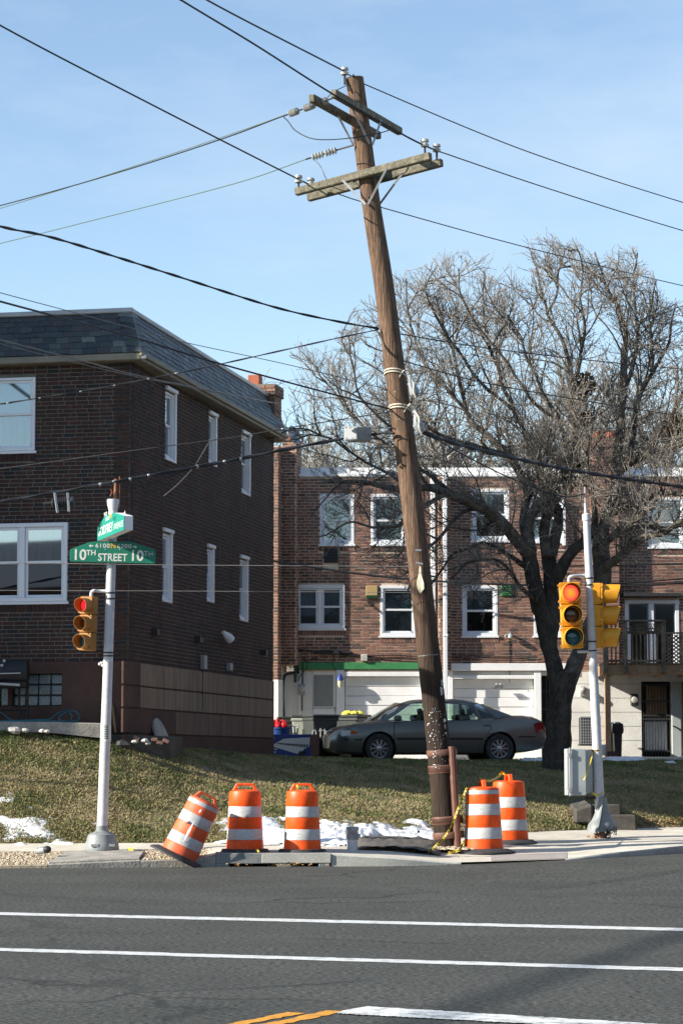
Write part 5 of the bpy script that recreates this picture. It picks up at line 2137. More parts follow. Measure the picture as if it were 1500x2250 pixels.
cb_ = thing("cable_box", "grey cable amplifier box hanging on the thick cable left of the pole", "cable box", tuple(W(785, 952, 39.2)))
m = MB()
q0 = [W(755, 934, 39.0), W(784, 938, 38.9), W(784, 966, 38.9), W(755, 968, 39.0)]
q1 = [W(784, 938, 38.9), W(817, 938, 39.35), W(817, 968, 39.35), W(784, 967, 38.9)]
bk = [p + Vector((.1, .3, 0)) for p in q0]
bk1 = [p + Vector((-.1, .3, 0)) for p in q1]
m.add([q0[3], q0[2], bk[2], bk[3], q0[0], q0[1], bk[1], bk[0]], [(3, 2, 1, 0), (4, 5, 6, 7), (0, 1, 5, 4), (1, 2, 6, 5), (2, 3, 7, 6), (3, 0, 4, 7)])
m.build("front_housing", M['meter'], cb_, bevel=.015)
m = MB()
m.add([q1[3], q1[2], bk1[2], bk1[3], q1[0], q1[1], bk1[1], bk1[0]], [(3, 2, 1, 0), (4, 5, 6, 7), (0, 1, 5, 4), (1, 2, 6, 5), (2, 3, 7, 6), (3, 0, 4, 7)])
m.build("side_housing", M['base_grey'], cb_, bevel=.01)
m = MB()
for x, y in ((760, 939), (769, 939), (778, 941), (762, 964), (775, 964)):
    p = W(x, y, 38.9)
    m.tube([p, p + Vector((-.01, -.05, 0))], .02, 6)
m.build("fitting", M['steel'], cb_)

# ------------------------------------------------------------------ signal poles
DL = 38.3


def signal_base(name, par, c, h, r0, r1, m):
    b = MB()
    prof = [(r0, 0), (r0 * 1.0, .10), (r0 * .97, .16), (r0 * .9, .20), (r0 * .80, .30), (r1 * 1.5, h * .78), (r1 * 1.15, h * .84), (r1 * 1.12, h)]
    b.lathe(prof, 28, Matrix.Translation(c))
    b.lathe([(r0 * 1.012, .065), (r0 * 1.012, .08)], 28, Matrix.Translation(c), cap=False)
    o = b.build(name, m, par, sharp=25)
    b = MB()
    for a in (-1.9, -.9):
        p = c + Vector((math.cos(a) * r0 * .97, math.sin(a) * r0 * .97, .14))
        b.box(p, (.12, .05, .04))
    b.box(c + Vector((-.05, -r1 * 1.55, h * .74)), (.07, .03, .03))
    b.build("lug", m, o)
    return o


lc = W(224, 1876, DL)
lp_ = thing("signal_pole", "grey signal pole carrying the two green street signs", "pole", tuple(lc), group="grey signal poles at the corner")
lt = W(249, 1118, DL)
m = MB()
m.tube([lc + Vector((0, 0, .3)), lc.lerp(lt, .5), lt], [.085, .078, .070], 24)
m.build("shaft", M['pole_paint'], lp_)
signal_base("base_cover", lp_, lc, .44, .27, .082, M['base_grey'])
m = MB()
m.lathe([(.072, -.02), (.078, .0), (.10, .10), (.098, .15), (.0, .16)], 20, Matrix.Translation(lt))
m.build("cap", M['pole_paint'], lp_)
m = MB()
m.tube([lt + Vector((.03, 0, .15)), lt + Vector((.045, 0, .48))], .027, 8)
m.tube([lt + Vector((.10, 0, .0)), lt + Vector((.10, 0, .52))], .009, 6)
m.tube(spline([lt + Vector((-.05, 0, .32)), lt + Vector((-.02, 0, .27)), lt + Vector((-.05, 0, .20))], 8), .008, 5)
m.build("top_rod", M['rust'], lp_)
m = MB()
for y in (1305, 1318, 1437, 1444):
    q = lc.lerp(lt, (1876 - y) / (1876 - 1118.0))
    m.lathe([(.083, -.012), (.083, .012)], 20, Matrix.Translation(q), cap=False)
m.build("clamp_band", M['dark_steel'], lp_)
m = MB()
q = lc.lerp(lt, (1876 - 1614) / 758.0)
m.lathe([(.085, -.13), (.0845, .13)], 20, Matrix.Translation(q), cap=False)
m.build("sticker", M['letter'], lp_)
m = MB()
for k in range(8):
    qq = q + Vector((0, 0, -.08 + k * .028))
    m.lathe([(.0865, -.006), (.0865, .006)], 6, Matrix.Translation(qq), a0=-1.75, a1=-.95, cap=False)
m.build("sticker_print", M['tape_ink'], lp_)
ba = lc.lerp(lt, (1876 - 1301) / 758.0)
hd = W(190, 1370, DL - .12)
m = MB()
bt = Vector((hd.x + .07, hd.y + .02, ba.z))
m.tube(spline([ba, ba + Vector((-.2, 0, 0)), Vector((bt.x + .06, bt.y, bt.z)), Vector((bt.x + .01, bt.y, bt.z - .02)), Vector((bt.x, bt.y, bt.z - .09))], 16), .027, 10)
m.build("bracket", M['pole_paint'], lp_)
m = MB()
ky = W(226, 1459, DL)
for k in range(5):
    m.lathe([(.02, -.02), (.028, 0), (.02, .02)], 8, Matrix.Translation(ky + Vector((random.uniform(-.06, .06), 0, random.uniform(-.05, .05)))))
m.tube(spline([ky, ky + Vector((.05, -.02, .1)), ky + Vector((.10, -.05, .0)), ky + Vector((.11, -.06, -.12))], 10), .012, 6)
m.build("loose_tie", M['letter'], lp_)


def traffic_light(name, label, loc, rotz, tilt, sec, wid, dep, lens_r, vis_l, mats, lit, small=False):
    """a three lamp signal head; its face looks along local -y, its centre at the origin"""
    t = thing(name, label, "traffic light", tuple(loc), (0, tilt, rotz))
    body, vin, red = mats
    for k in range(3):
        zc = (1 - k) * sec
        b = MB()
        b.box((0, dep / 2, zc), (wid * .92, dep, sec * .985))
        b.build("housing", body, t, local=True, bevel=.025, seg=2)
        b = MB()
        b.box((0, -.012, zc), (wid, .03, sec * .97))
        b.build("lamp_door", body, t, local=True, bevel=.012)
        b = MB()
        for s in (1, -1):
            b.box((-wid * .53, 0, zc + s * sec * .36), (.03, .05, .035))
        b.build("hinge", body, t, local=True)
        b = MB()
        me_ = bpy.data.meshes.new("lens")
        lens_m = (red if (k == 0) else (M['lens_amber'] if k == 1 else M['lens_green']))
        q = MB()
        q.lathe([(lens_r, -.03), (lens_r * .8, -.045), (lens_r * .45, -.058), (0.0, -.062)], 28, Matrix.Rotation(math.pi / 2, 4, 'X') @ Matrix.Scale(-1, 4, (0, 0, 1)), cap=False)
        lo_ = q.build("lens", lens_m, t, local=True, sharp=80)
        lo_.matrix_basis = Matrix.Translation((0, .012, zc))
        # tunnel visor: tapering, open below
        b = MB()
        n_ = 30
        a0, a1 = math.radians(-75), math.radians(255)
        for side, (rr, mi) in enumerate(((lens_r * 1.09, 0), (lens_r * 1.05, 1))):
            vs = []
            for j in range(n_ + 1):
                a = a0 + (a1 - a0) * j / n_
                L = vis_l * (0.80 + .20 * max(0, min(1, (math.sin(a) + .75) / 1.3)))
                vs += [(rr * math.cos(a), -.02, zc + rr * math.sin(a)), (rr * math.cos(a) * .97, -.02 - L, zc + rr * math.sin(a) * .97)]
            fs = [(2 * j, 2 * j + 1, 2 * j + 3, 2 * j + 2) for j in range(n_)]
            if side:
                fs = [tuple(reversed(f)) for f in fs]
            b.add(vs, fs, mi, True)
        c1 = 2 * (n_ + 1)
        for j in range(n_):
            b.f.append((2 * j + 1, c1 + 2 * j + 1, c1 + 2 * j + 3, 2 * j + 3)); b.m.append(0); b.s.append(False)
        b.build("visor", [body, vin], t, local=True)
    return t


tl = traffic_light("traffic_light", "faded yellow traffic light below the green street signs", hd, R(-26), R(1.8), .288, .235, .17, .105, .20,
                   (M['signal_old'], M['signal_old'], M['lens_red_small']), True)

# street name signs
s1 = Fr(W(248, 1217, DL - .13), (1, .02), None)
sg = thing("street_sign", "wide green street sign reading 10th Street on the left pole", "street sign", tuple(s1.o), group="street name signs on the left pole")


def s1u(px, py):
    h = s1.hit(px, py)
    return (h[0], h[1])


poly = [s1u(*p) for p in ((155.5, 1234), (339, 1238.5), (341, 1236), (342, 1211), (339, 1207), (296, 1192), (285, 1190), (207, 1190), (197, 1191.5), (157, 1206), (154.5, 1209), (154, 1231))]
m = MB()
m.prism(poly, s1, -.045, 0)
m.build("panel", M['sign'], sg, bevel=.004)
rt = math.radians(-1.0)


def stext(s, size, px, py, mt_='letter', sx=1.0, **k):
    u, z = s1u(px, py)
    return text(s, size, s1, u, z, .0015, M[mt_], sg, "lettering", sx=sx, rotz=rt, **k)


PXM = DL / F
stext("10", 33 * PXM, 175, 1220, sx=.95, bold=.005)
stext("TH", 16 * PXM, 201, 1215, sx=1.0, bold=.003)
stext("STREET", 23 * PXM, 248, 1225.5, sx=.86, bold=.003)
stext("10", 33 * PXM, 300.5, 1222, sx=.95, bold=.005)
stext("T", 16 * PXM, 321, 1217, sx=.9, bold=.0)
stext("H", 16 * PXM, 331.5, 1217.5, sx=.9, bold=-.001)
stext("6100", 13 * PXM, 226, 1199.5, sx=1.15, bold=.001, spacing=1.1)
stext("6200", 13 * PXM, 273.5, 1200.5, sx=1.15, bold=.001, spacing=1.1)
stext("N", 15 * PXM, 249.5, 1200, 'letter_y', sx=1.0, bold=.003)


def arrow(fr, u, z, L, sgn, mt_, par):
    m = MB()
    h = L * .5
    pl = [(-L / 2, 0), (-L / 2 + h, h * .9), (-L / 2 + h * .8, h * .28), (L / 2, h * .28), (L / 2, -h * .28), (-L / 2 + h * .8, -h * .28), (-L / 2 + h, -h * .9)]
    pl = [(u + x * sgn, z + y) for x, y in pl]
    if sgn < 0:
        pl.reverse()
    m.prism(list(reversed(pl)), fr, .0, .003)
    m.build("arrow", mt_, par)


arrow(s1, *s1u(200.5, 1199.3), 10 * PXM, 1, M['letter'], sg)
arrow(s1, *s1u(297, 1201.5), 9 * PXM, -1, M['letter'], sg)
# dab where the right-hand TH has peeled
m = MB()
u, z = s1u(326, 1213.5)
m.prism([(u - .06, z + .0), (u + .07, z - .004), (u + .07, z + .008), (u - .05, z + .009)], s1, .0, .0045)
u, z = s1u(332, 1222)
m.prism([(u - .03, z - .012), (u + .045, z - .012), (u + .03, z + .002), (u - .02, z + .006)], s1, .0, .0045)
m.build("worn_patch", M['sign'], sg)
m = MB()
for x in (232, 263.5):
    u, z = s1u(x, 1207)
    m.lathe([(.008, 0), (.008, .006)], 8, Matrix.Translation(s1.p(u, 0, z)) @ Matrix.Rotation(math.pi / 2, 4, 'X'))
m.build("rivet", M['letter'], sg)

# Godfrey Avenue sign: a deep box standing across the other
e_ = Vector((.30, -.954))
s2 = Fr(W(250, 1155, DL) + Vector((-.10, -.12, 0)), e_, (-.954, -.30))
sg2 = thing("street_sign", "sunlit teal street sign box reading Godfrey Avenue atop the left pole", "street sign", tuple(s2.o), group="street name signs on the left pole")
s2.o.z = W(250, 1155, DL).z
uL, uR = s2.hit(214.5, 1170, .07)[0], s2.hit(273, 1150, .07)[0]


def s2u(px, py):
    h = s2.hit(px, py, .07)
    return (h[0], h[1])


zb = (s2u(214.5, 1187)[1] + s2u(273, 1166)[1]) / 2
zt_ = (s2u(214.5, 1157)[1] + s2u(273, 1135)[1]) / 2
zk = s2u(255, 1125)[1]
um = s2u(252, 1126)[0]
zm = s2u(231, 1134)[1]
umL = s2u(231, 1134)[0]
poly2 = [(uL, zb), (uR, zb), (uR, zt_), (um, zk), (umL, zm), (uL, zt_)]
m = MB()
m.prism([(u, z) for u, z in poly2], s2, -.07, .066)
m.build("box", M['white'], sg2, bevel=.006)
m = MB()
m.prism([(u, z) for u, z in poly2], s2, .066, .07)
m.build("face", M['sign2'], sg2)
LU = uR - uL
zz = zb
s2b = s2
text("GODFREY", .20, s2, uL + LU * .315, zz + .125, .0715, M['letter'], sg2, "lettering", bold=.002, fit=LU * .57)
text("AVENUE", .14, s2, uL + LU * .80, zz + .105, .0715, M['letter'], sg2, "lettering", bold=-.0005, fit=LU * .34)
text("1000", .09, s2, uL + LU * .385, zz + .285, .0715, M['letter'], sg2, "lettering", fit=LU * .15)
text("W", .10, s2, uL + LU * .52, zz + .295, .0715, M['letter_y'], sg2, "lettering", bold=.002, fit=LU * .075)
text("900", .09, s2, uL + LU * .65, zz + .30, .0715, M['letter'], sg2, "lettering", fit=LU * .12)
arrow(s2, uL + LU * .27, zz + .27, .10, 1, M['letter'], sg2)
for v in sg2.children[-1].data.vertices:
    v.co += s2.n * .07
arrow(s2, uL + LU * .86, zz + .29, .09, -1, M['letter'], sg2)
for v in sg2.children[-1].data.vertices:
    v.co += s2.n * .07
m = MB()
p = W(246, 1180, DL - .06)
m.box(p + Vector((-.02, 0, 0)), (.05, .06, .17))
m.tube([p + Vector((.0, 0, .01)), p + Vector((.10, -.02, .01))], .012, 6)
m.build("mount", M['steel'], sg2)

# right pole: shaft broken loose from its cast base
DRP = 42.2
rc0 = W(1322, 1838, DRP)
rp = thing("signal_pole", "leaning grey signal pole with a broken base and grey control cabinet", "pole", tuple(rc0), group="grey signal poles at the corner")
rt_, rb0 = W(1287.5, 1140, DRP), W(1318, 1800, DRP)
m = MB()
m.tube([rb0, rb0.lerp(rt_, .5), rt_], [.088, .076, .062], 24)
m.build("shaft", M['pole_paint'], rp)
m = MB()
ax = (rt_ - rb0).normalized()
Ma = Matrix.Translation(rt_) @ ax.to_track_quat('Z', 'Y').to_matrix().to_4x4()
m.lathe([(.064, -.04), (.075, -.03), (.076, .08), (.03, .10), (.0, .10)], 20, Ma)
m.build("cap", M['pole_paint'], rp)
m = MB()
m.tube([rt_, W(1285, 1106, DRP)], [.04, .028], 10)
m.tube([W(1285, 1106, DRP), W(1284, 1070, DRP)], .014, 8)
m.build("top_rod", M['steel'], rp)
m = MB()
for y in (1272, 1287, 1412, 1432):
    q = rb0.lerp(rt_, (1800 - y) / 660.0)
    m.lathe([(.081, -.012), (.081, .012)], 20, Matrix.Translation(q) @ ax.to_track_quat('Z', 'Y').to_matrix().to_4x4(), cap=False)
m.build("clamp_band", M['dark_steel'], rp)
tilt_m = Matrix.Translation(W(1322, 1822, DRP)) @ Matrix.Rotation(R(-2), 4, 'Y') @ Matrix.Rotation(R(4), 4, 'X')
m = MB()
pr_ = [(.250, -.02), (.248, .05), (.235, .11), (.19, .17), (.155, .26), (.125, .37), (.10, .47), (.096, .56)]
pr_ = [(r, z) for r, z in pr_]
m.lathe(pr_, 18, tilt_m, a0=-1.95, a1=.9, cap=False)
m.lathe([(r - .012, z) for r, z in pr_], 18, tilt_m, a0=-1.95, a1=.9, cap=False)
m.lathe([(.253, .035), (.253, .05)], 18, tilt_m, a0=-1.95, a1=.9, cap=False)
m.build("base_cover", M['base_grey'], rp)
tm2 = Matrix.Translation(W(1318, 1828, DRP - .1)) @ Matrix.Rotation(R(7), 4, 'Y')
m = MB()
m.lathe([(r * .94, z) for r, z in pr_], 12, tm2, a0=-3.5, a1=-1.85, cap=False)
m.lathe([(r * .94 - .012, z) for r, z in pr_], 12, tm2, a0=-3.5, a1=-1.85, cap=False)
m.build("base_cover", M['base_grey'], rp)
m = MB()
for k in range(6):
    p0 = W(1318 + random.uniform(-6, 10), 1822, DRP)
    x1 = random.uniform(1330, 1357)
    ps = [p0, W(1326 + k * 2, 1836, DRP - .2), W(x1, random.uniform(1815, 1832), DRP - .3), W(x1 + random.uniform(-3, 8), random.uniform(1828, 1840), DRP - .35)]
    m.tube(spline(ps, 14), .008, 5)
m.tube([W(1316, 1815, DRP), W(1324, 1838, DRP - .1)], .05, 8)
m.build("torn_wires", M['black'], rp)
sp = []
for k in range(150):
    p = W(1318 + random.gauss(0, 7), 1838 + random.gauss(0, 1.5), DRP - .15)
    sp.append((p.x, p.y, p.z + random.uniform(-.02, .05)))
pebbles("rubble", sp, .012, .035, [M['rust'], M['pebble_dark']])
ba = rb0.lerp(rt_, (1800 - 1266) / 660.0)
h1 = W(1254, 1352, DRP - .15)
m = MB()
bt = Vector((h1.x - .03, h1.y + .05, ba.z - .02))
m.tube(spline([ba, ba + Vector((-.12, 0, 0)), Vector((bt.x + .07, bt.y, bt.z)), Vector((bt.x + .01, bt.y, bt.z - .02)), Vector((bt.x, bt.y, bt.z - .10))], 16), .030, 10)
m.tube([W(1268, 1432, DRP - .05), W(1300, 1432, DRP)], .024, 10)
m.build("bracket", M['pole_paint'], rp)
traffic_light("traffic_light", "bright yellow traffic light with a glowing red lens beside the leaning signal pole", h1, R(3), R(-2.4), .389, .37, .18, .157, .22,
              (M['signal'], M['visor_in'], M['lens_red']), True)
h2 = W(1322, 1353, DRP + .1)
traffic_light("traffic_light", "yellow traffic light turned sideways behind the leaning signal pole", h2, R(81), R(-1.6), .383, .37, .20, .157, .30,
              (M['signal'], M['visor_in'], M['lens_amber']), False)
m = MB()
m.tube([rb0.lerp(rt_, .68), h2 + Vector((-.12, .05, .35))], .03, 8)
m.tube([rb0.lerp(rt_, .57), h2 + Vector((-.12, .05, -.5))], .03, 8)
m.build("bracket", M['pole_paint'], rp)

# control cabinet
ccx = W(1275, 1697, DRP - .05)
cc = thing("control_cabinet", "grey signal control cabinet strapped to the right pole", "cabinet", tuple(ccx))
cf = Fr(W(1244, 1697, DRP - .32), (1, .06))
cf.o.z = 0


def cfu(px, py):
    return cf.hit(px, py)


a, b_ = cfu(1245, 1748), cfu(1286, 1645)
m = MB()
m.fbox(cf, a[0], b_[0], -.30, -.02, a[1], b_[1])
m.build("case", M['cabinet'], cc, bevel=.015, seg=2)
m = MB()
m.fbox(cf, a[0], b_[0], -.02, .0, a[1] + .005, b_[1] - .005)
m.build("door", M['cabinet'], cc, bevel=.008)
m = MB()
m.add([cf.p(b_[0] - .001, -.01, a[1] + .02), cf.p(b_[0] + .15, -.22, a[1] + .06), cf.p(b_[0] + .15, -.34, a[1] + .06), cf.p(b_[0] - .001, -.34, a[1] + .02),
       cf.p(b_[0] - .001, -.01, b_[1] - .02), cf.p(b_[0] + .15, -.22, b_[1] - .03), cf.p(b_[0] + .15, -.34, b_[1] - .03), cf.p(b_[0] - .001, -.34, b_[1] - .02)],
      [(3, 2, 1, 0), (4, 5, 6, 7), (0, 1, 5, 4), (1, 2, 6, 5), (2, 3, 7, 6), (3, 0, 4, 7)])
m.build("side_case", M['cabinet'], cc, bevel=.01)
m = MB()
x = cfu(1251, 1700)[0]
m.tube([cf.p(x, .025, a[1] - .01), cf.p(x, .025, b_[1] + .02)], .014, 8)
for y in (1656, 1661, 1733, 1738):
    m.fbox(cf, x - .03, x + .03, .0, .045, cfu(1250, y)[1] - .014, cfu(1250, y)[1] + .014)
m.build("hinge_rod", M['meter'], cc)
m = MB()
m.bar(W(1286, 1753, DRP - .1), W(1312, 1753, DRP), .06, .05)
m.bar(W(1290, 1650, DRP - .1), W(1306, 1650, DRP), .06, .05)
m.build("bracket", M['dark_steel'], cc)


def tape_strip(name, label, pts, w, n=40, ink=True, twist=0.0):
    t = thing(name, label, "tape", tuple(pts[0]))
    S = spline(pts, n)
    m = MB()
    mk = MB()
    L = []
    for i in range(n):
        p = Vector(S[i])
        d = Vector(S[min(i + 1, n - 1)]) - Vector(S[max(i - 1, 0)])
        d.normalize()
        s = d.cross(Vector((0, 1, 0)))
        s = (s.normalized() if s.length > .01 else Vector((1, 0, 0)))
        q = Matrix.Rotation(twist * math.sin(i * .55), 3, d) @ s
        L.append((p - q * w / 2, p + q * w / 2, q, d))
    vs = [v for l in L for v in l[:2]]
    m.add(vs, [(2 * i, 2 * i + 1, 2 * i + 3, 2 * i + 2) for i in range(n - 1)])
    m.build("ribbon", M['tape'], t)
    if ink:
        for i in range(1, n - 2, 2):
            p0, p1, q, d = L[i]
            c = (p0 + p1) / 2 + Vector((0, -.004, 0))
            mk.add([c - q * w * .28 - d * .012, c - q * w * .28 + d * .014, c + q * w * .28 + d * .02, c + q * w * .28 - d * .008], [(0, 1, 2, 3)])
        mk.build("printing", M['tape_ink'], t, kind='stuff')
    return t


tape_strip("caution_tape", "yellow caution tape slanting down in front of the wooden pole's foot", [W(1025, 1731, 38.6), W(1008, 1772, 38.5), W(985, 1826, 38.4), W(962, 1853, 38.5), W(940, 1874, 38.6)], .034, 46, True, .7)
tape_strip("caution_tape", "yellow caution tape lying on the gravel between pole and barrel", [W(985, 1874, 38.7), W(1002, 1870, 38.5), W(1010, 1866, 38.45), W(1015, 1855, 38.45), W(1021, 1848, 38.5)], .05, 26, True, .9)
tape_strip("caution_tape", "yellow tape knotted round the right pole above its cabinet", [W(1304, 1648, DRP - .12), W(1310, 1650, DRP - .14), W(1317, 1647, DRP - .12)], .03, 10, True, .2)
tape_strip("caution_tape", "yellow tape end dangling beside the control cabinet", [W(1301, 1654, DRP - .2), W(1296, 1675, DRP - .34), W(1288, 1700, DRP - .36), W(1281, 1714, DRP - .36)], .018, 16, False, .6)
tape_strip("caution_tape", "frayed yellow tape round the right pole's foot", [W(1300, 1742, DRP - .15), W(1310, 1748, DRP - .2), W(1322, 1742, DRP - .15)], .03, 12, False, .9)

# ------------------------------------------------------------------ traffic barrels
GB = "orange traffic barrels at the kerb"


def barrel(label, loc, rot, body, tilt=False, handle_rot=0.0, ring=False, base_r=.46, tear=False, scale=1.0):
    t = thing("traffic_barrel", label, "traffic barrel", tuple(loc), rot, GB)
    s = scale
    segs = [(0, .170, .293, .284, 0), (.170, .352, .281, .272, 1), (.352, .519, .271, .264, 0), (.519, .700, .263, .255, 1), (.700, .905, .254, .246, 0)]
    m = MB()
    prof = []
    for z0, z1, r0, r1, w in segs:
        prof += [(r0 - (.004 if w else 0), z0 + .003), (r1 - (.004 if w else 0), z1 - .003)]
    prof += [(.236, .925), (.19, .945), (.06, .95), (0, .95)]
    m.lathe([(r * s, z * s) for r, z in prof], 40, cap=False)
    m.build("body", body, t, local=True, sharp=30)
    for z0, z1, r0, r1, w in segs:
        if w:
            m = MB()
            m.lathe([(r0 * s - .001, (z0 + .008) * s), (r0 * s + .002, (z0 + .012) * s), (r1 * s + .002, (z1 - .012) * s), (r1 * s - .001, (z1 - .008) * s)], 40, cap=False)
            m.build("stripe", M['reflect'], t, local=True)
    if ring:
        m = MB()
        m.lathe([(.251 * s, .835 * s), (.250 * s, .895 * s)], 40, cap=False)
        m.build("band", M['silver_band'], t, local=True)
    # handle: a flat moulded loop across the lid
    hr = Matrix.Rotation(handle_rot, 4, 'Z')
    m = MB()
    P = [(-.20, .935), (-.135, 1.045), (.135, 1.045), (.20, .935), (.145, .935), (.10, 1.012), (-.10, 1.012), (-.145, .935)]
    for y in (-.03, .03):
        pass
    q = [hr @ Vector((x * s, -.032 * s, z * s)) for x, z in P] + [hr @ Vector((x * s, .032 * s, z * s)) for x, z in P]
    m.add(q, [(0, 7, 6, 1), (1, 6, 5, 2), (2, 5, 4, 3), (8, 9, 14, 15), (9, 10, 13, 14), (10, 11, 12, 13),
              (0, 1, 9, 8), (1, 2, 10, 9), (2, 3, 11, 10), (3, 4, 12, 11), (4, 5, 13, 12), (5, 6, 14, 13), (6, 7, 15, 14), (7, 0, 8, 15)])
    m.build("handle", body, t, local=True, bevel=.008)
    m = MB()
    m.lathe([(base_r * s, -.045), (base_r * s, -.02), (base_r * .93 * s, .0), (.36 * s, .035), (.30 * s, .04), (.27 * s, .04)], 36)
    m.build("rubber_base", M['rubber'], t, local=True)
    return t


b1 = barrel("tilted faded orange barrel with torn stripes", W(392, 1888, 37.2) + Vector((0, 0, .04)), (R(-3), R(25.5), R(0)), M['orange_old'], handle_rot=R(12), ring=True)
m = MB()
for (a, z0, z1, w) in ((-1.62, .22, .60, .035), (-1.55, .72, .80, .03), (-2.05, .50, .56, .05)):
    r = .285
    P_ = lambda a, z, o: Vector((math.cos(a) * (r + o), math.sin(a) * (r + o), z))
    vs = [P_(a, z0, .0), P_(a + w * 2.2, (z0 + z1) / 2, .05), P_(a + w, z1, .01), P_(a - w * 1.5, (z0 + z1) / 2, .03)]
    m.add(vs, [(0, 1, 2, 3)])
m.build("torn_flap", M['silver_band'], b1, local=True)
barrel("clean upright orange barrel beside the tilted one, on the inlet's dark end", Vector((W(538, 1867, 37.75).x, 37.75, .215)), (0, 0, R(8)), M['orange'], handle_rot=R(-4), base_r=.40)
b3 = barrel("upright orange barrel beside the grey pipe stub, on the inlet's pale end", Vector((W(664, 1868, 37.75).x, 37.75, .212)), (0, 0, R(40)), M['orange'], handle_rot=R(-36), base_r=.40)
barrel("orange barrel with a grey top band close by the wooden pole", Vector((W(1062, 1868, 39.3).x, 39.3, W(1062, 1870, 39.3).z)), (0, R(-1.5), R(-60)), M['orange'], handle_rot=R(-24), ring=True, base_r=.47, scale=1.09)
barrel("orange barrel standing behind the grey-banded barrel", Vector((W(1119, 1848, 41.1).x, 41.1, W(1119, 1850, 41.1).z)), (0, R(-1), R(-50)), M['orange'], handle_rot=R(-32), base_r=.44, scale=1.09)
tape_strip("caution_tape", "yellow tape strung between the lids of the two right barrels", [W(1054, 1712, 39.25), W(1075, 1716, 39.7), W(1095, 1706, 41.0), W(1101, 1697, 41.1), W(1108, 1702, 41.1)], .04, 20, False, .5)
tape_strip("caution_tape", "scrap of yellow tape under the second barrel", [W(563, 1866, 37.3), W(567, 1870, 37.25), W(570, 1874, 37.25)], .03, 8, False, .3)
tape_strip("caution_tape", "scrap of yellow tape on the handle of the third barrel", [W(652, 1724, 37.7), W(653, 1729, 37.68), W(652.5, 1733, 37.68)], .03, 8, False, .2)
tape_strip("caution_tape", "yellow tape scrap on the pavement beside the left pole", [W(283, 1866, 38.2), W(288, 1868, 38.1), W(293, 1867, 38.0)], .06, 8, False, .3)

# grey pipe stub in the snow
ps_ = thing("pipe_stub", "grey vent pipe stub wrapped at its top standing in the snow", "pipe", tuple(W(774, 1873, 38.2)))
c = W(774, 1873, 38.2)
m = MB()
m.lathe([(.083, -.05), (.083, .24)], 20, Matrix.Translation(c))
m.build("pipe", M['pole_paint'], ps_)
m = MB()
m.lathe([(.089, .20), (.097, .25), (.092, .33), (.104, .37), (.085, .40), (0, .405)], 20, Matrix.Translation(c))
for k, v in enumerate(m.v):
    v = Vector(v)
    m.v[k] = tuple(v + Vector((mnoise.noise(v * 22), mnoise.noise(v * 22 + Vector((5, 0, 0))), 0)) * .014)
m.build("wrap", M['plasticbag'], ps_)
m = MB()
m.tube([c + Vector((.05, -.02, .26)), c + Vector((.125, -.02, .26))], .03, 8)
m.build("side_port", M['meter'], ps_)

# crushed cup on the gravel
cu = thing("plastic_bottle", "crushed clear bottle lying on the gravel at far left", "bottle", tuple(W(92, 1873, 37.4)))
c = W(90, 1872, 37.4)
Mc = Matrix.Translation(c + Vector((0, 0, .02))) @ Matrix.Rotation(R(80), 4, 'Y') @ Matrix.Rotation(R(30), 4, 'X')
m = MB()
m.lathe([(0, -.05), (.055, -.05), (.05, -.02), (.058, .02), (.05, .06), (.055, .09)], 14, Mc)
m.build("bottle_body", M['plasticbag'], cu)
m = MB()
m.lathe([(.05, .091), (.06, .13), (.045, .17), (.02, .19), (0, .19)], 14, Mc)
m.build("label_wrap", M['black'], cu)
# ------------------------------------------------------------------ the parked car (local x forward, y to its left, z up)
CA = 191.0
car_loc = W(946, 1660, 55.9)
car_loc.z = 1.55
car = thing("parked_car", "grey-brown four-door sedan parked on the lawn behind the pole", "car", tuple(car_loc), (0, 0, R(CA)))
XF, XB = 1.40, -1.40
stn = [  # x, half width, z low, z shoulder, z top
    (2.46, .50, .34, .62, .64), (2.36, .64, .27, .70, .72), (2.26, .77, .22, .76, .79), (2.05, .86, .20, .82, .86), (1.75, .90, .19, .87, .92), (1.45, .915, .19, .91, .965),
    (1.18, .92, .19, .945, .99), (.9, .925, .19, .955, .97), (.3, .93, .19, .965, .97), (-.4, .93, .19, .975, .98), (-1.0, .93, .19, .99, 1.0), (-1.45, .925, .20, 1.01, 1.05),
    (-1.70, .915, .22, 1.03, 1.095), (-2.05, .89, .25, 1.03, 1.10), (-2.30, .84, .29, 1.0, 1.07), (-2.46, .78, .33, .95, .99), (-2.60, .68, .38, .68, .70), (-2.64, .6, .42, .6, .62)]
rings = []
for x, hw, zl, zs, zt in stn:
    half = [(0, zl), (hw * .8, zl), (hw - .05, zl + .05), (hw - .005, zl + .17), (hw, zl + (zs - zl) * .45), (hw + .004, zl + (zs - zl) * .62), (hw - .012, zl + (zs - zl) * .80), (hw - .045, zs - .02), (hw - .12, zs + (zt - zs) * .35), (hw * .55, zt - (zt - zs) * .1), (0, zt)]
    rings.append([(x, y, z) for y, z in half] + [(x, -y, z) for y, z in reversed(half[1:-1])])
n = len(rings[0])
body = MB()
vs = [p for r in rings for p in r]
fs = [(i * n + j, i * n + (j + 1) % n, (i + 1) * n + (j + 1) % n, (i + 1) * n + j) for i in range(len(rings) - 1) for j in range(n)]
fs += [tuple(reversed(range(n))), tuple((len(rings) - 1) * n + j for j in range(n))]
body.add(vs, fs, 0, True)
bo = body.build("body", M['car'], car, local=True, sharp=32)
cut = MB()
for wx in (XF, XB):
    for s in (1, -1):
        Mx = Matrix.Translation((wx, s * 1.0, .335)) @ Matrix.Rotation(math.pi / 2, 4, 'X')
        cut.lathe([(.385, -.28), (.385, .28)], 36, Mx, sm=False)
cutter = cut.build("cutter", M['car'])
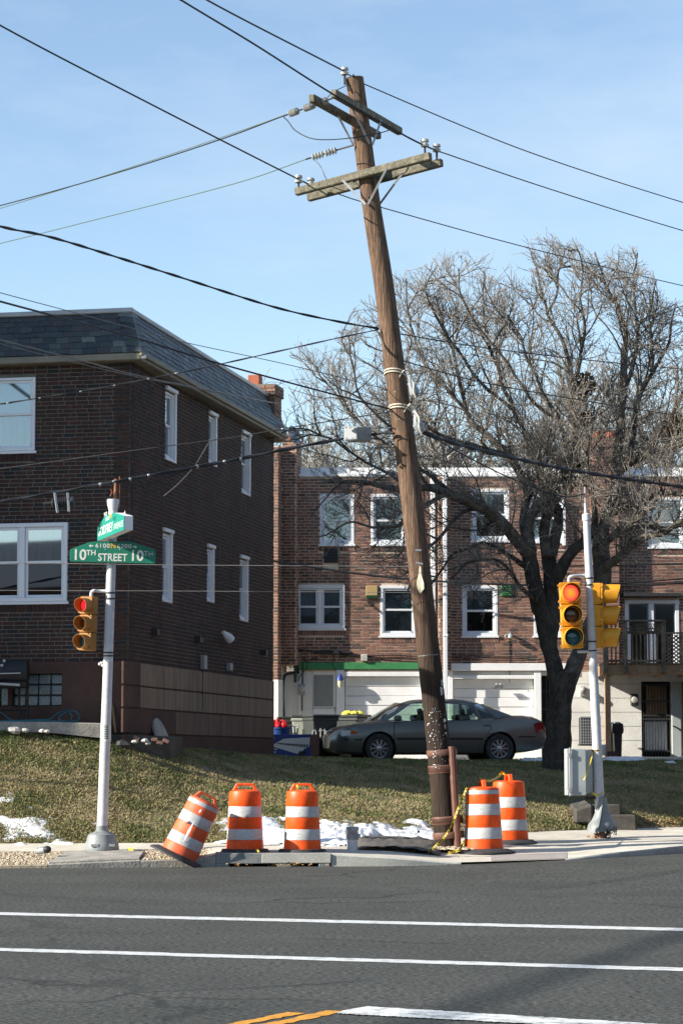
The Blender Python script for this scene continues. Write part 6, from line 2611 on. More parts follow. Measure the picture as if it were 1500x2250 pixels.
MWc = Matrix.Translation(car_loc) @ Matrix.Rotation(R(CA), 4, 'Z')
cutter.matrix_world = MWc
bm_ = bo.modifiers.new("arch", 'BOOLEAN')
bm_.object = cutter
bm_.operation = 'DIFFERENCE'
bm_.solver = 'EXACT'
bpy.context.view_layer.update()
dg = bpy.context.evaluated_depsgraph_get()
nm = bpy.data.meshes.new_from_object(bo.evaluated_get(dg))
bo.modifiers.clear()
bo.data = nm
nm.name = "body"
bpy.data.objects.remove(cutter)
# wells
for wx in (XF, XB):
    for s in (1, -1):
        m = MB()
        Mx = Matrix.Translation((wx, s * .75, .335)) @ Matrix.Rotation(math.pi / 2, 4, 'X')
        m.lathe([(.383, -.16), (.383, .03)], 30, Mx, cap=False)
        m.lathe([(.383, -.16 if s < 0 else .03), (.0, -.16 if s < 0 else .03)], 30, Mx, cap=False)
        m.build("wheel_well", M['black'], car, local=True)
BL = spline([(1.42, .70, .94), (1.18, .80, .955), (.6, .825, .972), (-.3, .83, .985), (-1.0, .82, 1.0), (-1.45, .77, 1.04), (-1.75, .66, 1.085)], 60)
RR = spline([(.70, .56, 1.335), (.45, .60, 1.39), (-.1, .615, 1.415), (-.6, .61, 1.405), (-.95, .585, 1.365), (-1.12, .56, 1.315)], 60)


def onb(x):
    return Vector([np.interp(-x, -BL[:, 0], BL[:, k]) for k in range(3)])


def onr(x):
    return Vector([np.interp(-x, -RR[:, 0], RR[:, k]) for k in range(3)])


def sidep(xb, xr, t, s=1, out=0.0):
    a, b = onb(xb), onr(xr)
    p = a.lerp(b, t)
    p += Vector((0, .045 * math.sin(math.pi * t) + out, 0))
    return Vector((p.x, p.y * s, p.z))


def side_strip(mb, xb0, xr0, xb1, xr1, s, t0=0.0, t1=1.0, th=.035, nx=6, nt=6, mi=0):
    for o in (0, -th):
        vs = []
        for i in range(nx + 1):
            for j in range(nt + 1):
                f = i / nx
                vs.append(sidep(xb0 + (xb1 - xb0) * f, xr0 + (xr1 - xr0) * f, t0 + (t1 - t0) * j / nt, s, o))
        fs = [(i * (nt + 1) + j, i * (nt + 1) + j + 1, (i + 1) * (nt + 1) + j + 1, (i + 1) * (nt + 1) + j) for i in range(nx) for j in range(nt)]
        mb.add(vs, fs, mi, True)


rf_ = MB()
for s in (1, -1):
    side_strip(rf_, 1.42, .70, 1.20, .56, s, nx=2)              # A pillar
    side_strip(rf_, .06, -.02, -.10, -.14, s, nx=2)              # B pillar
    side_strip(rf_, -.92, -.80, -1.0, -.87, s, nx=2, mi=0)
    side_strip(rf_, -1.34, -1.0, -1.75, -1.12, s, nx=4)           # C pillar
    side_strip(rf_, 1.42, .70, -1.75, -1.12, s, .93, 1.0, nx=24, nt=1)
nx, ny = 16, 8
vs = []
for i in range(nx + 1):
    x = .70 + (-1.12 - .70) * i / nx
    e = onr(x)
    for j in range(ny + 1):
        y = -1 + 2 * j / ny
        vs.append((x, e.y * y, e.z + .065 * (1 - y * y) * (1 - (abs(i / nx - .5) * 1.6) ** 4)))
rf_.add(vs, [(i * (ny + 1) + j, (i + 1) * (ny + 1) + j, (i + 1) * (ny + 1) + j + 1, i * (ny + 1) + j + 1) for i in range(nx) for j in range(ny)], 0, True)
rf_.build("roof", M['car'], car, local=True, sharp=40)
for nm_, a, b in (("windshield", (1.42, .70), None), ("rear_window", (-1.75, -1.12), None)):
    m = MB()
    vs = []
    for i in range(7):
        for j in range(9):
            y = -1 + 2 * j / 8
            p0, p1 = onb(a[0]), onr(a[1])
            p = p0.lerp(p1, i / 6)
            bow = (.16 if a[0] > 0 else -.10) * (1 - y * y)
            vs.append((p.x + bow, p.y * y, p.z + .05 * (1 - y * y) * i / 6))
    m.add(vs, [(i * 9 + j, (i + 1) * 9 + j, (i + 1) * 9 + j + 1, i * 9 + j + 1) for i in range(6) for j in range(8)], 0, True)
    m.build(nm_, M['car_glass'], car, local=True)
for s in (1, -1):
    for (a, b, c, d) in ((1.18, .55, .07, -.01), (-.11, -.15, -.91, -.79), (-1.01, -.88, -1.33, -.99)):
        m = MB()
        side_strip(m, a, b, c, d, s, .02, .92, .0, nx=5)
        m.f = m.f[:len(m.f) // 2]; m.m = m.m[:len(m.f)]; m.s = m.s[:len(m.f)]
        m.v = m.v[:len(m.v) // 2]
        m.build("side_window", M['car_glass'], car, local=True)
    m = MB()
    m.box((.98, s * .93, 1.01), (.17, .16, .13))
    m.build("mirror", M['car'], car, local=True, bevel=.045, seg=3)
    for hx in (-.02, -1.02):
        m = MB()
        m.box((hx - .08, s * .925, .86), (.17, .035, .04))
        m.build("door_handle", M['car'], car, local=True, bevel=.012)
    m = MB()
    for xs in (1.06, -.03, -1.22):
        for k in range(7):
            z0 = .30 + k * .09
            m.box((xs - (0 if xs > -1 else max(0, .3 - k * .055)) * (-1), s * (.927 - (.03 if k == 6 else 0)), z0 + .045), (.010, .012, .092))
    m.build("door_seam", M['black'], car, local=True)
    m = MB()
    m.box((.0, s * .932, .55), (2.0, .02, .045))
    m.box((2.0, s * .855, .53), (.4, .02, .03), Matrix.Rotation(s * -.22, 3, 'Z'))
    m.box((-2.05, s * .885, .60), (.4, .02, .03), Matrix.Rotation(s * .14, 3, 'Z'))
    m.build("rub_strip", M['black'], car, local=True)
    m = MB()
    pl = [(2.24, .60), (2.30, .66), (2.27, .745), (2.05, .755), (1.93, .735), (1.86, .69), (1.98, .64), (2.1, .61)]
    def hy(x, e):
        return s * (float(np.interp(x, [1.75, 2.05, 2.26, 2.36], [.90, .86, .77, .64])) + e)
    m.add([(x, hy(x, .012), z) for x, z in pl[:]] + [(x, hy(x, -.05), z) for x, z in pl], [tuple(range(8)) if s < 0 else tuple(reversed(range(8)))] + [(i, 8 + i, 8 + (i + 1) % 8, (i + 1) % 8) for i in range(8)])
    m.build("headlight", M['headlamp'], car, local=True)
    m = MB()
    pl = [(2.06, .645), (2.05, .735), (1.95, .725), (1.88, .69), (1.97, .65)]
    m.add([(x, hy(x, .018), z) for x, z in pl], [tuple(range(5)) if s < 0 else tuple(reversed(range(5)))])
    m.build("turn_signal", M['amber'], car, local=True)
    m = MB()
    pl = [(-2.28, .68), (-2.24, .9), (-2.33, .94), (-2.46, .90), (-2.52, .72)]
    def ty(x, e):
        return s * (float(np.interp(-x, [2.05, 2.30, 2.46, 2.60], [.89, .84, .78, .68])) + e)
    m.add([(x, ty(x, .012), z) for x, z in pl], [tuple(range(5)) if s > 0 else tuple(reversed(range(5)))])
    m.build("tail_light", M['red'], car, local=True)
m = MB()
m.box((2.375, 0, .655), (.06, .55, .13))
m.build("grille", M['black'], car, local=True, bevel=.02)
m = MB()
m.box((2.385, 0, .73), (.07, .62, .025))
m.build("grille_trim", M['chrome'], car, local=True, bevel=.008)
m = MB()
m.box((2.34, 0, .42), (.12, 1.1, .12))
m.build("bumper_opening", M['black'], car, local=True, bevel=.02)
m = MB()
for wx, s_ in ((.25, 1), (.25, -1), (-.75, 1), (-.75, -1)):
    m.box((wx, s_ * .37, .86), (.16, .44, .52), Matrix.Rotation(.22, 3, 'Y'))
    m.box((wx - .08, s_ * .37, 1.18), (.10, .24, .17), Matrix.Rotation(.22, 3, 'Y'))
m.build("seat", M['bin'], car, local=True, bevel=.04, seg=2)
m = MB()
m.box((.95, 0, .90), (.45, 1.3, .14))
m.build("dashboard", M['black'], car, local=True, bevel=.03)
for wx in (XF, XB):
    for s in (1, -1):
        Mx = Matrix.Translation((wx, s * .82, .332)) @ Matrix.Rotation(-s * math.pi / 2, 4, 'X')
        m = MB()
        m.lathe([(.215, .085), (.235, .10), (.30, .10), (.326, .075), (.332, .03), (.332, -.06), (.315, -.10), (.2, -.10)], 36, Mx, cap=False)
        wo_ = m.build("tyre", M['rubber'], car, local=True)
        m = MB()
        m.lathe([(.222, .082), (.212, .088), (.200, .07), (.195, .02), (.19, -.06), (0, -.06)], 32, Mx, cap=False)
        rm = m.build("rim", M['dark_steel'], wo_, local=True)
        m = MB()
        m.lathe([(.212, .09), (.198, .078), (.196, .06)], 32, Mx, cap=False)
        m.lathe([(.062, .055), (.06, .085), (.03, .095), (0, .096)], 18, Mx, cap=False)
        for k in range(10):
            for e in (-.055, .055):
                a = 2 * math.pi * k / 10
                m.bar(Mx @ Vector((math.cos(a + e * .6) * .05, math.sin(a + e * .6) * .05, .075)), Mx @ Vector((math.cos(a + e * 1.9) * .203, math.sin(a + e * 1.9) * .203, .07)), .014, .02, up=tuple(Mx.to_3x3() @ Vector((0, 0, 1))))
        m.build("spokes", M['chrome'], wo_, local=True)

# ------------------------------------------------------------------ bins, tub, cartons by the garage
def bin_(label, c, w, d, h, rot, body, lid, open_=0.0, group=None, wheels=True):
    t = thing("wheelie_bin", label, "bin", tuple(c), (0, 0, rot), group)
    m = MB()
    k = .80
    q = [(-w / 2 * k, -d / 2 * k, .03), (w / 2 * k, -d / 2 * k, .03), (w / 2 * k, d / 2 * k, .03), (-w / 2 * k, d / 2 * k, .03),
         (-w / 2, -d / 2, h), (w / 2, -d / 2, h), (w / 2, d / 2, h), (-w / 2, d / 2, h)]
    m.hexa(q)
    m.build("body", body, t, local=True, bevel=.03, seg=2)
    m = MB()
    m.box((0, 0, h - .03), (w * 1.06, d * 1.06, .07))
    m.build("rim", body, t, local=True, bevel=.015)
    m = MB()
    m.box((0, .02, h + .045), (w * 1.08, d * 1.1, .06), Matrix.Rotation(open_, 3, 'X'))
    m.box((0, d / 2 + .04, h), (w * .7, .05, .06))
    m.build("lid", lid, t, local=True, bevel=.02)
    if wheels:
        for s in (1, -1):
            m = MB()
            m.lathe([(.10, -.03), (.12, -.02), (.12, .02), (.10, .03), (0, .03)], 18, Matrix.Translation((s * w * .43, d * .42, .12)) @ Matrix.Rotation(math.pi / 2, 4, 'Y'))
            m.build("wheel", M['rubber'], t, local=True)
    return t


def gpt(px, d, z=1.615):
    return Vector(((px - 750) * d / F, d, z))


bb = bin_("black wheelie bin with white scrawl nearest the car's nose", gpt(701, 56.3), .62, .66, .98, R(-60), M['bin'], M['bin'])
bl = MB()
bl.box((-.12, -.36, .62), (.02, .02, .2))
bl.build("handle", M['bin'], bb, local=True)
wfr = Fr(gpt(688, 55.86), (1, 0), (0, -1))
mt_ = MB()
z0 = W(700, 1612, 55.8).z
for ps in ([(686, 1618), (688, 1605), (692, 1603), (695, 1610), (694, 1618)], [(704, 1600), (704, 1622)], [(700, 1606), (709, 1605)], [(713, 1602), (713, 1624)], [(713, 1613), (720, 1606)], [(714, 1613), (721, 1622)]):
    mt_.tube([W(x, y, 55.80) for x, y in ps], .016, 5)
mt_.build("painted_scrawl", M['meter'], bb)
b2_ = bin_("wheelie bin in a sunlit pale tone with green rim beside the scrawled black bin", gpt(667, 56.6), .46, .6, .97, R(-8), M['bin_sunlit'], M['bin'])
bin_("dark brown bin half hidden behind the blue tub", gpt(644, 57.3), .7, .6, .95, R(4), M['rubber'], M['bin'])
b4 = bin_("wheelie bin with yellow bag under its lid behind the car's bonnet", gpt(772, 57.7), .66, .62, 1.0, R(-30), M['bin'], M['bin'])
m = MB()
for k in range(7):
    c = Vector((random.uniform(-.22, .22), random.uniform(-.2, .2), 1.07 + random.uniform(0, .05)))
    m.lathe([(.02, -.06), (.11, -.02), (.10, .03), (.02, .07)], 8, Matrix.Translation(c) @ Matrix.Rotation(random.uniform(-.4, .4), 4, 'X'))
m.build("rubbish_bag", M['yellowbag'], b4, local=True)

tb = thing("plastic_tub", "round blue plastic tub behind the keyboard carton", "tub", tuple(gpt(614, 55.6)))
m = MB()
zt0 = W(600, 1598, 55.6).z
m.lathe([(.19, 1.62 - 1.615), (.245, zt0 - .05 - 1.615), (.26, zt0 - .045 - 1.615), (.26, zt0 - 1.615), (.235, zt0 - 1.615), (.18, .05)], 28, cap=False)
m.build("tub_body", M['blue'], tb, local=True)
rg = thing("red_bag", "crumpled red plastic bag sticking out of the blue tub", "bag", (gpt(612, 55.6).x, 55.6, zt0 - .1))
m = MB()
for k in range(12):
    c = Vector((random.uniform(-.15, .15), random.uniform(-.12, .12), random.uniform(.0, .2)))
    m.lathe([(.01, -.10), (.075, -.04), (.085, .03), (.03, .10), (0, .11)], 7, Matrix.Translation(c) @ Matrix.Rotation(random.uniform(-.7, .7), 4, 'X') @ Matrix.Rotation(random.uniform(-.7, .7), 4, 'Y'))
m.build("bag_folds", M['redbag'], rg, local=True, sharp=30)
ldr = thing("folding_chair", "folded pale chair frame standing between the bins and the tub", "chair", tuple(gpt(645, 55.7)))
m = MB()
for x0, x1 in ((636, 634), (641, 640), (649, 646), (652, 655)):
    m.tube([W(x0, 1622, 55.6), W(x1, 1594, 55.6)], .018, 6)
m.tube([W(634, 1596, 55.6), W(655, 1594, 55.6)], .018, 6)
m.tube([W(636, 1612, 55.6), W(652, 1611, 55.6)], .016, 6)
m.build("frame", M['stone'], ldr)

kb = thing("keyboard_carton", "blue printed electronic keyboard carton leaning by the alley", "carton", tuple(gpt(640, 54.8, 1.6)))
kq = [W(575, 1661, 54.9), W(681, 1654, 54.3), W(682, 1613, 54.45), W(575, 1614, 55.1)]
kb3 = kq[0] + (kq[2] - kq[1]) + (kq[1] - kq[1])
k_u = (kq[1] - kq[0])
LKB = Vector((k_u.x, k_u.y, 0)).length
kf = Fr((kq[0].x, kq[0].y, 0), (k_u.x, k_u.y))
if kf.n.y > 0:
    kf.n = -kf.n


def ku(px, py):
    return kf.hit(px, py)


zb0, zb1 = ku(640, 1659)[1] - .03, ku(640, 1613.5)[1]
m = MB()
m.fbox(kf, 0, LKB, -.16, 0, zb0, zb1)
m.build("carton_body", M['box_blue'], kb, bevel=.006)
m = MB()
uR_ = ku(682, 1640)[0]
m.add([kf.p(uR_ + .002, -.002, zb0), kf.p(uR_ + .15, -.12, zb0 + .03), kf.p(uR_ + .15, -.12, zb1 - .01), kf.p(uR_ + .002, -.002, zb1)], [(0, 1, 2, 3)])
m.build("end_flap", M['copper'], kb)
K = lambda px, py: ku(px, py)
m = MB()
m.prism([K(604, 1634), K(594, 1639), K(652, 1656), K(660, 1655), K(680, 1638), K(681, 1620), K(624, 1623)], kf, .0, .003)
m.build("keyboard_picture", M['key_white'], kb)
m = MB()
m.prism([K(612, 1632.5), K(607, 1634.5), K(676, 1642.5), K(680, 1636)], kf, .0, .0045)
m.build("black_key_band", M['tape_ink'], kb)
m = MB()
for k in range(11):
    f = k / 10.0
    x, y = 622 + f * 56, 1634.6 + f * 5.5
    h = 1.6 + 3.6 * f
    w = .9 + 1.1 * f
    m.prism([K(x - w - .6 * f, y + h * .2), K(x, y + h * .2), K(x + h * .55 - .3, y - h * .8), K(x + h * .55 - w - .6 * f, y - h * .8)], kf, .0, .006)
m.build("white_keys", M['key_white'], kb)
u, z = K(598, 1621)
text("CASIO", 5.4 * 55 / F, kf, u - .04, z, .004, M['key_white'], kb, "lettering", sx=1.25, bold=.002)
u, z = K(599.5, 1646.5)
text("ELECTRONIC", 5.0 * 55 / F, kf, u - .02, z, .004, M['key_white'], kb, "lettering", sx=1.0, bold=.0015)
u, z = K(596, 1653)
text("KEYBOARD", 5.6 * 55 / F, kf, u - .02, z, .004, M['key_white'], kb, "lettering", sx=1.0, bold=.002)
for nm_ in ("wheel_toy",):
    wt = thing("bag_wheel", "small black trolley wheel in the grass before the carton", "wheel", tuple(W(661, 1657, 54.1)))
    m = MB()
    m.lathe([(.03, -.03), (.06, -.02), (.06, .02), (.03, .03)], 14, Matrix.Translation(W(661, 1656, 54.1)) @ Matrix.Rotation(math.pi / 2, 4, 'X') @ Matrix.Rotation(.4, 4, 'Y'))
    m.lathe([(.02, -.02), (.045, 0), (.02, .02)], 12, Matrix.Translation(W(669, 1653, 54.1)) @ Matrix.Rotation(math.pi / 2, 4, 'X'))
    m.tube([W(661, 1656, 54.1), W(672, 1645, 54.15)], .02, 6)
    m.build("wheel_body", M['black'], wt)

ac = thing("condenser_unit", "outdoor air conditioner condenser with wire grille by the white block wall", "air conditioner", tuple(gpt(1293, 58.3, 1.66)))
af = Fr((rx(1273, 58.0), 58.0), (1, 0), (0, -1))
aw = rx(1316, 58) - rx(1273, 58)
za, zb_ = af.hit(1293, 1634)[1], af.hit(1293, 1577)[1]
m = MB()
m.fbox(af, 0, aw, -.5, -.02, za, zb_)
m.fbox(af, -.02, aw + .02, -.52, .0, za - .05, za)
m.build("case", M['dark_steel'], ac, bevel=.01)
m = MB()
for k in range(9):
    m.fbox(af, k * aw / 8 - .008, k * aw / 8 + .008, -.012, .0, za, zb_)
for k in range(10):
    m.fbox(af, 0, aw, -.004, .012, za + k * (zb_ - za) / 9 - .007, za + k * (zb_ - za) / 9 + .007)
m.build("grille", M['meter'], ac)
m = MB()
m.fbox(af, -.02, aw + .02, -.52, .02, zb_ + .001, zb_ + .03)
m.build("lid", M['meter'], ac)
bx = thing("white_box", "small white carton on the ground beside the condenser", "box", tuple(gpt(1322, 57.2, 1.66)))
m = MB()
p = W(1321, 1648, 57.3)
m.box(p, (.34, .2, .26))
m.build("box_body", M['white'], bx, bevel=.008)

can = thing("trash_can", "black trash can with bag collar behind the deck post", "trash can", tuple(gpt(1350, 58.2, 1.68)))
m = MB()
zc_ = W(1350, 1592, 58.2).z - 1.68
m.lathe([(.125, 0), (.15, zc_ * .9), (.165, zc_ * .92), (.165, zc_), (.14, zc_)], 20)
m.build("can_body", M['black'], can, local=True)
m = MB()
m.lathe([(.16, zc_ - .22), (.185, zc_ - .16), (.175, zc_ - .02), (.168, zc_ + .02)], 16, cap=False)
for k, v in enumerate(m.v):
    v = Vector(v)
    m.v[k] = tuple(v * (1 + .10 * mnoise.noise(v * 15)) if v.z < zc_ - .1 else v)
m.build("bag_collar", M['black'], can, local=True)
m = MB()
m.lathe([(.15, zc_ + .0), (.12, zc_ + .05), (.05, zc_ + .075), (0, zc_ + .07)], 14)
m.build("bag_top", M['plasticbag'], can, local=True)
pp = thing("paper_scrap", "blue and white paper scrap lying on the shaded lawn at right", "litter", tuple(W(1473, 1681, 53.0)))
m = MB()
q = [W(1458, 1678, 53.2), W(1466, 1684, 52.8), W(1487, 1684, 52.8), W(1478, 1679, 53.2)]
q = [p + Vector((0, 0, .05 + .03 * (i % 2))) for i, p in enumerate(q)]
m.add(q + [p - Vector((0, 0, .01)) for p in q], [(0, 1, 2, 3), (7, 6, 5, 4), (0, 4, 5, 1), (1, 5, 6, 2), (2, 6, 7, 3), (3, 7, 4, 0)])
m.build("sheet", M['key_white'], pp)

# ------------------------------------------------------------------ at the corner house: terrace slab, grill, hose, round slab
tr = thing("terrace_slab", "broken concrete terrace edge in front of the glass block window", "terrace", tuple(W(120, 1600, 42.2)))
m = MB()
D0 = 42.35
q = [(-400, D0 - .25), (0, D0 - .1), (120, D0), (228, D0 + .1)]
top = [W(x, y, d) for (x, d), y in zip(q, (1581, 1585.5, 1586, 1589))]
bot = [W(x, y, d) for (x, d), y in zip(q, (1612, 1606, 1611, 1622))]
bk = [Vector((p.x + .15, p.y + 1.6, p.z)) for p in top]
n = 4
m.add(top + bot + bk, [(i, i + 4, i + 5, i + 1) for i in range(3)] + [(i, i + 1, 8 + i + 1, 8 + i) for i in range(3)] + [(3, 7, 11)])
m.build("slab", M['old_concrete'], tr, bevel=.02)
m = MB()
a, b_ = W(236, 1640, 42.75), W(372, 1616, 42.9)
m.hexa([(a.x, a.y, a.z - .2), (b_.x, b_.y, a.z - .24), (b_.x + .2, b_.y + .7, a.z - .2), (a.x, a.y + .7, a.z - .2),
        (a.x, a.y, W(240, 1613, 42.75).z), (b_.x, b_.y, W(372, 1619, 42.9).z), (b_.x + .2, b_.y + .7, W(372, 1618, 43).z), (a.x, a.y + .7, W(240, 1613, 43).z)])
m.build("lower_slab", M['step_stone'], tr, bevel=.025)
for k, (x, y, c_) in enumerate(((340, 1625, 2), (352, 1632, 2), (365, 1628, 0), (300, 1622, 4))):
    m = MB()
    m.box(W(x, y, 42.72), (.11, .08, .06), Matrix.Rotation(.2 * k, 3, 'Y'))
    m.build("brick", M['rbrick'][c_], tr, bevel=.008)
for k, (x, y, s_) in enumerate(((33, 1603, .14), (58, 1604, .08), (92, 1606, .07), (103, 1607, .06), (298, 1629, .06), (318, 1627, .07), (326, 1633, .05))):
    st_ = thing("stone", ("white stone lump lying in the grass below the terrace, leftmost", "second white stone in the grass below the terrace", "third white stone in the grass below the terrace", "rightmost white stone in the grass below the terrace",
                          "pale rubble stone beside the lower slab's left end", "pale rubble stone under the lower slab's middle", "pale rubble stone under the lower slab's loose bricks")[k], "stone", tuple(W(x, y, 42.1 + .1 * (k > 3) * 3)), group="stones below the terrace")
    m = MB()
    m.lathe([(s_ * .5, -s_ * .5), (s_, -s_ * .2), (s_ * .9, s_ * .2), (s_ * .5, s_ * .42), (0, s_ * .45)], 9)
    m.v = [tuple(Vector(v) * (1 + .5 * mnoise.noise(Vector(v) * 9 + Vector((k, 0, 0))))) for v in m.v]
    m.build("stone_body", M['stone'], st_, local=True, sharp=20)
rk = thing("rock", "dark rock in the grass right of the left pole", "rock", tuple(W(273, 1637, 42.3)))
m = MB()
m.lathe([(.08, -.05), (.14, -.0), (.11, .06), (.03, .09), (0, .09)], 9)
m.v = [tuple(Vector(v) * (1 + .5 * mnoise.noise(Vector(v) * 9))) for v in m.v]
m.build("rock_body", M['rubber'], rk, local=True, sharp=20)

gr = thing("barbecue_grill", "black covered barbecue grill on legs at the left edge", "barbecue", tuple(W(30, 1585, 42.9)))
m = MB()
DG = 42.9
hc, hb = W(22, 1452, DG), W(22, 1510, DG)
c0 = W(-2, 1478, DG)
Mg = Matrix.Translation(W(-40, 1478, DG)) @ Matrix.Rotation(math.pi / 2, 4, 'Y')
m.lathe([(.0, 0), (.22, .0), (.23, .05), (.23, .78), (.22, .83), (0, .83)], 22, Mg)
m.build("hood", M['black'], gr)
m = MB()
a, b_ = W(-40, 1512, DG), W(62, 1498, DG)
m.hexa([(a.x, DG - .2, a.z), (b_.x, DG - .2, a.z), (b_.x, DG + .25, a.z), (a.x, DG + .25, a.z), (a.x, DG - .22, b_.z), (b_.x, DG - .22, b_.z), (b_.x, DG + .25, b_.z), (a.x, DG + .25, b_.z)])
m.build("firebox", M['black'], gr, bevel=.02)
m = MB()
for px in (-30, 43, 61):
    m.tube([W(px, 1510, DG), W(px, 1585, DG)], .022, 6)
m.tube([W(-30, 1560, DG), W(61, 1560, DG)], .018, 6)
m.build("leg", M['black'], gr)
m = MB()
m.bar(W(-40, 1481, DG - .26), W(46, 1479, DG - .26), .04, .02)
m.bar(W(-40, 1500, DG - .26), W(44, 1505, DG - .26), .03, .04)
for x, y in ((5, 1462), (10, 1452)):
    m.lathe([(.03, 0), (.025, .02), (0, .022)], 10, Matrix.Translation(W(x, y, DG - .23)) @ Matrix.Rotation(math.pi / 2, 4, 'X'))
m.build("trim", M['steel'], gr)

hz = thing("garden_hose", "teal garden hose looped on the terrace slab", "hose", tuple(W(145, 1583, 42.7)))
m = MB()
hp = [(-40, 1560, 42.9), (0, 1565, 42.9), (18, 1577, 42.8), (30, 1583, 42.7), (70, 1582, 42.8), (110, 1580, 42.7), (118, 1574, 42.7), (132, 1565, 42.8), (148, 1563, 42.9), (158, 1572, 42.8), (156, 1582, 42.7), (145, 1583.5, 42.6),
      (133, 1583, 42.7), (131, 1574, 42.75), (143, 1567, 42.8), (158, 1561, 42.9), (171, 1567, 42.8), (175, 1577, 42.8), (166, 1584, 42.7), (120, 1584, 42.6), (60, 1584, 42.6), (-20, 1584, 42.7)]
m.tube(spline([W(*p) for p in hp], 130), .011, 6)
m.build("hose_coil", M['teal'], hz)

dsx = thing("round_slab", "grey round stone table top leaning on the stucco wall", "table top", tuple(W(350, 1640, 44.4)))
c = W(352, 1612, 44.3)
nrm = (hs.n * .93 + Vector((0, 0, .35))).normalized()
Md = Matrix.Translation(Vector((W(341, 1610, 44.6).x + .12, 44.6, W(350, 1607, 44.6).z - .1))) @ nrm.to_track_quat('Z', 'Y').to_matrix().to_4x4()
m = MB()
m.lathe([(.0, -.03), (.36, -.03), (.38, -.02), (.38, .02), (.36, .03), (0, .03)], 36, Md)
m.build("disc", M['old_concrete'], dsx)
m = MB()
m.lathe([(.0, -.03), (.34, -.03), (.36, -.02), (.36, .02), (.34, .03), (0, .03)], 36, Matrix.Translation(hs.n * -.08 + hs.u * -.02) @ Md)
m.build("backing_disc", M['black'], dsx)
stick = thing("garden_stake", "thin wooden stake leaning behind the left pole", "stake", tuple(W(252, 1608, 42.9)))
m = MB()
m.bar(W(247, 1545, 43.0), W(254, 1610, 42.8), .03, .02)
m.build("stake_body", M['wood_deck'], stick)
# ------------------------------------------------------------------ bare trees
def tubes_np(P, Rr, n):
    """P (N,S,3), Rr (N,S): many tapered tubes in one array"""
    N, S, _ = P.shape
    T = np.empty_like(P)
    T[:, 1:-1] = P[:, 2:] - P[:, :-2]
    T[:, 0] = P[:, 1] - P[:, 0]
    T[:, -1] = P[:, -1] - P[:, -2]
    T /= np.linalg.norm(T, axis=2, keepdims=True) + 1e-9
    a = np.where(np.abs(T[:, :1, 2:3]) < .85, np.array([0, 0, 1.0]), np.array([0, 1.0, 0]))
    X = np.cross(T, np.broadcast_to(a, T.shape))
    X /= np.linalg.norm(X, axis=2, keepdims=True) + 1e-9
    Y = np.cross(T, X)
    an = np.arange(n) * 2 * math.pi / n
    V = P[:, :, None] + Rr[:, :, None, None] * (X[:, :, None] * np.cos(an)[None, None, :, None] + Y[:, :, None] * np.sin(an)[None, None, :, None])
    base = (np.arange(N) * S * n)[:, None, None] + (np.arange(S - 1) * n)[None, :, None]
    j = np.arange(n)[None, None, :]
    j2 = (np.arange(n) + 1) % n
    j2 = j2[None, None, :]
    Q = np.stack([base + j, base + j2, base + n + j2, base + n + j], 3).reshape(-1, 4)
    return V.reshape(-1, 3), Q


def grow(start, dirs, length, segs, wob, up, rng):
    """wander from each start"""
    N = len(start)
    P = np.zeros((N, segs + 1, 3))
    P[:, 0] = start
    d = dirs.copy()
    st = (length / segs)[:, None]
    for k in range(segs):
        d = d + rng.normal(0, wob, (N, 3)) + np.array([0, 0, up])
        d /= np.linalg.norm(d, axis=1, keepdims=True)
        P[:, k + 1] = P[:, k] + d * st
    return P


def sprout(P, per, t0, ang, rng, t1=.98):
    """per children on each of the branches P: start points, directions, t and parent"""
    N, S, _ = P.shape
    idx = np.repeat(np.arange(N), per)
    t = rng.uniform(t0, t1, len(idx)) * (S - 1)
    i = np.minimum(t.astype(int), S - 2)
    f = (t - i)[:, None]
    a, b = P[idx, i], P[idx, i + 1]
    st = a * (1 - f) + b * f
    T = b - a
    T /= np.linalg.norm(T, axis=1, keepdims=True) + 1e-9
    rv = rng.normal(0, 1, (len(idx), 3))
    rv -= (rv * T).sum(1, keepdims=True) * T
    rv /= np.linalg.norm(rv, axis=1, keepdims=True) + 1e-9
    an = rng.normal(ang, .22, len(idx))[:, None]
    return st, T * np.cos(an) + rv * np.sin(an), t / (S - 1), idx


def inside(poly, x, y):
    r = np.zeros(len(x), bool)
    j = len(poly) - 1
    for i in range(len(poly)):
        xi, yi = poly[i]
        xj, yj = poly[j]
        c = ((yi > y) != (yj > y)) & (x < (xj - xi) * (y - yi) / (yj - yi + 1e-12) + xi)
        r ^= c
        j = i
    return r


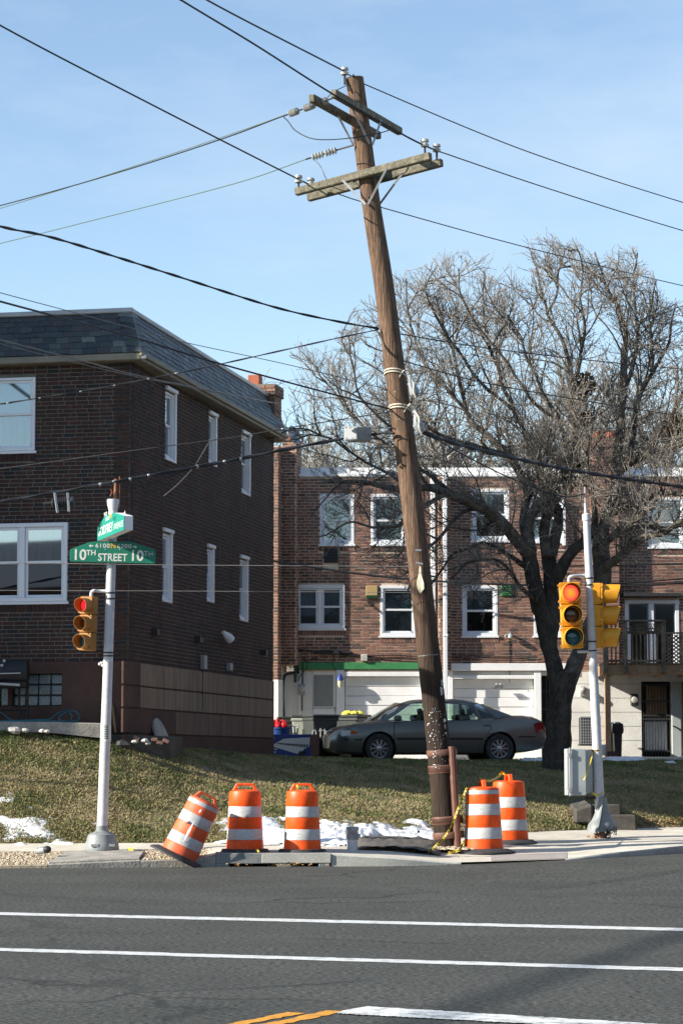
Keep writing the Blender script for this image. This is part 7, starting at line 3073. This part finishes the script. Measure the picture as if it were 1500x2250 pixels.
DT = 49.0
tree = thing("bare_tree", "large bare magnolia tree with thick dark forked trunk on the lawn", "tree", tuple(W(1235, 1700, DT)))
LIMBS = {  # name: (depth at start, depth at end, [(px, py, radius px)])
    'trunk': (0, 0, [(1226, 1712, 54), (1223, 1685, 36), (1224, 1640, 30), (1229, 1560, 27.5), (1236, 1500, 30), (1240, 1478, 31)]),
    'leader_a': (0, 0, [(1232, 1530, 22), (1214, 1455, 19), (1196, 1375, 19), (1176, 1295, 18), (1158, 1205, 17)]),
    'leader_b': (-.05, .3, [(1212, 1430, 14), (1212, 1345, 16), (1208, 1270, 17), (1203, 1215, 17)]),
    'a1': (0, -1.6, [(1165, 1220, 19), (1140, 1195, 17), (1115, 1165, 16), (1085, 1130, 15), (1060, 1118, 14), (1020, 1098, 13), (975, 1078, 12), (930, 1070, 10.5), (880, 1075, 9), (820, 1062, 7), (760, 1058, 5), (700, 1068, 3)]),
    'a1b': (-.8, -2.4, [(985, 1080, 8), (930, 1110, 7), (880, 1150, 6), (830, 1160, 4.5), (770, 1150, 3.5), (705, 1180, 2.5)]),
    'a1c': (-.6, 1.0, [(1000, 1090, 8), (950, 1050, 7), (900, 1010, 6), (850, 980, 5), (790, 930, 4), (735, 860, 3), (690, 810, 2)]),
    'a1d': (-.3, -1.2, [(1060, 1118, 8), (1010, 1130, 6), (960, 1190, 5), (915, 1230, 4), (900, 1290, 3), (870, 1330, 2)]),
    'a2': (0, -.5, [(1164, 1210, 16), (1160, 1160, 15), (1172, 1125, 13), (1195, 1100, 12), (1224, 1066, 10), (1240, 1020, 9), (1236, 960, 8), (1215, 900, 7), (1175, 830, 5), (1150, 760, 4), (1120, 690, 3)]),
    'a3': (0, 1.2, [(1163, 1200, 14), (1150, 1150, 12), (1155, 1100, 11), (1158, 1080, 11), (1122, 1002, 10), (1080, 972, 9), (1032, 912, 7), (1014, 852, 6), (1000, 790, 5), (975, 720, 4), (960, 650, 2.5)]),
    'a4': (.1, -1.4, [(1122, 1002, 8), (1060, 985, 7), (990, 965, 6), (930, 930, 5), (880, 880, 4), (850, 800, 3), (830, 730, 2)]),
    'b1': (.1, .9, [(1200, 1225, 15), (1192, 1168, 14), (1212, 1105, 13), (1235, 1060, 11), (1262, 1005, 10), (1262, 930, 9), (1258, 852, 8), (1240, 760, 6.5), (1204, 690, 5), (1180, 610, 3.5), (1165, 550, 2)]),
    'b2': (.2, 1.8, [(1208, 1225, 16), (1225, 1165, 14), (1226, 1120, 12), (1205, 1100, 11), (1190, 1050, 9), (1165, 980, 8), (1130, 900, 7), (1095, 820, 6), (1070, 740, 4.5), (1060, 660, 3), (1065, 600, 2)]),
    'right': (.1, .6, [(1238, 1515, 22), (1266, 1449, 18.5), (1287, 1395, 16), (1304, 1345, 16), (1320, 1300, 20), (1323, 1255, 20), (1318, 1205, 20), (1322, 1160, 17)]),
    'c1': (-.2, -1.2, [(1215, 1285, 17), (1235, 1245, 16), (1262, 1208, 14), (1290, 1180, 12), (1310, 1150, 9), (1300, 1090, 7), (1290, 1030, 5), (1300, 960, 4), (1310, 890, 3)]),
    'r1': (.6, .9, [(1320, 1180, 17), (1334, 1115, 15), (1352, 1060, 14), (1352, 1000, 13), (1361, 920, 12), (1368, 853, 11), (1370, 790, 9), (1374, 738, 7.5), (1345, 655, 5.5), (1320, 600, 4), (1305, 555, 2)]),
    'r1b': (.8, 2.0, [(1366, 870, 8), (1390, 800, 7), (1400, 740, 6), (1395, 670, 4.5), (1390, 600, 3), (1400, 555, 2)]),
    'r2': (.6, -.6, [(1352, 1040, 12), (1373, 1028, 11), (1396, 1012, 10), (1430, 995, 9), (1452, 950, 8), (1473, 920, 7), (1500, 850, 6), (1530, 780, 4), (1545, 700, 2.5)]),
    'r2b': (.4, -1.6, [(1405, 1008, 9), (1440, 990, 8), (1475, 985, 7), (1530, 960, 5), (1580, 930, 3)]),
    'r2c': (.6, 1.6, [(1380, 1024, 9), (1388, 960, 8), (1400, 888, 7.5), (1430, 816, 6.5), (1462, 768, 5), (1475, 710, 3.5), (1480, 665, 2)]),
    'r3': (.5, -1.0, [(1338, 1130, 11), (1380, 1109, 10), (1425, 1096, 9), (1458, 1080, 8), (1505, 1086, 7), (1570, 1060, 5), (1640, 1050, 3)]),
    'r4': (.3, -1.8, [(1326, 1250, 13), (1352, 1228, 12), (1385, 1198, 11), (1420, 1178, 10), (1455, 1168, 9), (1505, 1142, 7), (1570, 1120, 5), (1640, 1110, 3)]),
    'r4b': (.2, -1.2, [(1370, 1212, 7), (1392, 1170, 6), (1388, 1150, 5), (1400, 1110, 3)]),
    'r5': (.4, 1.4, [(1330, 1190, 10), (1360, 1165, 10), (1400, 1158, 9), (1460, 1162, 8), (1520, 1152, 7), (1600, 1150, 4)]),
    'a3b': (.6, .2, [(1036, 915, 6), (985, 860, 5.5), (930, 790, 4.5), (905, 720, 3.5), (890, 650, 2.5), (892, 610, 2)]),
    'b1b': (.6, -.6, [(1258, 856, 6), (1272, 790, 5.5), (1282, 720, 4.5), (1272, 650, 3.5), (1282, 590, 2.5), (1270, 545, 2)]),
    'b2b': (1.0, .2, [(1132, 905, 6), (1060, 845, 5), (1000, 760, 4.5), (955, 690, 3.5), (935, 630, 2.5), (960, 580, 2)]),
    'a2b': (-.3, -1.4, [(1225, 925, 6), (1160, 870, 5), (1110, 790, 4.5), (1050, 720, 3.5), (1010, 650, 2.5), (1005, 590, 2)]),
    'b1c': (.5, 1.5, [(1200, 690, 4.5), (1225, 640, 3.5), (1228, 590, 2.5), (1240, 545, 2)]),
    'r2d': (.9, .4, [(1428, 818, 5), (1432, 760, 4.5), (1425, 700, 3.5), (1436, 650, 2.5), (1442, 610, 2)]),
    'a1e': (-.6, .6, [(905, 1074, 6), (850, 1040, 5), (790, 1010, 4), (720, 960, 3.5), (660, 940, 2.5), (620, 950, 2)]),
    'a1f': (-.5, -1.6, [(940, 1072, 6), (900, 1000, 5), (860, 940, 4.5), (800, 880, 3.5), (770, 800, 2.5), (765, 740, 2)]),
    'low1': (-.1, -1.8, [(1190, 1330, 8), (1150, 1300, 7), (1120, 1255, 5), (1080, 1230, 4.5), (1030, 1235, 3.5), (985, 1270, 2.5)]),
    'low2': (0, -1.6, [(1170, 1250, 9), (1120, 1225, 7), (1070, 1195, 6), (1030, 1200, 5), (990, 1225, 4), (950, 1280, 3), (925, 1340, 2)]),
}
limbs = []
tw = np.random.default_rng(11)
bark_m = {}
for nm_, (d0, d1, pl) in LIMBS.items():
    k = len(pl)
    pts4 = []
    for i, (x, y, r) in enumerate(pl):
        d = DT + d0 + (d1 - d0) * (i / (k - 1))
        p = W(x, y, d)
        pts4.append((*p, r * d / F * (1.0 if nm_ in ('trunk', 'leader_a', 'leader_b', 'right') else (.88 if r > 8 else .72))))
    L = sum((Vector(pts4[i + 1][:3]) - Vector(pts4[i][:3])).length for i in range(k - 1))
    S = spline(pts4, max(10, int(L / .10)))
    if nm_ not in ('trunk',):
        for i in range(1, len(S)):
            q = Vector(S[i][:3])
            S[i][:3] += np.array([mnoise.noise(q * 2.1), mnoise.noise(q * 2.1 + Vector((7, 3, 1))), mnoise.noise(q * 2.1 + Vector((2, 9, 4)))]) * min(.07, .05 + .02 * i / len(S)) * (1.0 if S[i][3] < .15 else .3)
    m = MB()
    m.tube([s[:3] for s in S], [max(.006, s[3]) for s in S], 18 if nm_ in ('trunk', 'leader_a', 'leader_b', 'right') else 10)
    nn = 18 if nm_ in ('trunk', 'leader_a', 'leader_b', 'right') else 10
    for q in range(len(m.v)):
        v = Vector(m.v[q])
        c = Vector(S[min(q // nn, len(S) - 1)][:3])
        m.v[q] = tuple(c + (v - c) * (.97 + .13 * mnoise.noise(v * 5) + .10 * mnoise.noise(v * 15)))
    dark = nm_ in ('trunk', 'leader_a', 'leader_b', 'c1', 'low1', 'low2', 'low3')
    m.build("trunk" if nm_ == 'trunk' else "limb", M['bark'] if dark else M['limb'], tree, sharp=60)
    if nm_ not in ('trunk', 'leader_a', 'leader_b', 'right'):
        limbs.append((nm_, S, L))

env = [(W(x, y, DT).x, W(x, y, DT).z) for x, y in ((598, 980), (605, 900), (640, 720), (700, 745), (745, 720), (790, 660), (870, 595), (920, 590), (965, 545), (1060, 552), (1120, 530), (1160, 500), (1205, 498), (1230, 530), (1270, 520), (1300, 560), (1340, 535), (1400, 540), (1440, 600), (1470, 660),
                                                    (1540, 640), (1700, 800), (1720, 1150), (1480, 1300), (1400, 1240), (1240, 1270), (1130, 1440), (1000, 1420), (920, 1400), (870, 1280), (700, 1230), (640, 1090), (600, 1060))]


def filt(P):
    e = P[:, -1]
    s = e[:, 0] * DT / e[:, 1]
    return inside(env, s, ZC + (e[:, 2] - ZC) * DT / e[:, 1])


all2, all3 = [], []
V2, Q2, V3, Q3, V4, Q4, Vb, Qb = [], [], [], [], [], [], [], []
starts, dirs, lens = [], [], []
for nm_, S, L in limbs:
    P = S[None, :, :3]
    c = int(L * (2.4 if nm_.startswith('low') else (3.6 if nm_.startswith('a1') else 4.4)))
    st, d, t, _ = sprout(P, c, .12 if L > 2.5 else .25, .85, tw)
    starts.append(st)
    dirs.append(d + np.array([0, 0, .25 if not nm_.startswith(('low', 'a1')) else .02]))
    lens.append(tw.uniform(.6, 2.3, c) * (1.1 - .45 * t))
    # the tip goes on as a shoot
st, d, ln = np.vstack(starts), np.vstack(dirs), np.concatenate(lens)
d /= np.linalg.norm(d, axis=1, keepdims=True)
B2 = grow(st, d, ln, 7, .20, .055, tw)
B2 = B2[filt(B2)]
r2 = np.linspace(.019, .007, 8)[None] * tw.uniform(.7, 1.25, (len(B2), 1))
a, b = tubes_np(B2, r2, 5)
V2.append(a); Q2.append(b)
# short shoots straight from the limbs
ls = np.vstack([np.stack([S[i:i + 2, :3] for i in range(0, len(S) - 1, 4)]) for nm_, S, L in limbs])
st, d, t, _ = sprout(ls, 1, 0, 1.1, tw)
d = d + np.array([0, 0, .35])
B3b = grow(st, d / np.linalg.norm(d, axis=1, keepdims=True), tw.uniform(.15, .7, len(st)), 5, .2, .1, tw)
st, d, t, _ = sprout(B2, 10, .15, .8, tw)
B3 = grow(st, d, tw.uniform(.25, .95, len(st)) * (1.1 - .4 * t), 5, .17, .06, tw)
B3 = np.vstack([B3[filt(B3)], B3b[filt(B3b)]])
a, b = tubes_np(B3, np.linspace(.0078, .0045, 6)[None] * tw.uniform(.8, 1.2, (len(B3), 1)), 4)
V3.append(a); Q3.append(b)
st, d, t, _ = sprout(B3, 5, .2, .6, tw)
ends = B3[:, -1]
B4 = grow(st, d, tw.uniform(.08, .34, len(st)), 3, .17, .07, tw)
B4 = B4[filt(B4)]
a, b = tubes_np(B4, np.array([[.0048, .0041, .0037, .003]]) * tw.uniform(.85, 1.2, (len(B4), 1)), 3)
V4.append(a); Q4.append(b)
# buds at the tips
E = np.vstack([B4[:, -1], B3[:, -1]])
D = np.vstack([B4[:, -1] - B4[:, -2], B3[:, -1] - B3[:, -2]])
D /= np.linalg.norm(D, axis=1, keepdims=True)
k = tw.uniform(0, 1, len(E)) < .6
E, D = E[k], D[k]
bl = tw.uniform(.022, .045, len(E))[:, None]
BB = np.stack([E, E + D * bl * .45, E + D * bl], 1)
a, b = tubes_np(BB, np.tile(np.array([[.0045, .0088, .002]]), (len(BB), 1)), 4)
Vb.append(a); Qb.append(b)
for nm_, V, Q, mt_ in (("branches", V2, Q2, M['limb']), ("small_branches", V3, Q3, M['twig']), ("twigs", V4, Q4, M['twig']), ("buds", Vb, Qb, M['bud'])):
    link(np_mesh(nm_, np.vstack(V), np.vstack(Q), mt_, smooth=True), nm_, tree, kind='stuff')
print("tree:", len(B2), len(B3), len(B4), len(BB))

for i, (x, y, s_, dd, lab) in enumerate([(1282, 845, .26, -.1, "leaf nest lump in the tree's middle crown"), (1286, 920, .16, 0, "small leaf nest below the middle nest in the tree"), (1482, 935, .30, -.4, "large leaf nest on the tree's right side"), (1268, 1022, .12, 0, "small dark nest knot low in the tree behind the thick cable")]):
    t_ = thing("leaf_nest", lab, "nest", tuple(W(x, y, DT + dd)), group="dark leaf nests in the tree")
    mb = MB()
    for k in range(int(520 * s_ / .26)):
        p = Vector((random.gauss(0, 1), random.gauss(0, 1), random.gauss(0, 1.15)))
        p = p.normalized() * (random.random() ** .5) * s_
        a = Vector((random.gauss(0, 1), random.gauss(0, 1), random.gauss(0, 1))).normalized() * .05
        c = Vector((random.gauss(0, 1), random.gauss(0, 1), random.gauss(0, 1))).normalized() * .03
        mb.add([p - a, p - c, p + a, p + c], [(0, 1, 2, 3)])
    mb.build("leaves", M['nest'], t_, local=True)

# trees far behind the roofs: one grown, the rest copied
far = thing("distant_tree", "bare grey tree behind the roofs, left of the leaning pole", "tree", (0, 0, 0), group="bare trees behind the roofs")
fr_ = np.random.default_rng(5)
S = np.array([[0, 0, 0], [.1, 0, 2], [0, .1, 4.2], [.2, 0, 6.5]])
m = MB()
m.tube(spline([tuple(x) + (r,) for x, r in zip(S, (.28, .23, .18, .08))], 12)[:, :3], np.linspace(.28, .08, 12), 8)
m.build("trunk", M['limb'], far, local=True)
st, d, t, _ = sprout(S[None].repeat(1, 0), 26, .35, .75, fr_)
d += np.array([0, 0, .5])
F2 = grow(st, d / np.linalg.norm(d, axis=1, keepdims=True), fr_.uniform(2.0, 4.2, len(st)), 7, .14, .05, fr_)
st, d, t, _ = sprout(F2, 16, .2, .7, fr_)
F3 = grow(st, d, fr_.uniform(.8, 1.9, len(st)), 5, .2, .06, fr_)
st, d, t, _ = sprout(F3, 9, .2, .65, fr_)
F4 = grow(st, d, fr_.uniform(.3, .9, len(st)), 3, .22, .05, fr_)
o1 = link(np_mesh("branches", *tubes_np(F2, np.linspace(.07, .02, 8)[None].repeat(len(F2), 0), 5), M['limb']), "branches", far, True, kind='stuff')
o2 = link(np_mesh("small_branches", *tubes_np(F3, np.linspace(.02, .010, 6)[None].repeat(len(F3), 0), 3), M['twig']), "small_branches", far, True, kind='stuff')
o3 = link(np_mesh("twigs", *tubes_np(F4, np.linspace(.010, .006, 4)[None].repeat(len(F4), 0), 3), M['twig']), "twigs", far, True, kind='stuff')
SPOT = [(705, 905, 78, 1.0), (648, 935, 90, 1.05), (860, 880, 82, 1.0), (1010, 850, 88, 1.1), (1150, 870, 80, 1.0), (1290, 840, 86, 1.1), (1440, 850, 82, 1.05)]
LB = ["bare grey tree behind the roofs, left of the leaning pole", "bare grey tree behind the satellite dish", "bare grey tree behind the roofs, just right of the leaning pole", "bare grey tree behind the roof of the second house",
      "bare grey tree behind the middle of the large tree's crown", "bare grey tree behind the row's chimney", "bare grey tree behind the row at the right edge"]
for i, (px, py, d, s_) in enumerate(SPOT):
    if i == 0:
        o = far
    else:
        o = far.copy()
        COL.objects.link(o)
        for ch in far.children:
            c = ch.copy()
            COL.objects.link(c)
            c.parent = o
    o["label"] = LB[i]
    top = W(px, py, d)
    h = (top.z - 1.0)
    o.location = (top.x, d, 1.0)
    o.scale = (s_ * h / 10.5,) * 3
    o.rotation_euler = (0, 0, i * 1.3)

# ------------------------------------------------------------------ wires
def wire(label, pts, r, m, n=60, name="overhead_wire", twist=0, beads=None):
    t = None
    wp = [W(*p) for p in pts]
    if pts[0][0] < 0 or pts[0][1] < 0:
        wp.insert(0, wp[0] + (wp[0] - wp[1]).normalized() * 18)
    if pts[-1][0] > 1500:
        wp.append(wp[-1] + (wp[-1] - wp[-2]).normalized() * 18)
    P = spline(wp, n)
    r = r * .86
    mb = MB()
    mb.tube(P, r, 6)
    if twist:
        T = np.gradient(P, axis=0)
        T /= np.linalg.norm(T, axis=1, keepdims=True)
        X = np.cross(T, np.array([0, 0, 1.0]))
        X /= np.linalg.norm(X, axis=1, keepdims=True)
        Y = np.cross(X, T)
        L = np.concatenate([[0], np.cumsum(np.linalg.norm(np.diff(P, axis=0), axis=1))])
        k = int(L[-1] / .12)
        s = np.linspace(0, L[-1], k)
        PP = np.stack([np.interp(s, L, P[:, c]) for c in range(3)], 1)
        XX = np.stack([np.interp(s, L, X[:, c]) for c in range(3)], 1)
        YY = np.stack([np.interp(s, L, Y[:, c]) for c in range(3)], 1)
        for q in range(twist):
            a = s * 2 * math.pi / 1.3 + q * 2 * math.pi / twist
            mb.tube(PP + (XX * np.cos(a)[:, None] + YY * np.sin(a)[:, None]) * r * .9, r * .7, 5)
    o = mb.build(name, m)
    tag(o, label, "wire")
    if beads:
        c = MB()
        for i in beads:
            q = Vector(P[min(len(P) - 1, int(i * len(P)))])
            q2 = Vector(P[min(len(P) - 1, int(i * len(P)) + 1)])
            M_ = Matrix.Translation(q) @ (q2 - q).to_track_quat('Z', 'Y').to_matrix().to_4x4()
            c.lathe([(r * 1.1, -.022), (r * 1.45, -.016), (r * 1.45, .016), (r * 1.1, .022)], 8, M_)
        c.build("clip", M['steel'], o)
    return o


I = pins
tp, r1_, r2_, l1_, l2_ = [tuple(x) for x in (I['top'], I['wr1'], I['wr2'], I['wl1'], I['wl2'])]
wire("black wire from the top left edge to the insulator on the pole's tip", [(300, -100, 33.6), (455, 0, 35.3), (757, 157, 39.2)], .016, M['wire'])
wire("black wire falling right from the pole's tip to the right edge", [(757, 158, 39.2), (785, 176, 39.5), (803, 186, 39.7), (1150, 330, 44.0), (1500, 445, 48.5), (1700, 500, 51)], .012, M['wire'])
wire("black wire crossing from the top edge past the pole to the right lower insulators", [(250, -95, 32.5), (398, 0, 34.2), (560, 98, 36.2), (728, 205, 37.9), (880, 293, 38.3), (933, 320, 38.5), (959, 331, 38.9)], .017, M['wire'])
wire("black wire falling right from the lower insulators to the right edge", [(959, 331, 38.9), (1200, 413, 43.2), (1500, 507, 48.5), (1750, 575, 52)], .012, M['wire'])
wire("black wire from the left edge down to the lower crossarm's left insulators", [(-200, -70, 29.5), (0, 55, 32.2), (330, 228, 36), (656, 394, 39.7), (683, 404, 40.1)], .015, M['wire'])
wire("black wire passing behind the pole under the lower crossarm to the right", [(683, 404, 40.1), (745, 427, 40.7), (835, 455, 41.8), (1150, 542, 45.8), (1500, 628, 50.5), (1750, 680, 54)], .011, M['wire'])
wire("black wire sagging left from the upper string insulator", [(622, 255, 39.4), (480, 308, 40.9), (240, 385, 43.8), (0, 452, 46.7), (-200, 500, 49)], .013, M['wire'])
wire("greenish wire running beside the black one to the upper string insulator", [(622, 254, 39.4), (480, 304, 41.3), (240, 383, 44.2), (0, 458, 47.1), (-200, 512, 49.5)], .010, M['wire_green'])
wire("thin greenish wire sagging left from the lower string insulator", [(672, 350, 39.5), (520, 402, 41.0), (260, 470, 44.2), (0, 535, 47.5), (-200, 580, 50)], .011, M['wire_green'])
wire("slack jumper wire looping under the upper crossarms", [(623, 257, 39.4), (634, 268, 39.3), (648, 286, 39.2), (680, 303, 39.0), (720, 307, 38.9), (780, 302, 38.85), (830, 293, 39.2), (862, 284, 39.6)], .011, M['wire'])
wire("short jumper wire from the lower string insulator to the crossarm", [(690, 350, 39.4), (704, 366, 39.4), (716, 392, 39.5), (735, 424, 40.3)], .008, M['wire_grey'])
wire("thin jumper arching from the upper arm to the pole's top", [(712, 224, 38.5), (730, 204, 38.9), (760, 188, 39.1)], .008, M['wire'])
wire("bundled dark cable from the left edge to the pole above the big tree", [(-200, 435, 29), (0, 497, 31.7), (130, 526, 33.2), (380, 604, 36.0), (600, 674, 38), (740, 706, 38.9), (832, 722, 39.2)], .016, M['wire'], twist=2)
wire("twisted cable sagging across the slate roof to the pole", [(-200, 917, 40.2), (0, 888, 40), (200, 856, 39.9), (345, 829, 39.8), (480, 801, 39.7), (620, 770, 39.6), (750, 741, 39.4), (832, 724, 39.2)], .011, M['wire'], twist=2, n=90, beads=[.2, .3, .36, .42, .48, .54])
wire("thin reddish wire crossing the mansard roof to the pole", [(-200, 588, 28.5), (0, 643, 31), (273, 716, 34.4), (392, 749, 35.6), (640, 803, 37.8), (860, 858, 39.3)], .007, M['wire_grey'])
wire("dark cable from the left edge over the mansard corner to the pole", [(-200, 604, 27.5), (0, 662, 30), (273, 735, 33.6), (448, 789, 35.5), (640, 842, 37.5), (868, 902, 39.3)], .016, M['wire'])
wire("upper grey service wire drooping over the eaves to the chimney", [(-200, 690, 38.5), (0, 746, 40.2), (170, 790, 41.4), (320, 829, 42.4), (512, 868, 47), (607, 886, 53.4)], .013, M['wire_grey'], twist=1)
wire("lower grey service wire meeting the upper one above the side eaves", [(-200, 700, 38.5), (0, 755, 40.2), (213, 808, 41.6), (330, 834, 42.5), (512, 870, 46.9)], .008, M['wire_grey'])
wire("thin dark wire crossing the brick front below the upper window", [(-200, 1052, 41), (0, 1030, 40.6), (300, 989, 39.9), (512, 961, 39.6), (640, 939, 39.4), (868, 903, 39.2)], .010, M['wire'], beads=[.80, .86, .92])
wire("thin slack line hanging below the side eaves", [(460, 970, 39.7), (430, 1020, 39.6), (395, 1060, 39.5), (360, 1090, 39.5)], .005, M['wire_grey'])
wire("thick black cable bundle over the left pole to the cable box", [(-200, 1135, 38.3), (0, 1103, 38.2), (141, 1079, 38.2), (256, 1058, 38.2), (414, 1029, 38.6), (512, 1011, 38.8), (640, 985, 39.0), (756, 963, 39.1)], .024, M['wire'], twist=2, n=100, beads=[.46, .49, .52, .55, .645, .72, .76])
wire("loose black cable branching below the thick bundle right of the left pole", [(262, 1060, 38.2), (300, 1066, 38.3), (350, 1058, 38.4), (375, 1045, 38.5), (414, 1032, 38.6)], .012, M['wire'])
wire("black cable from the cable box to the pole", [(817, 955, 39.3), (840, 951, 39.2), (866, 952, 39.1)], .030, M['wire'])
wire("black cable loop under the cable box's right side", [(816, 962, 39.2), (836, 965, 39.1), (845, 955, 39.1), (856, 940, 39.0), (870, 944, 39.0)], .014, M['wire'])
wire("thick black cable falling from the pole past the right signal pole", [(925, 948, 39.2), (985, 970, 39.8), (1060, 990, 40.8), (1250, 1032, 43.5), (1500, 1070, 47), (1750, 1100, 50.5)], .030, M['wire'], twist=2)
wire("black wire from the pole down to the right signal pole's top", [(925, 945, 39.2), (1010, 995, 39.7), (1120, 1050, 40.3), (1230, 1090, 40.8), (1284, 1085, 41)], .012, M['wire'])
wire("thin cable leaving the pole rightward through the upper crown", [(868, 732, 39.4), (1050, 762, 42), (1280, 790, 45), (1500, 811, 48.5), (1700, 825, 51)], .012, M['wire'])
wire("thin cable leaving the pole rightward through the middle crown", [(875, 790, 39.4), (1050, 838, 41.8), (1280, 880, 45), (1500, 914, 48.5), (1700, 940, 51)], .012, M['wire'])
wire("thin bare line across the front at the height of the big sign", [(-200, 1233, 39.9), (0, 1236, 39.7), (340, 1241, 39.4), (620, 1243, 39.2), (905, 1245, 39.0)], .007, M['wire_grey'])
wire("thin bare line across the front at the red lamp's height", [(-200, 1296, 39.9), (0, 1297, 39.7), (450, 1299, 39.3), (915, 1302, 39.0)], .0055, M['wire_grey'])
wire("dark cable strung along the brick row from the alley to the large tree", [(596, 1232, 57.9), (650, 1240, 58.4), (760, 1257, 58.5), (890, 1272, 58.5), (1030, 1281, 58.4), (1140, 1285, 58.4), (1260, 1284, 58.5)], .032, M['wire'])
wire("thin wire tied round the pole above the car's roof", [(918, 1442, 39.0), (930, 1441, 38.85), (945, 1439, 38.85), (962, 1438, 39.0)], .010, M['wire_grey'])
wire("slack coil of grey cable hung beyond the pole", [(986, 1002, 40.5), (1000, 992, 40.4), (1030, 988, 40.5), (1052, 992, 40.6), (1050, 1003, 40.7), (1020, 1010, 40.6), (990, 1010, 40.5), (985, 1003, 40.5), (1010, 994, 40.4), (1040, 992, 40.5)], .014, M['wire_grey'])

sc_ = thing("splice_enclosure", "ribbed black cable splice enclosure hanging under the thick cable at left", "splice case", tuple(W(130, 1105, 38.15)))
a, b = W(96, 1108, 38.15), W(163, 1101, 38.15)
m = MB()
ax_ = (b - a)
Ms = Matrix.Translation(a) @ ax_.to_track_quat('Z', 'Y').to_matrix().to_4x4()
L = ax_.length
prof = [(.02, 0), (.035, .01), (.035, L * .26)]
for k in range(9):
    z = L * (.30 + k * .065)
    prof += [(.075, z), (.088, z + .008), (.088, z + .018), (.075, z + .024)]
prof += [(.085, L * .93), (.08, L), (0, L)]
m.lathe(prof, 16, Ms)
m.build("case", M['black'], sc_)
m = MB()
for x0, y0, x1, y1 in ((121, 1083, 127, 1126), (149, 1083, 152, 1124)):
    m.bar(W(x0, y0, 38.12), W(x1, y1, 38.0), .035, .02)
m.build("hanger", M['steel'], sc_)

# ------------------------------------------------------------------ the other side of the road, behind the camera: seen only in window panes
proto = None
for i in range(7):
    x0 = -46.0 + i * 13.2
    if i == 0:
        h = thing("opposite_house", "brick house across the road behind the viewer", "house", (x0, -16, 0), group="houses across the road")
        fo = Fr((0, 0), (-1, 0), (0, 1))
        mb = MB()
        wall_cells(mb, fo, -12, 0, 0, 9.6, [(-10.5, -9.2, 1.5, 3.2), (-8, -6.7, 1.5, 3.2), (-4.5, -3.2, 1.5, 3.2), (-10.5, -9.2, 5.5, 7.2), (-8, -6.7, 5.5, 7.2), (-4.5, -3.2, 5.5, 7.2)], -8, 0)
        mb.build("wall", M['hbrick'][1], h, local=True)
        mb = MB()
        mb.add([(-.3, .3, 9.6), (12.3, .3, 9.6), (12.3, -8.3, 9.6), (-.3, -8.3, 9.6), (-.3, -4, 12.2), (12.3, -4, 12.2)], [(0, 1, 5, 4), (2, 3, 4, 5), (0, 4, 3), (1, 2, 5), (3, 2, 1, 0)])
        mb.build("roof", M['slate'][1], h, local=True)
        proto = h
    else:
        h = proto.copy()
        COL.objects.link(h)
        h.location.x = x0
        for ch in proto.children:
            c = ch.copy()
            COL.objects.link(c)
            c.parent = h
for i, (x, y, s_) in enumerate([(-18, -9, .95), (-9, -10, 1.1), (1, -9.5, .9), (10, -10, 1.05), (24, -9, 1.0)]):
    o = far.copy()
    COL.objects.link(o)
    for ch in far.children:
        c = ch.copy()
        COL.objects.link(c)
        c.parent = o
    o.location = (x, y, 0)
    o.scale = (s_,) * 3
    o.rotation_euler = (0, 0, 2.1 * i)
    o["label"] = "bare street tree across the road behind the viewer"
    o["group"] = "street trees across the road"
for i in range(4):
    h = proto.copy()
    COL.objects.link(h)
    h.location = (24, 8.0 + i * 13.2, 0)
    h.rotation_euler = (0, 0, math.pi / 2)
    h["label"] = "brick house on the side street beyond the right edge"
    h["group"] = "houses on the side street"
    for ch in proto.children:
        c = ch.copy()
        COL.objects.link(c)
        c.parent = h

mb = MB()  # unseen cable, added to cast the diagonal shadow on the road
mb.tube(spline([(-33.9, -19.8, 12.25), (-23.95, 7.9, 12.1), (-21.5, 14.6, 12.05), (-12.0, 40.7, 12.0)], 60), .05, 8)
o = mb.build("cable_bundle", M['wire'])
tag(o, "unseen thick cable bundle added high over the road for its shadow", "cable")
